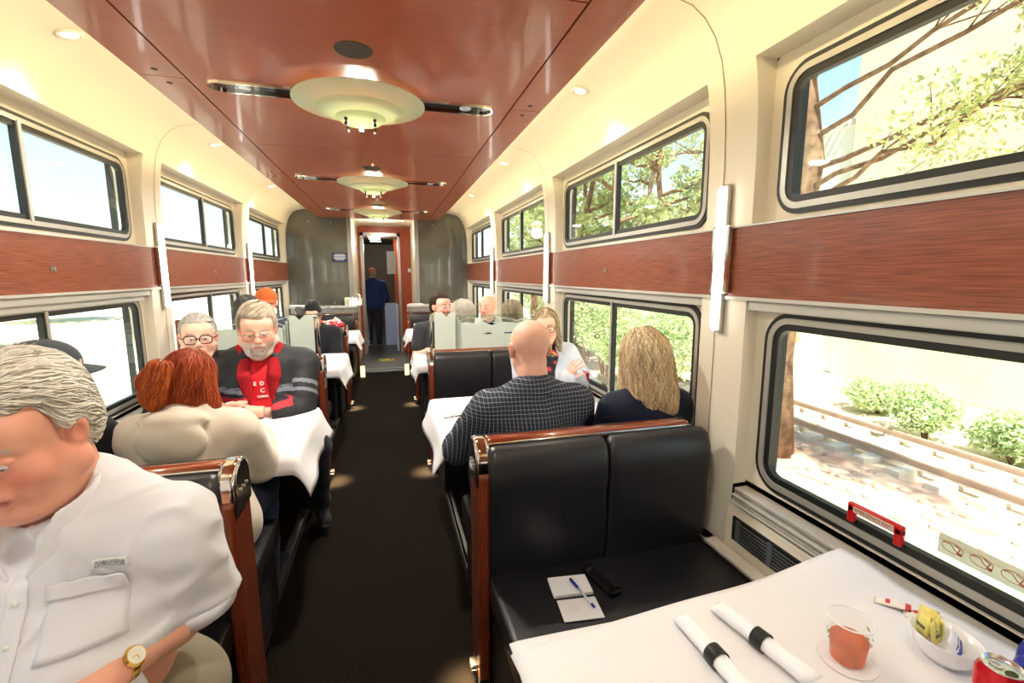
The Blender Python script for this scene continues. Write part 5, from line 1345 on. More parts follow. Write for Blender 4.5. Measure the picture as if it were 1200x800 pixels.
# 8 --- cowboy hat
p = P('person in a wide black cowboy hat and black coat, seated on the far left', skin='pink', **place((-0.745, 4.98, 1.12), 272, lean=0.10, yaw=-8, pitch=-12, hk=1.08))
p.body(hh=0.0055, hands=(), lips=(196, 90, 90)); p.eyes(); p.glasses((60, 60, 60), 0.0012, 0.025, 0.017)
p.hair(p.cap_ops(th=0.006, front=0.05, side=0.0, back=-0.07), (110, 90, 70), n=300, L=0.04, seg=4, h=0.006)
h = p.Hd; felt = mat('black_felt', (16, 16, 18), 0.85, sheen=0.3, bump=0.1, bscale=300)
F = Fld(h.o-v3(0.22, 0.22, 0.05), h.o+v3(0.22, 0.22, 0.24), 0.0055)
F.op(h.rc((0, -0.01, 0.06), (0, -0.005, 0.115), 0.092, 0.074), 0.02); F.op(h.el((0, 0.0, 0.205), (0.020, 0.075, 0.028)), 0.03, 's'); F.op(h.el((0.06, 0.06, 0.19), (0.02, 0.04, 0.04)), 0.02, 's'); F.op(h.el((-0.06, 0.06, 0.19), (0.02, 0.04, 0.04)), 0.02, 's')
F.op(h.bx((0, 0, -0.10+0.045), (0.3, 0.3, 0.10)), 0.004, 's')
hat = qmesh('cowboy_hat', [F.mesh()], felt, p.t)
n = 48; vs = []
for j in range(8):
    for i in range(n):
        a = 2*PI*i/n; r = j/7; x = (0.080+0.092*r)*math.cos(a); y = -0.01+(0.092+0.078*r)*math.sin(a); z = 0.050-0.012*r*math.sin(a)**2*2+0.045*r*r*abs(math.cos(a))**2.2
        vs.append(Vector(h.p(x, y, z)))
b = MB().add(vs, [(j*n+i, j*n+(i+1) % n, (j+1)*n+(i+1) % n, (j+1)*n+i) for j in range(7) for i in range(n)]).build('hat_brim', felt, hat, True); md = b.modifiers.new('thickness', 'SOLIDIFY'); md.thickness = 0.004
jacket(p, (28, 28, 34), 0.034, 0.011, 'coat', neck=0.06); p.legwear((30, 30, 36), h=0.016)
# 9 --- standing in the next car
p = P('person standing in the doorway beyond, from behind, in orange cap and navy jacket', skin='fair', x=-0.34, y=10.45, face=92, H=0.98, stand=True, lean=0.03, build=1.15, Lh=dict(p=(-0.25, 0.15, 0.85), d=(0, 0.3, -1), n=(1, 0, 0)), Rh=dict(p=(0.25, 0.15, 0.85), d=(0, 0.3, -1), n=(-1, 0, 0)))
p.body(hh=0.008, hands=()); baseball_cap(p, (206, 96, 40)); jacket(p, (34, 46, 92), 0.035, 0.014, 'jacket'); p.legwear((38, 38, 44), h=0.014)
p.hair(p.cap_ops(th=0.006, front=0.05, side=0.0, back=-0.07), (150, 120, 90), n=0, h=0.008)

# 11 --- bearded man at the far right
p = P('man with dark hair, beard and clear glasses in black t-shirt, far right aisle seat', skin='pink',
      **place((0.51, 4.72, 1.205), 270, lean=0.04, yaw=30, pitch=-2, hk=1.12, Rh=dict(p=(0.14, 0.30, 0.80), d=(-0.6, 0.7, 0.1), n=(0, 0, -1), h=0.005), Lh=dict(p=(-0.14, 0.32, 0.80), d=(0.6, 0.7, 0), n=(0, 0, -1))))
p.body(hh=0.0045, bare=(1,), armh=0.007, hands=(1,), brows=(60, 45, 35), cheeks=0.7, stub=((70, 52, 42), 0.8)); p.eyes()
p.hair(p.cap_ops(th=0.010, front=0.066, side=0.020, back=-0.06, top=0.004), (52, 38, 28), n=1000, L=0.03, seg=4, rad=0.0012, col2=(84, 62, 46), h=0.005)
h = p.Hd
p.hair([(h.rc((-0.060, 0.01, -0.060), (-0.02, 0.066, -0.100), 0.018, 0.020), 0.02), (h.rc((0.060, 0.01, -0.060), (0.02, 0.066, -0.100), 0.018, 0.020), 0.02), (h.el((0, 0.070, -0.108), (0.032, 0.026, 0.024)), 0.02), (h.rc((-0.024, 0.086, -0.050), (0.024, 0.086, -0.050), 0.007, 0.007), 0.006)],
       (82, 62, 50), n=500, L=0.02, seg=3, rad=0.001, col2=(150, 140, 130), name='beard', h=0.004)
p.glasses((190, 205, 205), 0.0016, 0.027, 0.018)
tshirt = p.garment('t_shirt', p.torso()+[(RC(p.arm[q][0], p.arm[q][0]+(p.arm[q][1]-p.arm[q][0])*0.62, 0.058, 0.056), 0.03) for q in (1, -1)], 0.014, (48, 50, 54), 0.009, folds=[wob(30, 0.004, 3)], cuts=[(RC(p.T.p(0, 0.0, 0.48), p.T.p(0, 0.05, 0.66), 0.060, 0.075), 0.008)])
p.legwear((40, 44, 56), h=0.016)
# 12 --- curly white hair
p = P('person with curly white hair from behind, at the etched glass divider', skin='pink', **place((0.615, 3.98, 1.19), 92, lean=0.04, hk=1.02, female=True))
p.body(hh=0.006, hands=()); h = p.Hd
p.hair([(h.el((0, -0.02, 0.03), (0.100, 0.112, 0.100)), 0.02), (h.el((0, -0.05, -0.04), (0.088, 0.075, 0.065)), 0.03), (h.bx((0, 0.26, -0.1), (0.3, 0.2, 0.15)), 0.02, 's')], (250, 244, 234), n=1600, L=0.03, seg=6, rad=0.0016, wave=1.6, col2=(224, 214, 200), vary=0.12, h=0.006, lift=0.008, dispn=wob(110, 0.006, 8, 6))
jacket(p, (216, 150, 140), 0.022, 0.012, 'sweater'); p.legwear((60, 62, 80), h=0.016)
# 13 --- bald man in white jacket
p = P('bald man in white jacket over black shirt, far right window seat', skin='pink', **place((1.00, 4.78, 1.19), 262, lean=0.04, yaw=-26, pitch=-4, hk=1.12))
p.body(hh=0.0045, hands=(), brows=(130, 110, 100), cheeks=0.7, stub=((200, 180, 170), 0.4)); p.eyes()
p.garment('shirt', p.torso(), 0.012, (30, 30, 34), 0.011)
jacket(p, (222, 224, 228), 0.034, 0.0095, 'jacket', cuts=[(BOX(p.T.p(0, 0.22, 0.32), (0.05, 0.16, 0.30), p.T.M, 0.02), 0.015)], adds=[(p.T.rc((-0.08, -0.02, 0.50), (0.08, -0.02, 0.50), 0.03, 0.03), 0.02)]); p.legwear((60, 64, 80), h=0.016)
# 14 --- grey bob
p = P('person with straight grey bob from behind, second right bench window side', skin='pink', female=True, **place((1.05, 3.96, 1.19), 90, lean=0.04, hk=1.04))
p.body(hh=0.006, hands=()); h = p.Hd
p.hair([(h.el((0, -0.02, 0.034), (0.092, 0.108, 0.094)), 0.02), (h.el((0, -0.035, -0.05), (0.092, 0.085, 0.085)), 0.04), (h.bx((0, 0.26, -0.1), (0.3, 0.2, 0.17)), 0.02, 's'), (h.bx((0, 0, -0.32), (0.3, 0.3, 0.20)), 0.01, 's')], (186, 176, 150), n=1600, L=0.10, seg=7, rad=0.0013, col2=(150, 140, 120), vary=0.15, h=0.006)
jacket(p, (90, 110, 130), 0.022, 0.012, 'sweater'); p.legwear((60, 62, 80), h=0.016)

# 15 --- woman with the scarf
p = P('fair-haired woman in glasses, patterned scarf and pale cardigan facing us, right window', skin='fair', female=True,
      **place((1.035, 2.98, 1.175), 258, lean=0.10, yaw=-8, pitch=-8, hroll=4, hk=1.06, build=1.08,
              Lh=dict(w=(1.13, 2.80, 0.86), d=(-0.3, 0.25, 0.6), n=(-0.6, -0.3, 0.3), curl=(0.2, 0.3, 0.25), spread=0.2, pole=(-0.8, -0.2, -0.8), thumb=(0.9, 0.3)), Rh=dict(w=(0.95, 2.75, 0.80), d=(-0.5, 0.7, 0.1), n=(0, 0, -1))))
p.body(hh=0.004, brows=(150, 120, 90), lips=(190, 90, 95), cheeks=0.5); p.eyes((80, 100, 110), (0, -0.5)); p.lids(0.5)
h = p.Hd
ops = [(h.el((0, -0.022, 0.036), (0.085, 0.106, 0.090)), 0.02), (h.el((0, -0.055, -0.05), (0.080, 0.055, 0.09)), 0.04)]
for q in (1, -1): ops += [(h.rc((q*0.074, 0.002, 0.02), (q*0.080, 0.000, -0.10), 0.014, 0.018), 0.03), (h.rc((q*0.080, 0.000, -0.10), (q*0.090, 0.02, -0.165), 0.018, 0.010), 0.02)]
ops += [(h.el((0, 0.125, -0.02), (0.080, 0.105, 0.11)), 0.02, 's')]
p.hair(ops, (224, 206, 172), n=2600, L=0.13, seg=9, rad=0.0013, wave=0.35, col2=(150, 126, 92), vary=0.2, h=0.0048, lift=0.004, flow=lambda L: np.stack([L[:, 0]*4, -0.2+0*L[:, 0], -1.0+0*L[:, 0]], 1))
p.glasses((96, 60, 40), 0.0016, 0.027, 0.020)
jacket(p, (206, 212, 224), 0.030, 0.0075, 'cardigan', cuts=[(BOX(p.T.p(0, 0.21, 0.28), (0.05, 0.16, 0.34), p.T.M, 0.02), 0.015)], folds=[wob(30, 0.010, 61, 5), wob(70, 0.003, 62, 4)], m=mat('pale_knit', (206, 212, 224), 0.9, bump=0.3, bscale=200, sheen=0.3))
p.garment('blouse', p.torso(), 0.012, (120, 118, 122), 0.010)
T = p.T; wa, wb_ = wob(75, 1, 71, 5), wob(75, 1, 72, 5)
def scol(V):
    C = np.repeat(np.array([lin((48, 48, 50))]), len(V), 0); a = wa(*V.T); b = wb_(*V.T); C[a > 0.38] = lin((224, 72, 88)); C[b > 0.42] = lin((232, 150, 56)); C[(a < -0.42)] = lin((120, 130, 120)); return C
p.garment('scarf', [(T.rc((-0.06, 0.0, 0.50), (-0.035, 0.10, 0.44), 0.030, 0.030), 0.02), (T.rc((0.06, 0.0, 0.50), (0.035, 0.10, 0.44), 0.030, 0.030), 0.02), (T.rc((-0.035, 0.10, 0.44), (-0.025, 0.15, 0.20), 0.034, 0.034), 0.03), (T.rc((0.035, 0.10, 0.44), (0.035, 0.15, 0.22), 0.030, 0.032), 0.02), (T.rc((-0.06, -0.03, 0.52), (0.06, -0.03, 0.52), 0.028, 0.028), 0.02)], 0.004, scol, 0.006, folds=[wob(90, 0.004, 9, 5)])
p.legwear((60, 66, 90), h=0.014)

# 16 --- bald man in the striped shirt
p = P('bald man in navy grid-striped shirt, back to us, right aisle seat', skin='pink',
      **place((0.575, 1.865, 1.215), 92, lean=0.06, yaw=-3, pitch=-6, hk=1.05, build=1.12, Lh=dict(p=(-0.16, 0.40, 0.80), d=(0.3, 0.9, 0), n=(0, 0, -1), pole=(-1, -0.6, -0.8)), Rh=dict(p=(0.16, 0.40, 0.80), d=(-0.3, 0.9, 0), n=(0, 0, -1), pole=(1, -0.6, -0.8))))
p.body(hh=0.0036, hands=(1,), brows=(150, 120, 100), cheeks=0.6); p.eyes()
m = bpy.data.materials.new('navy_grid_shirt'); m.use_nodes = True; t = m.node_tree; b = t.nodes['Principled BSDF']; b.inputs['Roughness'].default_value = 0.85
tcn = t.nodes.new('ShaderNodeTexCoord'); sx = t.nodes.new('ShaderNodeSeparateXYZ'); t.links.new(tcn.outputs['Object'], sx.inputs[0])
nz = t.nodes.new('ShaderNodeTexNoise'); nz.inputs['Scale'].default_value = 6; t.links.new(tcn.outputs['Object'], nz.inputs[0])
def mth(op, a, bb=None, c=None):
    q = t.nodes.new('ShaderNodeMath'); q.operation = op
    for i, x in enumerate((a, bb, c)):
        if x is None: continue
        if isinstance(x, (int, float)): q.inputs[i].default_value = x
        else: t.links.new(x, q.inputs[i])
    return q.outputs[0]
wv = mth('MULTIPLY', nz.outputs['Fac'], 0.014)
def line(co, per, wid): return mth('LESS_THAN', mth('MODULO', mth('ADD', mth('ADD', co, wv), 10.0), per), wid)
yoke = mth('GREATER_THAN', sx.outputs['Z'], 0.965)
v1 = line(sx.outputs['X'], 0.0155, 0.0023); v2 = line(sx.outputs['X'], 0.0155, 0.0012); h1 = line(sx.outputs['Z'], 0.0155, 0.0023); h2 = line(sx.outputs['Z'], 0.0155, 0.0010)
vv = mth('ADD', mth('MULTIPLY', v1, mth('SUBTRACT', 1.0, yoke)), mth('MULTIPLY', v2, yoke)); hh_ = mth('ADD', mth('MULTIPLY', h1, yoke), mth('MULTIPLY', h2, mth('SUBTRACT', 1.0, yoke)))
fc = mth('MINIMUM', mth('ADD', mth('MULTIPLY', vv, 0.75), mth('MULTIPLY', hh_, 0.6)), 1.0)
mx = t.nodes.new('ShaderNodeMix'); mx.data_type = 'RGBA'; mx.inputs['A'].default_value = (*lin((36, 42, 56)), 1); mx.inputs['B'].default_value = (*lin((160, 170, 186)), 1); t.links.new(fc, mx.inputs['Factor']); t.links.new(mx.outputs['Result'], b.inputs['Base Color'])
stripe = m
pr = p.torso()+p.arms((0.056, 0.048, 0.036), (1, -1), 0.95)
sh = p.garment('shirt', pr, 0.018, (30, 36, 50), 0.006, m=stripe, cuts=[(RC(p.T.p(0, 0.0, 0.49), p.T.p(0, 0.04, 0.66), 0.060, 0.075), 0.008)], folds=[wob(24, 0.007, 81, 5), wob(60, 0.0035, 82, 4, (1, 1, 0.3))])
p.collar((30, 36, 50), z0=0.475, z1=0.545, r0=0.094, r1=0.072, open_=0.02, th=0.005, tilt=0.12, m=stripe, cy=-0.004)
p.legwear((74, 98, 140), h=0.011, name='jeans', shoes=(60, 60, 66))

# 17 --- blonde woman
p = P('woman with long layered blonde hair in navy top, back to us, right window seat', skin='fair', female=True,
      **place((1.085, 1.80, 1.165), 90, lean=0.02, yaw=-6, pitch=-3, hroll=-4, hk=1.06, build=1.05))
p.body(hh=0.0045, hands=()); p.eyes(); h = p.Hd
ops = [(h.el((0, -0.022, 0.036), (0.091, 0.112, 0.098)), 0.02), (h.el((0.0, -0.055, -0.045), (0.104, 0.075, 0.10)), 0.05), (h.el((0.005, -0.075, -0.145), (0.104, 0.055, 0.085)), 0.05), (h.el((0.035, -0.085, -0.215), (0.070, 0.042, 0.07)), 0.04), (h.el((-0.050, -0.08, -0.19), (0.040, 0.038, 0.05)), 0.03)]
for q in (1, -1): ops += [(h.rc((q*0.074, 0.0, 0.02), (q*0.092, -0.01, -0.13), 0.020, 0.028), 0.03)]
ops += [(h.el((0, 0.135, -0.03), (0.080, 0.095, 0.12)), 0.02, 's')]
p.hair(ops, (246, 226, 188), n=6500, L=0.17, seg=12, rad=0.0016, wave=0.55, col2=(190, 156, 112), vary=0.28, h=0.005, lift=0.008, seed=5,
       flow=lambda L: np.stack([L[:, 0]*2.5*np.clip(1.2+L[:, 2]*8, -0.6, 1), -0.35+0*L[:, 0], -1.0+0*L[:, 0]], 1), dispn=wob(70, 0.006, 12, 6, (1, 1, 0.35)))
jacket(p, (30, 36, 56), 0.020, 0.008, 'top', folds=[wob(30, 0.006, 91, 5)]); p.legwear((50, 60, 84), h=0.014)
# ------------------------------------------------------------------ small things on the nearest right table (top of paper at z ~0.762)
TZ = 0.7625
def napkin_roll(x0, y0, x1, y1, lab, seed):
    L = math.hypot(x1-x0, y1-y0); ang = math.atan2(y1-y0, x1-x0)
    t = thing('napkin_roll', lab, 'napkin', (x0, y0, TZ+0.019), ang, 'rolled napkins')
    g = random.Random(seed); n = 26; vs = []; K = 14
    for i in range(K+1):
        u = i/K*L; 
        for j in range(n):
            a = 2*PI*j/n; sp = 1+0.10*(j/n)
            r = 0.0165*(1 if 0.03 < u < L-0.02 else 1.06)*sp*(0.94+0.02*math.sin(5*u/L*6+a*2)); skew = 0.010*math.sin(a)*(1 if i in (0, K) else 0)
            vs.append((u+skew, r*1.12*math.cos(a), r*0.95*math.sin(a)))
    fs = [(i*n+j, i*n+(j+1) % n, (i+1)*n+(j+1) % n, (i+1)*n+j) for i in range(K) for j in range(n)]
    MB().add(vs, fs).build('napkin', mat('white_napkin', (242, 241, 244), 0.8, bump=0.2, bscale=60), t, True).modifiers.new('t', 'SOLIDIFY').thickness = 0.0015
    sp_ = MB(); sp_.ell((0.012, 0, 0), (0.004, 0.013, 0.012), 14, 8)
    for r in (0.010, 0.006): sp_.loop([(0.002, r*math.cos(a), r*math.sin(a)) for a in [2*PI*k/16 for k in range(16)]], 0.0012, 5)
    sp_.build('rolled_end', MAT['white_napkin'], t)
    b = MB(); pr = [(0.0205, L*0.44), (0.0207, L*0.44+0.001), (0.0207, L*0.44+0.027), (0.0205, L*0.44+0.028)]
    b.lathe([(r*0.97, z) for r, z in pr], 28, M=Matrix.Rotation(PI/2, 4, 'Y')); b.build('black_band', mat('black_paper_band', (22, 22, 24), 0.45), t, True)
    return t
napkin_roll(0.598, 0.790, 0.603, 0.570, 'white napkin roll with black band, nearer the aisle on the right table', 1)
napkin_roll(0.700, 0.800, 0.738, 0.585, 'white napkin roll with black band, nearer the plastic cup', 2)
# plastic cup with amber drink
cup = thing('plastic_cup', 'clear plastic cup holding amber iced tea on the nearest right table', 'cup', (0.868, 0.625, TZ))
pl = bpy.data.materials.new('clear_plastic'); pl.use_nodes = True; t_ = pl.node_tree; b_ = t_.nodes['Principled BSDF']
b_.inputs['Base Color'].default_value = (0.95, 0.96, 0.96, 1); b_.inputs['Roughness'].default_value = 0.06; b_.inputs['Alpha'].default_value = 0.14; b_.inputs['Coat Weight'].default_value = 0.6
pr = [(0.0001, 0.002), (0.027, 0.002), (0.029, 0.0), (0.0305, 0.003), (0.0315, 0.02), (0.0355, 0.058), (0.0375, 0.078), (0.039, 0.088)]
MB().lathe(pr, 44).build('cup_wall', pl, cup, True)
MB().loop([(0.0395*math.cos(a), 0.0395*math.sin(a), 0.0885) for a in [2*PI*k/44 for k in range(44)]], 0.0017, 8).build('cup_rim', mat('frosted_rim', (236, 240, 240), 0.25), cup, True)
tea = mat('amber_tea', (236, 112, 6), 0.04, trans=0.68, ior=1.2)
MB().lathe([(0.0001, 0.003), (0.029, 0.003), (0.0305, 0.02), (0.0338, 0.046), (0.0001, 0.046)], 40).build('tea', tea, cup)
gp = mat('green_cup_print', (84, 160, 84), 0.5)
g = random.Random(4)
for cx in (-0.5, 2.4):
    lf = MB()
    for k in range(7):
        a = cx+g.uniform(-.35, .35); z = g.uniform(0.040, 0.068); r = 0.0305+(z-0.003)*0.1+0.0022; s = 0.0045; c_ = Vector((r*math.cos(a), r*math.sin(a), z)); tg = Vector((-math.sin(a), math.cos(a), 0)); ct = g.uniform(-1, 1); d_ = tg*math.cos(ct)+Vector((0, 0, 1))*math.sin(ct); e = d_.cross(Vector((math.cos(a), math.sin(a), 0)))
        lf.add([c_-d_*s*1.5, c_-e*s*.6, c_+d_*s*1.5, c_+e*s*.6], [(0, 1, 2, 3)])
    lf.build('green_leaf_print', gp, cup)
nt_ = MB().lathe([(0.0001, 0.0005), (0.046, 0.0005), (0.052, 0.001), (0.052, 0.0)], 40).build('drink_napkin', mat('thin_coaster', (232, 230, 232), 0.6)); nt_.location = (0.868, 0.625, TZ-0.0008); meta(nt_, 'thin pale round coaster under the plastic cup', 'coaster')
# bowl with sweetener packets
bw = thing('condiment_bowl', 'white ceramic bowl filled with sweetener packets by the right window', 'bowl', (1.055, 0.575, TZ))
def sqx(z, r, wv): return r
pr = [(0.0001, 0.004), (0.024, 0.0), (0.030, 0.002), (0.043, 0.020), (0.050, 0.050), (0.052, 0.053), (0.049, 0.052), (0.040, 0.022), (0.028, 0.007), (0.0001, 0.006)]
MB().lathe(pr, 48, sx=1.0, sy=1.15).build('bowl_body', mat('white_ceramic', (240, 240, 244), 0.2, coat=0.5), bw, True)
def packet(cx, cy, cz, rz, tilt, col, lab, nm='sweetener_packet', w=0.032, h=0.045, grp='packets in the bowl', prnt=None):
    o = thing(nm, lab, 'packet', (cx, cy, cz), rz, grp); o.rotation_euler = (tilt, 0, rz); n = 8; vs = []; 
    for s in (1, -1):
        for j in range(n+1):
            for i in range(n+1):
                u = i/n*2-1; v = j/n*2-1; th = 0.0032*max(0, (1-u**4)*(1-v**6)); vs.append((u*w/2, s*th+0.0012*math.sin(6*u+cx*90), v*h/2))
    m_ = (n+1)**2; fs = [(k+j*(n+1)+i, k+j*(n+1)+i+1, k+(j+1)*(n+1)+i+1, k+(j+1)*(n+1)+i) for k in (0, m_) for j in range(n) for i in range(n)]
    MB().add(vs, fs).build('packet_body', mat('packet_%d_%d_%d' % col, col, 0.5), o, True)
    b = MB(); b.box((-w*0.3, -0.0048, -h*0.16), (w*0.3, -0.0042, -h*0.02)); b.box((-w*0.2, -0.0048, h*0.10), (w*0.2, -0.0042, h*0.14)); b.box((-w*0.3, 0.0042, -h*0.16), (w*0.3, 0.0048, -h*0.02))
    b.build('packet_print', mat('print_%s' % str(prnt or (60, 70, 140)), prnt or (60, 70, 140), 0.5), o); return o
for i in range(5): packet(1.035+i*0.007, 0.545+i*0.004, TZ+0.048, 0.25+i*0.06, -0.5, (232, 230, 240), 'white sugar packet in the bowl, %s of the front bunch' % ['first', 'second', 'third', 'fourth', 'fifth'][i])
for i in range(6): packet(1.050+0.012*(i % 3), 0.590+0.010*(i//3)+0.004*i, TZ+0.046+0.003*(i % 2), 0.2+i*0.35, -0.25+0.12*i, (236, 222, 130), 'yellow sweetener packet in the bowl, %s of the rear bunch' % ['first', 'second', 'third', 'fourth', 'fifth', 'last'][i], prnt=(90, 110, 80))
for i, (x, y, rz, cl, lab) in enumerate(((1.110, 0.715, 0.6, (236, 226, 214), 'cream packet with red tip lying by the window, left of the bowl'), (1.135, 0.670, 1.0, (238, 230, 222), 'cream packet lying between bowl and window'))):
    o = packet(x, y, TZ+0.006, rz, PI/2-0.15, cl, lab, 'creamer_packet', 0.028, 0.062, None, (200, 40, 44))
    MB().prism([(-0.014, 0.026), (0.014, 0.026), (0.010, 0.036), (-0.010, 0.036)], 1, -0.002, 0.002).build('red_tip', red_pl, o)
# soda can
can = thing('soda_can', 'opened red soda can with white script at the right frame edge', 'can', (0.968, 0.447, TZ))
pr = [(0.0001, 0.004), (0.020, 0.004), (0.024, 0.0), (0.0315, 0.010), (0.0328, 0.016), (0.0328, 0.104), (0.031, 0.110), (0.0275, 0.117), (0.0268, 0.121)]
MB().lathe(pr, 48).build('can_body', mat('red_can_paint', (200, 22, 34), 0.22, metal=0.35), can, True)
alu = mat('can_aluminium', (214, 214, 216), 0.22, metal=0.9)
MB().lathe([(0.0268, 0.120), (0.0272, 0.1225), (0.0258, 0.1225), (0.0245, 0.1165), (0.022, 0.116), (0.0001, 0.1165)], 48).build('can_lid', alu, can, True)
MB().prism([(0.010*math.cos(a)*1.0-0.0, -0.012+0.0075*math.sin(a)) for a in [2*PI*k/20 for k in range(20)]], 2, 0.1163, 0.1168).build('can_opening', blackgloss, can)
tb = MB(); tb.loop([(0.0065*math.cos(a), 0.008+0.0085*math.sin(a), 0.1185) for a in [2*PI*k/18 for k in range(18)]], 0.0014, 6); tb.box((-0.004, -0.002, 0.1175), (0.004, 0.003, 0.1190)); tb.build('pull_tab', alu, can)
# wrap the lettering round the can
def wrap_text(s_, size, r, z, a0, m, parent, nm='can_lettering', shear=0.25):
    o = text_mesh(nm, s_, size, m, Matrix.Identity(4), parent, 0.0002, 0.0003)
    for v in o.data.vertices:
        x, y, zz = v.co; x += y*shear; a = a0+x/r; v.co = ((r+0.0003+zz)*math.cos(a), (r+0.0003+zz)*math.sin(a), z+y)
    return o
wrap_text('Coca-Cola', 0.026, 0.0328, 0.075, -PI*0.62, wprint, can); wrap_text('Coca-Cola', 0.026, 0.0328, 0.075, PI*0.75, wprint, can)
# crisp bag
bg_ = thing('snack_bag', 'crumpled blue foil snack bag behind the soda can', 'snack bag', (1.150, 0.500, TZ), 0.35)
n = 14; vs = []; g = random.Random(6); nz_ = wob(90, 0.006, 4, 5)
for s in (1, -1):
    for j in range(n+1):
        for i in range(n+1):
            u = i/n*2-1; v = j/n; th = 0.016*max(0, (1-u**4))*math.sin(PI*min(max(v, 0.0), 1))**0.7; p_ = (u*0.058, s*th, v*0.062+0.002); d_ = float(nz_(*p_)) * (0 if i in (0, n) or j in (0, n) else 1)
            vs.append((p_[0], p_[1]+d_, p_[2]+0.004*math.sin(9*u)*v))
m_ = (n+1)**2; fs = [(k+j*(n+1)+i, k+j*(n+1)+i+1, k+(j+1)*(n+1)+i+1, k+(j+1)*(n+1)+i) for k in (0, m_) for j in range(n) for i in range(n)]
MB().add(vs, fs).build('bag_foil', mat('blue_foil', (44, 50, 150), 0.25, metal=0.4, noise=(60, 66, 176), nscale=40), bg_, True)
pb = MB(); pb.add([(-0.03, -0.0225, 0.012), (0.02, -0.0225, 0.012), (0.026, -0.0205, 0.034), (-0.024, -0.0205, 0.036)], [(0, 1, 2, 3)]); pb.build('bag_print', mat('bag_pale_print', (220, 218, 230), 0.4), bg_)

# ------------------------------------------------------------------ notepad, pen and strap on the nearest right seat
SZ = 0.489
nb = thing('spiral_notepad', 'open white spiral notepad lying on the black right seat', 'notepad', (0.548, 1.262, SZ), -0.10)
pp = mat('notepad_paper', (236, 236, 240), 0.75)
MB().box((-0.068, 0.006, 0.0), (0.066, 0.100, 0.009), bev=0.001).build('page_block', pp, nb)
MB().box((-0.062, -0.100, 0.0), (0.066, -0.006, 0.003), bev=0.0008).build('turned_page', pp, nb)
sp_ = MB()
for i in range(19):
    x = -0.058+i*0.0066; sp_.loop([(x+0.0008*math.sin(a), 0.0095*math.cos(a), 0.0055+0.007*math.sin(a)) for a in [2*PI*k/12 for k in range(12)]], 0.0006, 4)
sp_.build('wire_spiral', mat('wire_dark', (90, 90, 94), 0.3, metal=0.8), nb)
hw_ = MB(); g = random.Random(9)
for r in range(3):
    x = -0.035
    while x < 0.0: w_ = g.uniform(0.004, 0.009); hw_.tube([(x+w_*k/4, -0.030-r*0.013+0.0015*math.sin(k*2.2+r), 0.0036) for k in range(5)], 0.0003, 4); x += w_+0.003
hw_.build('handwriting', mat('pencil_grey', (120, 122, 140), 0.6), nb)
pn = thing('ballpoint_pen', 'blue and clear ballpoint pen lying on the open notepad', 'pen', (0.573, 1.262, SZ+0.0155), math.radians(-80))
b = MB(); b.tube([(-0.072, 0, 0.0005), (-0.020, 0, 0.0)], 0.0046, 12); b.tube([(-0.072, 0.0052, 0.0), (-0.030, 0.0052, 0.0)], 0.0011, 6); b.build('pen_cap', blue_pl, pn, True)
MB().tube([(-0.020, 0, 0), (0.055, 0, -0.003)], 0.0038, 10).build('pen_barrel', mat('clear_barrel', (214, 222, 236), 0.15), pn, True)
MB().tube([(0.055, 0, -0.003), (0.070, 0, -0.0035)], [0.0041, 0.0034], 10).build('pen_end', blue_pl, pn, True)
gc = thing('spectacle_case', 'black glossy folded strap-like case on the seat beside the notepad', 'case', (0.668, 1.315, SZ), math.radians(-78))
cm = mat('black_patent', (26, 22, 22), 0.15, bump=0.4, bscale=60)
vs = []; n = 20
for i in range(n+1):
    u = i/n
    for j in range(9):
        v = j/8*2-1; vs.append((-0.085+0.165*u, v*0.021, 0.004+0.009*(1-v**4)*(1 if u > 0.85 or u < 0.12 else 0.55)+0.0012*math.sin(u*30+v*3)))
for i in range(n+1):
    u = i/n
    for j in range(9): v = j/8*2-1; vs.append((-0.085+0.165*u, v*0.021, 0.0))
k = (n+1)*9; fs = [(q+i*9+j, q+(i+1)*9+j, q+(i+1)*9+j+1, q+i*9+j+1) for q in (0, k) for i in range(n) for j in range(8)]
fs += [(i*9, (i+1)*9, k+(i+1)*9, k+i*9) for i in range(n)]+[(i*9+8, (i+1)*9+8, k+(i+1)*9+8, k+i*9+8) for i in range(n)]+[(j, j+1, k+j+1, k+j) for j in range(8)]+[(n*9+j, n*9+j+1, k+n*9+j+1, k+n*9+j) for j in range(8)]
MB().add(vs, fs).build('case_body', cm, gc, True)
MB().box((0.062, -0.024, 0.004), (0.082, 0.024, 0.017), bev=0.004).build('case_clasp', blackgloss, gc)

# ------------------------------------------------------------------ emergency handles and stickers on the lower windows
XW = XC+(1.325+RW)
def emergency(y0, k, sx=1):
    xw = XC+sx*(1.325+RW)
    h = thing('emergency_handle', 'red emergency window pull handle on the right lower window, %s' % k, 'handle', (xw-sx*0.012, y0, 0.845), 0, 'red emergency window handles')
    b = MB(); b.box((-0.008, -0.075, 0.008), (0.008, 0.075, 0.036), bev=0.005, seg=3)
    for q in (-1, 1): b.box((-0.008, q*0.075-(0.022 if q > 0 else 0), -0.022), (0.008, q*0.075+(0.022 if q < 0 else 0), 0.03), bev=0.005, seg=3)
    b.build('handle_bar', red_pl, h, True)
    l = MB().box((-sx*0.0095-0.0006, -0.055, 0.013), (-sx*0.0095+0.0006, 0.055, 0.030)).build('handle_label', mat('label_cream', (206, 190, 172), 0.5), h)
    M = Matrix(((0, 0, -1, -0.0105), (-1, 0, 0, 0), (0, 1, 0, 0.0215), (0, 0, 0, 1)))
    text_mesh('label_lettering', 'EMERGENCY EXIT', 0.0125, mat('dark_red_print', (150, 40, 40), 0.5), M, l, 0.0002)
    return h
emergency(0.885, 'nearest'); emergency(0.885+PIT, 'behind the blonde woman')
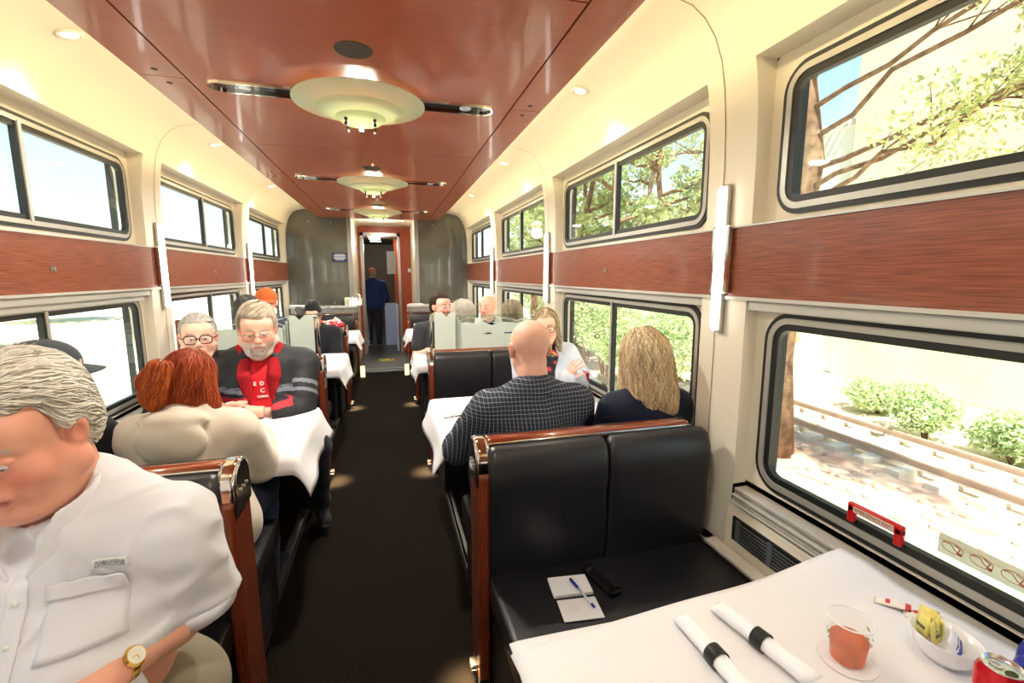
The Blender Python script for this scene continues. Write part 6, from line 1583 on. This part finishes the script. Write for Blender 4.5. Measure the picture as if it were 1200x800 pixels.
def sticker(y, k):
    s_ = thing('window_sticker', 'small grey instruction sticker with red drawings, %s' % k, 'sticker', (XW+0.027, y, 0.868))
    MB().box((-0.0006, -0.088, -0.026), (0.0006, 0.088, 0.026)).build('sticker_sheet', mat('sticker_grey', (232, 228, 208), 0.6, alpha=0.7), s_)
    dr_ = MB(); g = random.Random(3)
    for c_ in (0.058, 0.0, -0.058):
        dr_.loop([(-0.0012, c_+0.022*math.cos(a), 0.013*math.sin(a)) for a in [2*PI*q/16 for q in range(16)]], 0.0007, 4)
        dr_.tube([(-0.0012, c_+0.018, 0.006), (-0.0012, c_+0.004, 0.008), (-0.0012, c_-0.006, -0.004), (-0.0012, c_-0.018, -0.008)], 0.0010, 4)
        dr_.tube([(-0.0012, c_-0.004, 0.010), (-0.0012, c_-0.016, 0.004), (-0.0012, c_-0.010, -0.010)], 0.0012, 4)
        dr_.box((-0.0015, c_-0.021, -0.012), (-0.0008, c_-0.013, -0.006))
    dr_.build('red_drawings', mat('sticker_red', (206, 72, 56), 0.6), s_)
sticker(0.67, 'on the nearest right lower window'); sticker(0.67+PIT, 'on the second right lower window')
# ------------------------------------------------------------------ things on the other tables
def crumple(name, x, y, z, r, m, label, cat, seed, flat=0.6):
    w_ = wob(120, 0.012, seed, 6); mb = MB(); mb.ell((0, 0, r*flat), (r, r*0.8, r*flat), 26, 18); mb.v = [tuple(Vector(v)*(1+0.0)+Vector(v).normalized()*float(w_(*v))) for v in mb.v]
    mb.v = [(a, b, max(c, 0)) for a, b, c in mb.v]
    o = mb.build(name, m, None, True); o.location = (x, y, z); return meta(o, label, cat)
crumple('crumpled_tissue', 1.075, 2.62, TZ, 0.045, MAT['white_napkin'], 'crumpled white napkin on the second right table', 'napkin', 3)
crumple('crumpled_wrapper', 1.13, 2.46, TZ, 0.035, mat('orange_red_wrapper', (206, 60, 40), 0.4, noise=(90, 70, 170), nscale=30), 'red and purple snack wrapper crumpled on the second right table', 'wrapper', 7, 0.5)
eg = thing('eyeglasses', 'dark folded eyeglasses lying on the second right table near the aisle', 'glasses', (0.315, 2.38, TZ), 0.3)
b = MB()
for q in (-1, 1): b.loop([(q*0.032+u, v, 0.016) for u, v in rrect(-0.026, -0.004, 0.026, 0.004, 0.0035, 3)], 0.0014, 5); b.loop([(q*0.032+0.025*math.cos(a), 0.002*math.sin(a), 0.018+0.016*math.sin(a)) for a in [2*PI*k/18 for k in range(18)]], 0.0014, 5)
b.tube([(-0.008, 0, 0.024), (0, 0.001, 0.027), (0.008, 0, 0.024)], 0.0014, 5); b.build('glasses_front', blackgloss, eg, True)
b = MB()
for q in (-1, 1): b.tube([(q*0.058, 0, 0.02), (q*0.05, 0.02, 0.012), (-q*0.04, 0.03+q*0.006, 0.004), (-q*0.056, 0.028, 0.002)], 0.0013, 5)
b.build('temple_arms', blackgloss, eg, True)
pn = thing('dark_pen', 'dark pen lying on the second left table', 'pen', (-0.60, 2.27, TZ+0.005), 0.5)
MB().tube([(-0.06, 0, 0), (0.055, 0, 0)], 0.0042, 10).build('pen_barrel', mat('dark_pen_barrel', (36, 20, 24), 0.3), pn, True); MB().tube([(0.055, 0, 0), (0.068, 0, 0)], [0.0038, 0.001], 10).build('pen_tip', steel, pn, True)
bx_ = thing('tissue_packet', 'pale blue packet with yellow corner at the window end of second left table', 'packet', (-1.28, 2.62, TZ), 0.3)
MB().box((-0.05, -0.035, 0), (0.05, 0.035, 0.022), bev=0.007, seg=3).build('packet_body', mat('pale_blue_wrap', (176, 196, 228), 0.4), bx_, True); MB().box((0.02, -0.0355, 0.004), (0.0505, -0.0, 0.0225), bev=0.003).build('yellow_corner', mat('yellow_wrap', (236, 206, 90), 0.5), bx_)
# ------------------------------------------------------------------ far end: sign, bottle, box, plaid cloth, switch, floor decal
sg = thing('wall_sign', 'small navy notice sign with white lines on the far left grey wall', 'sign', (-0.69, YG-0.012, 1.79))
MB().box((-0.105, -0.004, -0.065), (0.105, 0.006, 0.065), bev=0.003).build('sign_plate', mat('navy_sign', (28, 44, 84), 0.35), sg)
b = MB()
for i, w_ in enumerate((0.07, 0.085, 0.078, 0.085, 0.06)): b.box((-w_, -0.0055, 0.042-i*0.019-0.004), (w_, -0.004, 0.042-i*0.019+0.003))
b.build('sign_text_lines', wprint, sg)
bt = thing('pump_bottle', 'clear pump bottle of hand sanitiser on the ledge left of the doorway', 'bottle', (-0.43, 7.33, 1.075))
MB().lathe([(0.0001, 0), (0.033, 0.0), (0.036, 0.004), (0.036, 0.09), (0.030, 0.11), (0.013, 0.12), (0.013, 0.13), (0.0001, 0.13)], 24).build('bottle_body', mat('sanitiser_bottle', (206, 206, 196), 0.1, alpha=0.75), bt, True)
b = MB(); b.tube([(0, 0, 0.13), (0, 0, 0.165)], 0.005, 8); b.tube([(0, 0, 0.165), (-0.04, 0, 0.162)], 0.006, 8); b.lathe([(0.0001, 0.13), (0.016, 0.13), (0.016, 0.148), (0.0001, 0.148)], 16); b.build('pump_head', white_pl, bt)
bx_ = thing('tissue_box', 'white box standing on the ledge left of the doorway', 'box', (-0.50, 7.28, 1.075), 0.1)
MB().box((-0.09, -0.055, 0), (0.09, 0.055, 0.075), bev=0.004).build('box_body', white_pl, bx_); MB().prism([(-0.05, 0.075), (0.05, 0.075), (0.03, 0.13), (0.0, 0.11), (-0.04, 0.14)], 1, -0.004, 0.004).build('tissue', paper, bx_)
bx_ = thing('cream_carton', 'cream carton standing behind the white box on the left ledge', 'box', (-0.60, 7.33, 1.075), 0.0)
MB().box((-0.045, -0.035, 0), (0.045, 0.035, 0.12), bev=0.004).build('carton_body', mat('cream_carton', (226, 220, 200), 0.6), bx_); MB().box((-0.03, -0.037, 0.03), (0.03, -0.035, 0.09)).build('carton_print', mat('carton_print', (180, 170, 140), 0.6), bx_)
n_ = thing('menu_stack', 'small stack of white papers on the ledge right of the doorway', 'papers', (0.40, 7.27, 1.075), 0.1)
for i in range(3): MB().box((-0.10, -0.05, i*0.006), (0.10, 0.05, i*0.006+0.005)).build('paper_sheet', paper, n_).rotation_euler = (0, 0, i*0.08)
pk = mat('red_white_plaid', (206, 24, 40), 0.8, noise=(240, 226, 226), nscale=22, contrast=(0.44, 0.5))
rb = thing('plaid_jacket', 'red and white patterned jacket draped over the third left bench', 'jacket', (-0.66, 5.53, 0.955), 0)
w_ = wob(60, 0.012, 14, 5); mb = MB(); n = 26; vs = []
for i in range(n+1):
    for j in range(17):
        x = -0.15+0.30*i/n; t2 = j/16*2-1; y = t2*0.10; z = 0.060*(1-t2*t2)**0.5*(1-0.5*abs(x/0.15)**3)+0.006; dd = float(w_(x, y, z)); vs.append((x, y+dd*0.5, z+dd))
mb.add(vs, [(i*17+j, (i+1)*17+j, (i+1)*17+j+1, i*17+j+1) for i in range(n) for j in range(16)]); o = mb.build('jacket_cloth', pk, rb, True); o.modifiers.new('t', 'SOLIDIFY').thickness = 0.01
mb = MB(); mb.tube([(0.02, 0.02, 0.03), (0.06, 0.03, 0.085), (0.10, 0.0, 0.05)], [0.022, 0.020, 0.024], 12); mb.build('jacket_sleeve', pk, rb, True)
sw = thing('switch_plate', 'small white double switch plate on the orange wood wall right of the door', 'switch', (0.415, YD-0.006, 1.62))
MB().box((-0.035, -0.003, -0.035), (0.035, 0.003, 0.035), bev=0.002).build('plate', white_pl, sw)
for q in (-1, 1): MB().box((q*0.016-0.008, -0.008, -0.014), (q*0.016+0.008, -0.003, 0.014), bev=0.002).build('toggle', steel, sw)
fd = thing('floor_decal', 'yellow oval floor decal on the grey threshold before the door', 'decal', (-0.08, 8.55, 0.001))
MB().lathe([(0.0001, 0.001), (0.13, 0.001), (0.14, 0.0)], 32, sy=1.0).build('decal_disc', mat('decal_yellow', (206, 186, 40), 0.6), fd); b = MB(); b.loop([(0.09*math.cos(a), 0.09*math.sin(a), 0.002) for a in [2*PI*k/24 for k in range(24)]], 0.006, 6); b.build('decal_ring', mat('decal_dark', (60, 60, 40), 0.6), fd)
# ------------------------------------------------------------------ outside
GZ = -2.4
gm = mat('pale_dry_ground', (236, 226, 206), 0.95, noise=(214, 196, 170), nscale=0.5, contrast=(0.4, 0.7), spec=0.1)
meta(MB().add([(-120, -80, GZ), (90, -80, GZ), (90, 160, GZ), (-120, 160, GZ)], [(0, 1, 2, 3)]).build('ground', gm), kind='structure')
barkm = mat('bark', (150, 118, 92), 0.9, noise=(104, 78, 60), nscale=6, bump=0.5, bscale=12)
def leafmat(n, c):
    if n in MAT: return MAT[n]
    m = bpy.data.materials.new(n); m.use_nodes = True; MAT[n] = m; t = m.node_tree; b = t.nodes['Principled BSDF']; b.inputs['Roughness'].default_value = 0.6; b.inputs['Specular IOR Level'].default_value = 0.2
    tr = t.nodes.new('ShaderNodeBsdfTranslucent'); mx = t.nodes.new('ShaderNodeMixShader'); mx.inputs[0].default_value = 0.45; at = t.nodes.new('ShaderNodeAttribute'); at.attribute_name = 'Col'
    t.links.new(at.outputs['Color'], b.inputs['Base Color']); t.links.new(at.outputs['Color'], tr.inputs[0]); t.links.new(b.outputs[0], mx.inputs[1]); t.links.new(tr.outputs[0], mx.inputs[2]); t.links.new(mx.outputs[0], t.nodes['Material Output'].inputs[0])
    return m
lm = leafmat('leaf', None)
def leaves(name, centers, radii, n, size, col, parent, seed):
    g = np.random.RandomState(seed); centers = np.array(centers, float); radii = np.array(radii, float)
    w = radii**2; k = g.choice(len(centers), n, p=w/w.sum()); d = g.normal(size=(n, 3)); d /= np.linalg.norm(d, axis=1)[:, None]
    c = centers[k]+d*(radii[k]*g.uniform(0.35, 1.05, n)**0.6)[:, None]*np.array([1, 1, 0.75])
    a = g.normal(size=(n, 3)); a /= np.linalg.norm(a, axis=1)[:, None]; b = np.cross(a, g.normal(size=(n, 3))); b /= np.linalg.norm(b, axis=1)[:, None]
    s = size*g.uniform(0.6, 1.3, n)[:, None]
    V = np.stack([c-a*s, c+b*s*0.45, c+a*s, c-b*s*0.45], 1).reshape(-1, 3); F = np.arange(n*4).reshape(-1, 4)
    base = np.array(lin(col)); t = np.repeat(g.uniform(0.7, 1.25, n), 4)[:, None]; hue = np.repeat(g.uniform(-1, 1, n), 4)[:, None]*np.array([[0.12, 0.0, -0.05]])
    return qmesh(name, [(V, F)], lm, parent, lambda P_: np.clip(base*(t+hue), 0, 1), smooth=False)
def tree(x, y, hgt, label, seed, col=(150, 168, 84), crown=None, lean=(0, 0), r=0.22, nl=5000, group='trees beside the track', branches=None, ls=0.13, base=None):
    g = random.Random(seed); t = thing('tree', label, 'tree', (x, y, GZ), 0, group)
    mb = MB(); pts = [Vector((lean[0]*(i/8)**1.5+g.uniform(-.08, .08), lean[1]*(i/8)**1.5+g.uniform(-.08, .08), hgt*i/8)) for i in range(9)]
    mb.tube(pts, [r*(1-0.75*i/8) for i in range(9)], 10); cs, rs = [], []
    b0 = base or hgt*0.35
    for i in range(branches or 11):
        z = g.uniform(b0, hgt*0.97); k = min(int(z/hgt*8), 7); s = pts[k].lerp(pts[k+1], z/hgt*8-k); a = g.uniform(0, 2*PI); L = (1.2-z/hgt*0.75)*hgt*0.42*g.uniform(0.7, 1.1)
        br = [s]; 
        for j in range(1, 6):
            tt = j/5; br.append(s+Vector((math.cos(a+0.3*tt)*L*tt, math.sin(a+0.3*tt)*L*tt, L*0.32*tt+g.uniform(-.1, .1))))
        mb.tube(br, [r*0.38*(1-0.8*j/5) for j in range(6)], 6)
        for j in (3, 4, 5): cs.append(br[j]+Vector((g.uniform(-.2, .2), g.uniform(-.2, .2), 0.15))); rs.append(g.uniform(0.35, 0.75)*hgt/8)
        for q in range(2):
            o_ = br[3]; e_ = o_+Vector((g.uniform(-1, 1), g.uniform(-1, 1), g.uniform(0, .6)))*L*0.3; mb.tube([o_, (o_+e_)/2+Vector((0, 0, .05)), e_], [r*0.16, r*0.1, r*0.04], 5); cs.append(e_); rs.append(0.45*hgt/8)
    mb.build('trunk_and_branches', barkm, t, True)
    leaves('foliage', cs, rs, nl, ls, col, t, seed); return t
def bush(x, y, r, h, label, seed, col=(150, 178, 90), nl=4200, ls=0.07):
    g = random.Random(seed); t = thing('bush', label, 'bush', (x, y, GZ), 0, 'bushes beside the track'); mb = MB(); cs, rs = [], []
    for i in range(7):
        a = g.uniform(0, 6.28); e_ = Vector((math.cos(a)*r*0.6*g.random(), math.sin(a)*r*0.6*g.random(), h*g.uniform(0.45, 0.85))); mb.tube([(0, 0, 0), e_*0.5+Vector((0, 0, .1)), e_], [0.04, 0.03, 0.012], 5); cs.append(e_); rs.append(r*g.uniform(0.45, 0.7))
    mb.build('stems', barkm, t, True); leaves('foliage', cs, rs, nl, ls, col, t, seed); return t
# big tree with long bare limbs by the nearest right window
g = random.Random(3); t = thing('tree', 'large tree with long bare branches outside the nearest right upper window', 'tree', (8.2, 7.9, GZ))
mb = MB(); tr_ = [Vector((0, 0, 0)), Vector((-0.1, 0.1, 2.2)), Vector((-0.05, 0.0, 4.4)), Vector((0.15, -0.1, 6.2)), Vector((0.1, 0.2, 8.2)), Vector((0.3, 0.1, 10.0))]
mb.tube(tr_, [0.34, 0.30, 0.27, 0.22, 0.15, 0.06], 12); cs, rs = [], []
for z, dy, up, L in ((5.6, -1, 0.30, 6.0), (6.0, -1, 0.12, 6.5), (5.2, -1, 0.45, 4.5), (6.6, -1, 0.35, 6.5), (7.2, -1, 0.2, 5.5), (7.8, -1, 0.3, 5), (6.4, 1, 0.3, 4), (7.5, 1, 0.3, 3), (5.0, -1, 0.05, 4.0), (8.5, -1, 0.5, 4)):
    b0 = Vector((0.1, 0, z)); br = [b0]
    for j in range(1, 9):
        q = j/8; br.append(b0+Vector((g.uniform(-.12, .12)+0.5*q*g.uniform(-1, 1), dy*L*q, L*up*(q**0.8)*0.8+g.uniform(-.16, .16))))
    mb.tube(br, [0.055*(1-0.8*j/8) for j in range(9)], 7)
    for j in range(3, 9):
        for qq in range(3):
            e_ = br[j]+Vector((g.uniform(-.8, .8), dy*g.uniform(0.1, 1.2), g.uniform(-.3, .7))); mb.tube([br[j], (br[j]+e_)/2+Vector((0, 0, .06)), e_], [0.016, 0.011, 0.005], 5); cs.append(e_); rs.append(g.uniform(0.25, 0.5))
mb.build('trunk_and_branches', barkm, t, True); leaves('foliage', cs, rs, 15000, 0.055, (196, 196, 134), t, 8)
spots = [(8.0, 14.5, 9), (7.2, 17.5, 9.5), (9.0, 20.5, 10), (7.6, 24, 9), (10.5, 15.8, 10), (12, 21, 11), (7.4, 31, 10), (11.5, 28, 11)]
desc = ['slender trunk right of the second window mullion', 'leaning pale trunk behind the second right window', 'tall tree deeper behind the second right window', 'loose tree seen through the third right window', 'broad tree filling the second right window', 'tallest tree at the back of the grove', 'farthest tree of the row by the track', 'dense tree behind the farthest row']
for i, (x, y, hh) in enumerate(spots):
    tree(x, y, hh, desc[i], 20+i, col=(184, 192, 134) if i % 2 else (172, 180, 126), nl=4200, lean=((-0.5, 0.6), (0.7, -0.8), (0, 0), (0.3, 0.4))[i % 4], base=2.6)
bs = [(11.8, 12.0, 1.2, 3.2, 'green bush at the left edge of the nearest lower right window'), (12.2, 7.6, 1.0, 1.15, 'large round green bush beyond the rail in the nearest right window'), (12.4, 6.1, 0.9, 0.9, 'second green bush beyond the rail, toward the frame edge'),
      (7.4, 11.5, 1.4, 3.0, 'leafy bush low in the second right window'), (7.0, 14.0, 1.5, 3.4, 'tall bush beside the track in the second right window'), (7.6, 17.0, 1.5, 3.2, 'bush behind the blonde woman, farther along the track'), (8.6, 12.4, 1.5, 3.0, 'bush behind the leafy one in the second window'),
      (8.5, 22.0, 1.8, 3.5, 'bush seen through the third right lower window'), (9.0, 28.0, 2.0, 3.6, 'farthest bush along the right side'), (13.4, 9.6, 0.9, 0.8, 'low bush at the far side of the rail')]
for i, (x, y, r, h_, lab) in enumerate(bs): bush(x, y, r, h_, lab, 60+i, col=(200, 212, 164))
for i, (x, y, hh) in enumerate([(-26, 10, 5), (-30, 20, 6), (-24, 28, 5.5), (-34, 38, 7), (-28, 47, 6), (-30, 2, 5.5)]):
    bush(x, y, 4.5, hh, ['broad pale green thicket seen through the nearest left window', 'second thicket across the field on the left', 'third thicket across the field on the left', 'fourth thicket far across the field on the left', 'farthest thicket on the left', 'thicket left of the frame across the field'][i], 80+i, col=(198, 212, 160), nl=2600, ls=0.30)
# pale building behind the big tree
bl_ = thing('building', 'pale beige plastered building behind the large tree, right upper window', 'building', (17, 6, GZ))
MB().box((0, -14, 0), (8, 8.2, 16), bev=0.05).build('tall_wing', mat('beige_plaster', (232, 212, 180), 0.9, noise=(222, 200, 168), nscale=0.6), bl_)
MB().box((0.2, 8.2, 0), (8, 16.5, 9.6), bev=0.05).build('low_wing', mat('white_plaster', (240, 230, 214), 0.9), bl_)
e_ = MB()
for i in range(24): e_.box((0.0, 8.4+i*0.33, 9.62), (0.35, 8.55+i*0.33, 9.78))
e_.build('parapet_teeth', MAT['white_plaster'], bl_)
# second track: rails and sleepers on the far side
tk = thing('railway_track', 'rusty railway track running parallel across the pale ground', 'railway track', (10.6, 15, GZ))
for x in (-0.6, 0.85):
    b = MB(); b.prism([(x-0.07, 0.12), (x+0.07, 0.12), (x+0.02, 0.15), (x+0.02, 0.24), (x+0.04, 0.26), (x+0.04, 0.29), (x-0.04, 0.29), (x-0.04, 0.26), (x-0.02, 0.24), (x-0.02, 0.15)], 1, -40, 45); b.build('rail', mat('rusty_rail', (184, 156, 138), 0.7), tk)
b = MB()
for i in range(120): b.box((-1.15, -38+i*0.68, 0.0), (1.4, -38+i*0.68+0.24, 0.13), bev=0.0)
meta(b.build('sleepers', mat('sleeper_wood', (216, 202, 186), 0.9), tk), kind='stuff')
so = MB(); g = random.Random(8); sv = [(7.9+g.uniform(-.3, .3), -6+i*1.1) for i in range(26)]; sw_ = [(9.7+g.uniform(-.15, .15), -6+i*1.1) for i in range(26)]
so.add([(x, y, GZ+0.015) for x, y in sv]+[(x, y, GZ+0.02) for x, y in sw_], [(i, 26+i, 27+i, i+1) for i in range(25)])
meta(so.build('soil_strip', mat('reddish_soil', (224, 192, 170), 0.95, noise=(196, 156, 134), nscale=1.2)), kind='structure')
rk = MB(); g = random.Random(5)
import bmesh
for i in range(140):
    x = 8.7+g.uniform(-0.9, 0.5); y = g.uniform(3.5, 14); s = g.uniform(0.03, 0.11); rk.ell((x, y, GZ+s*0.3), (s, s*g.uniform(.7, 1.3), s*0.6), 7, 5)
o = rk.build('rubble', mat('red_brown_rubble', (206, 170, 150), 0.95), None); meta(o, 'strip of reddish brown rubble lying along this side of the track', 'rubble', None, 'stuff')
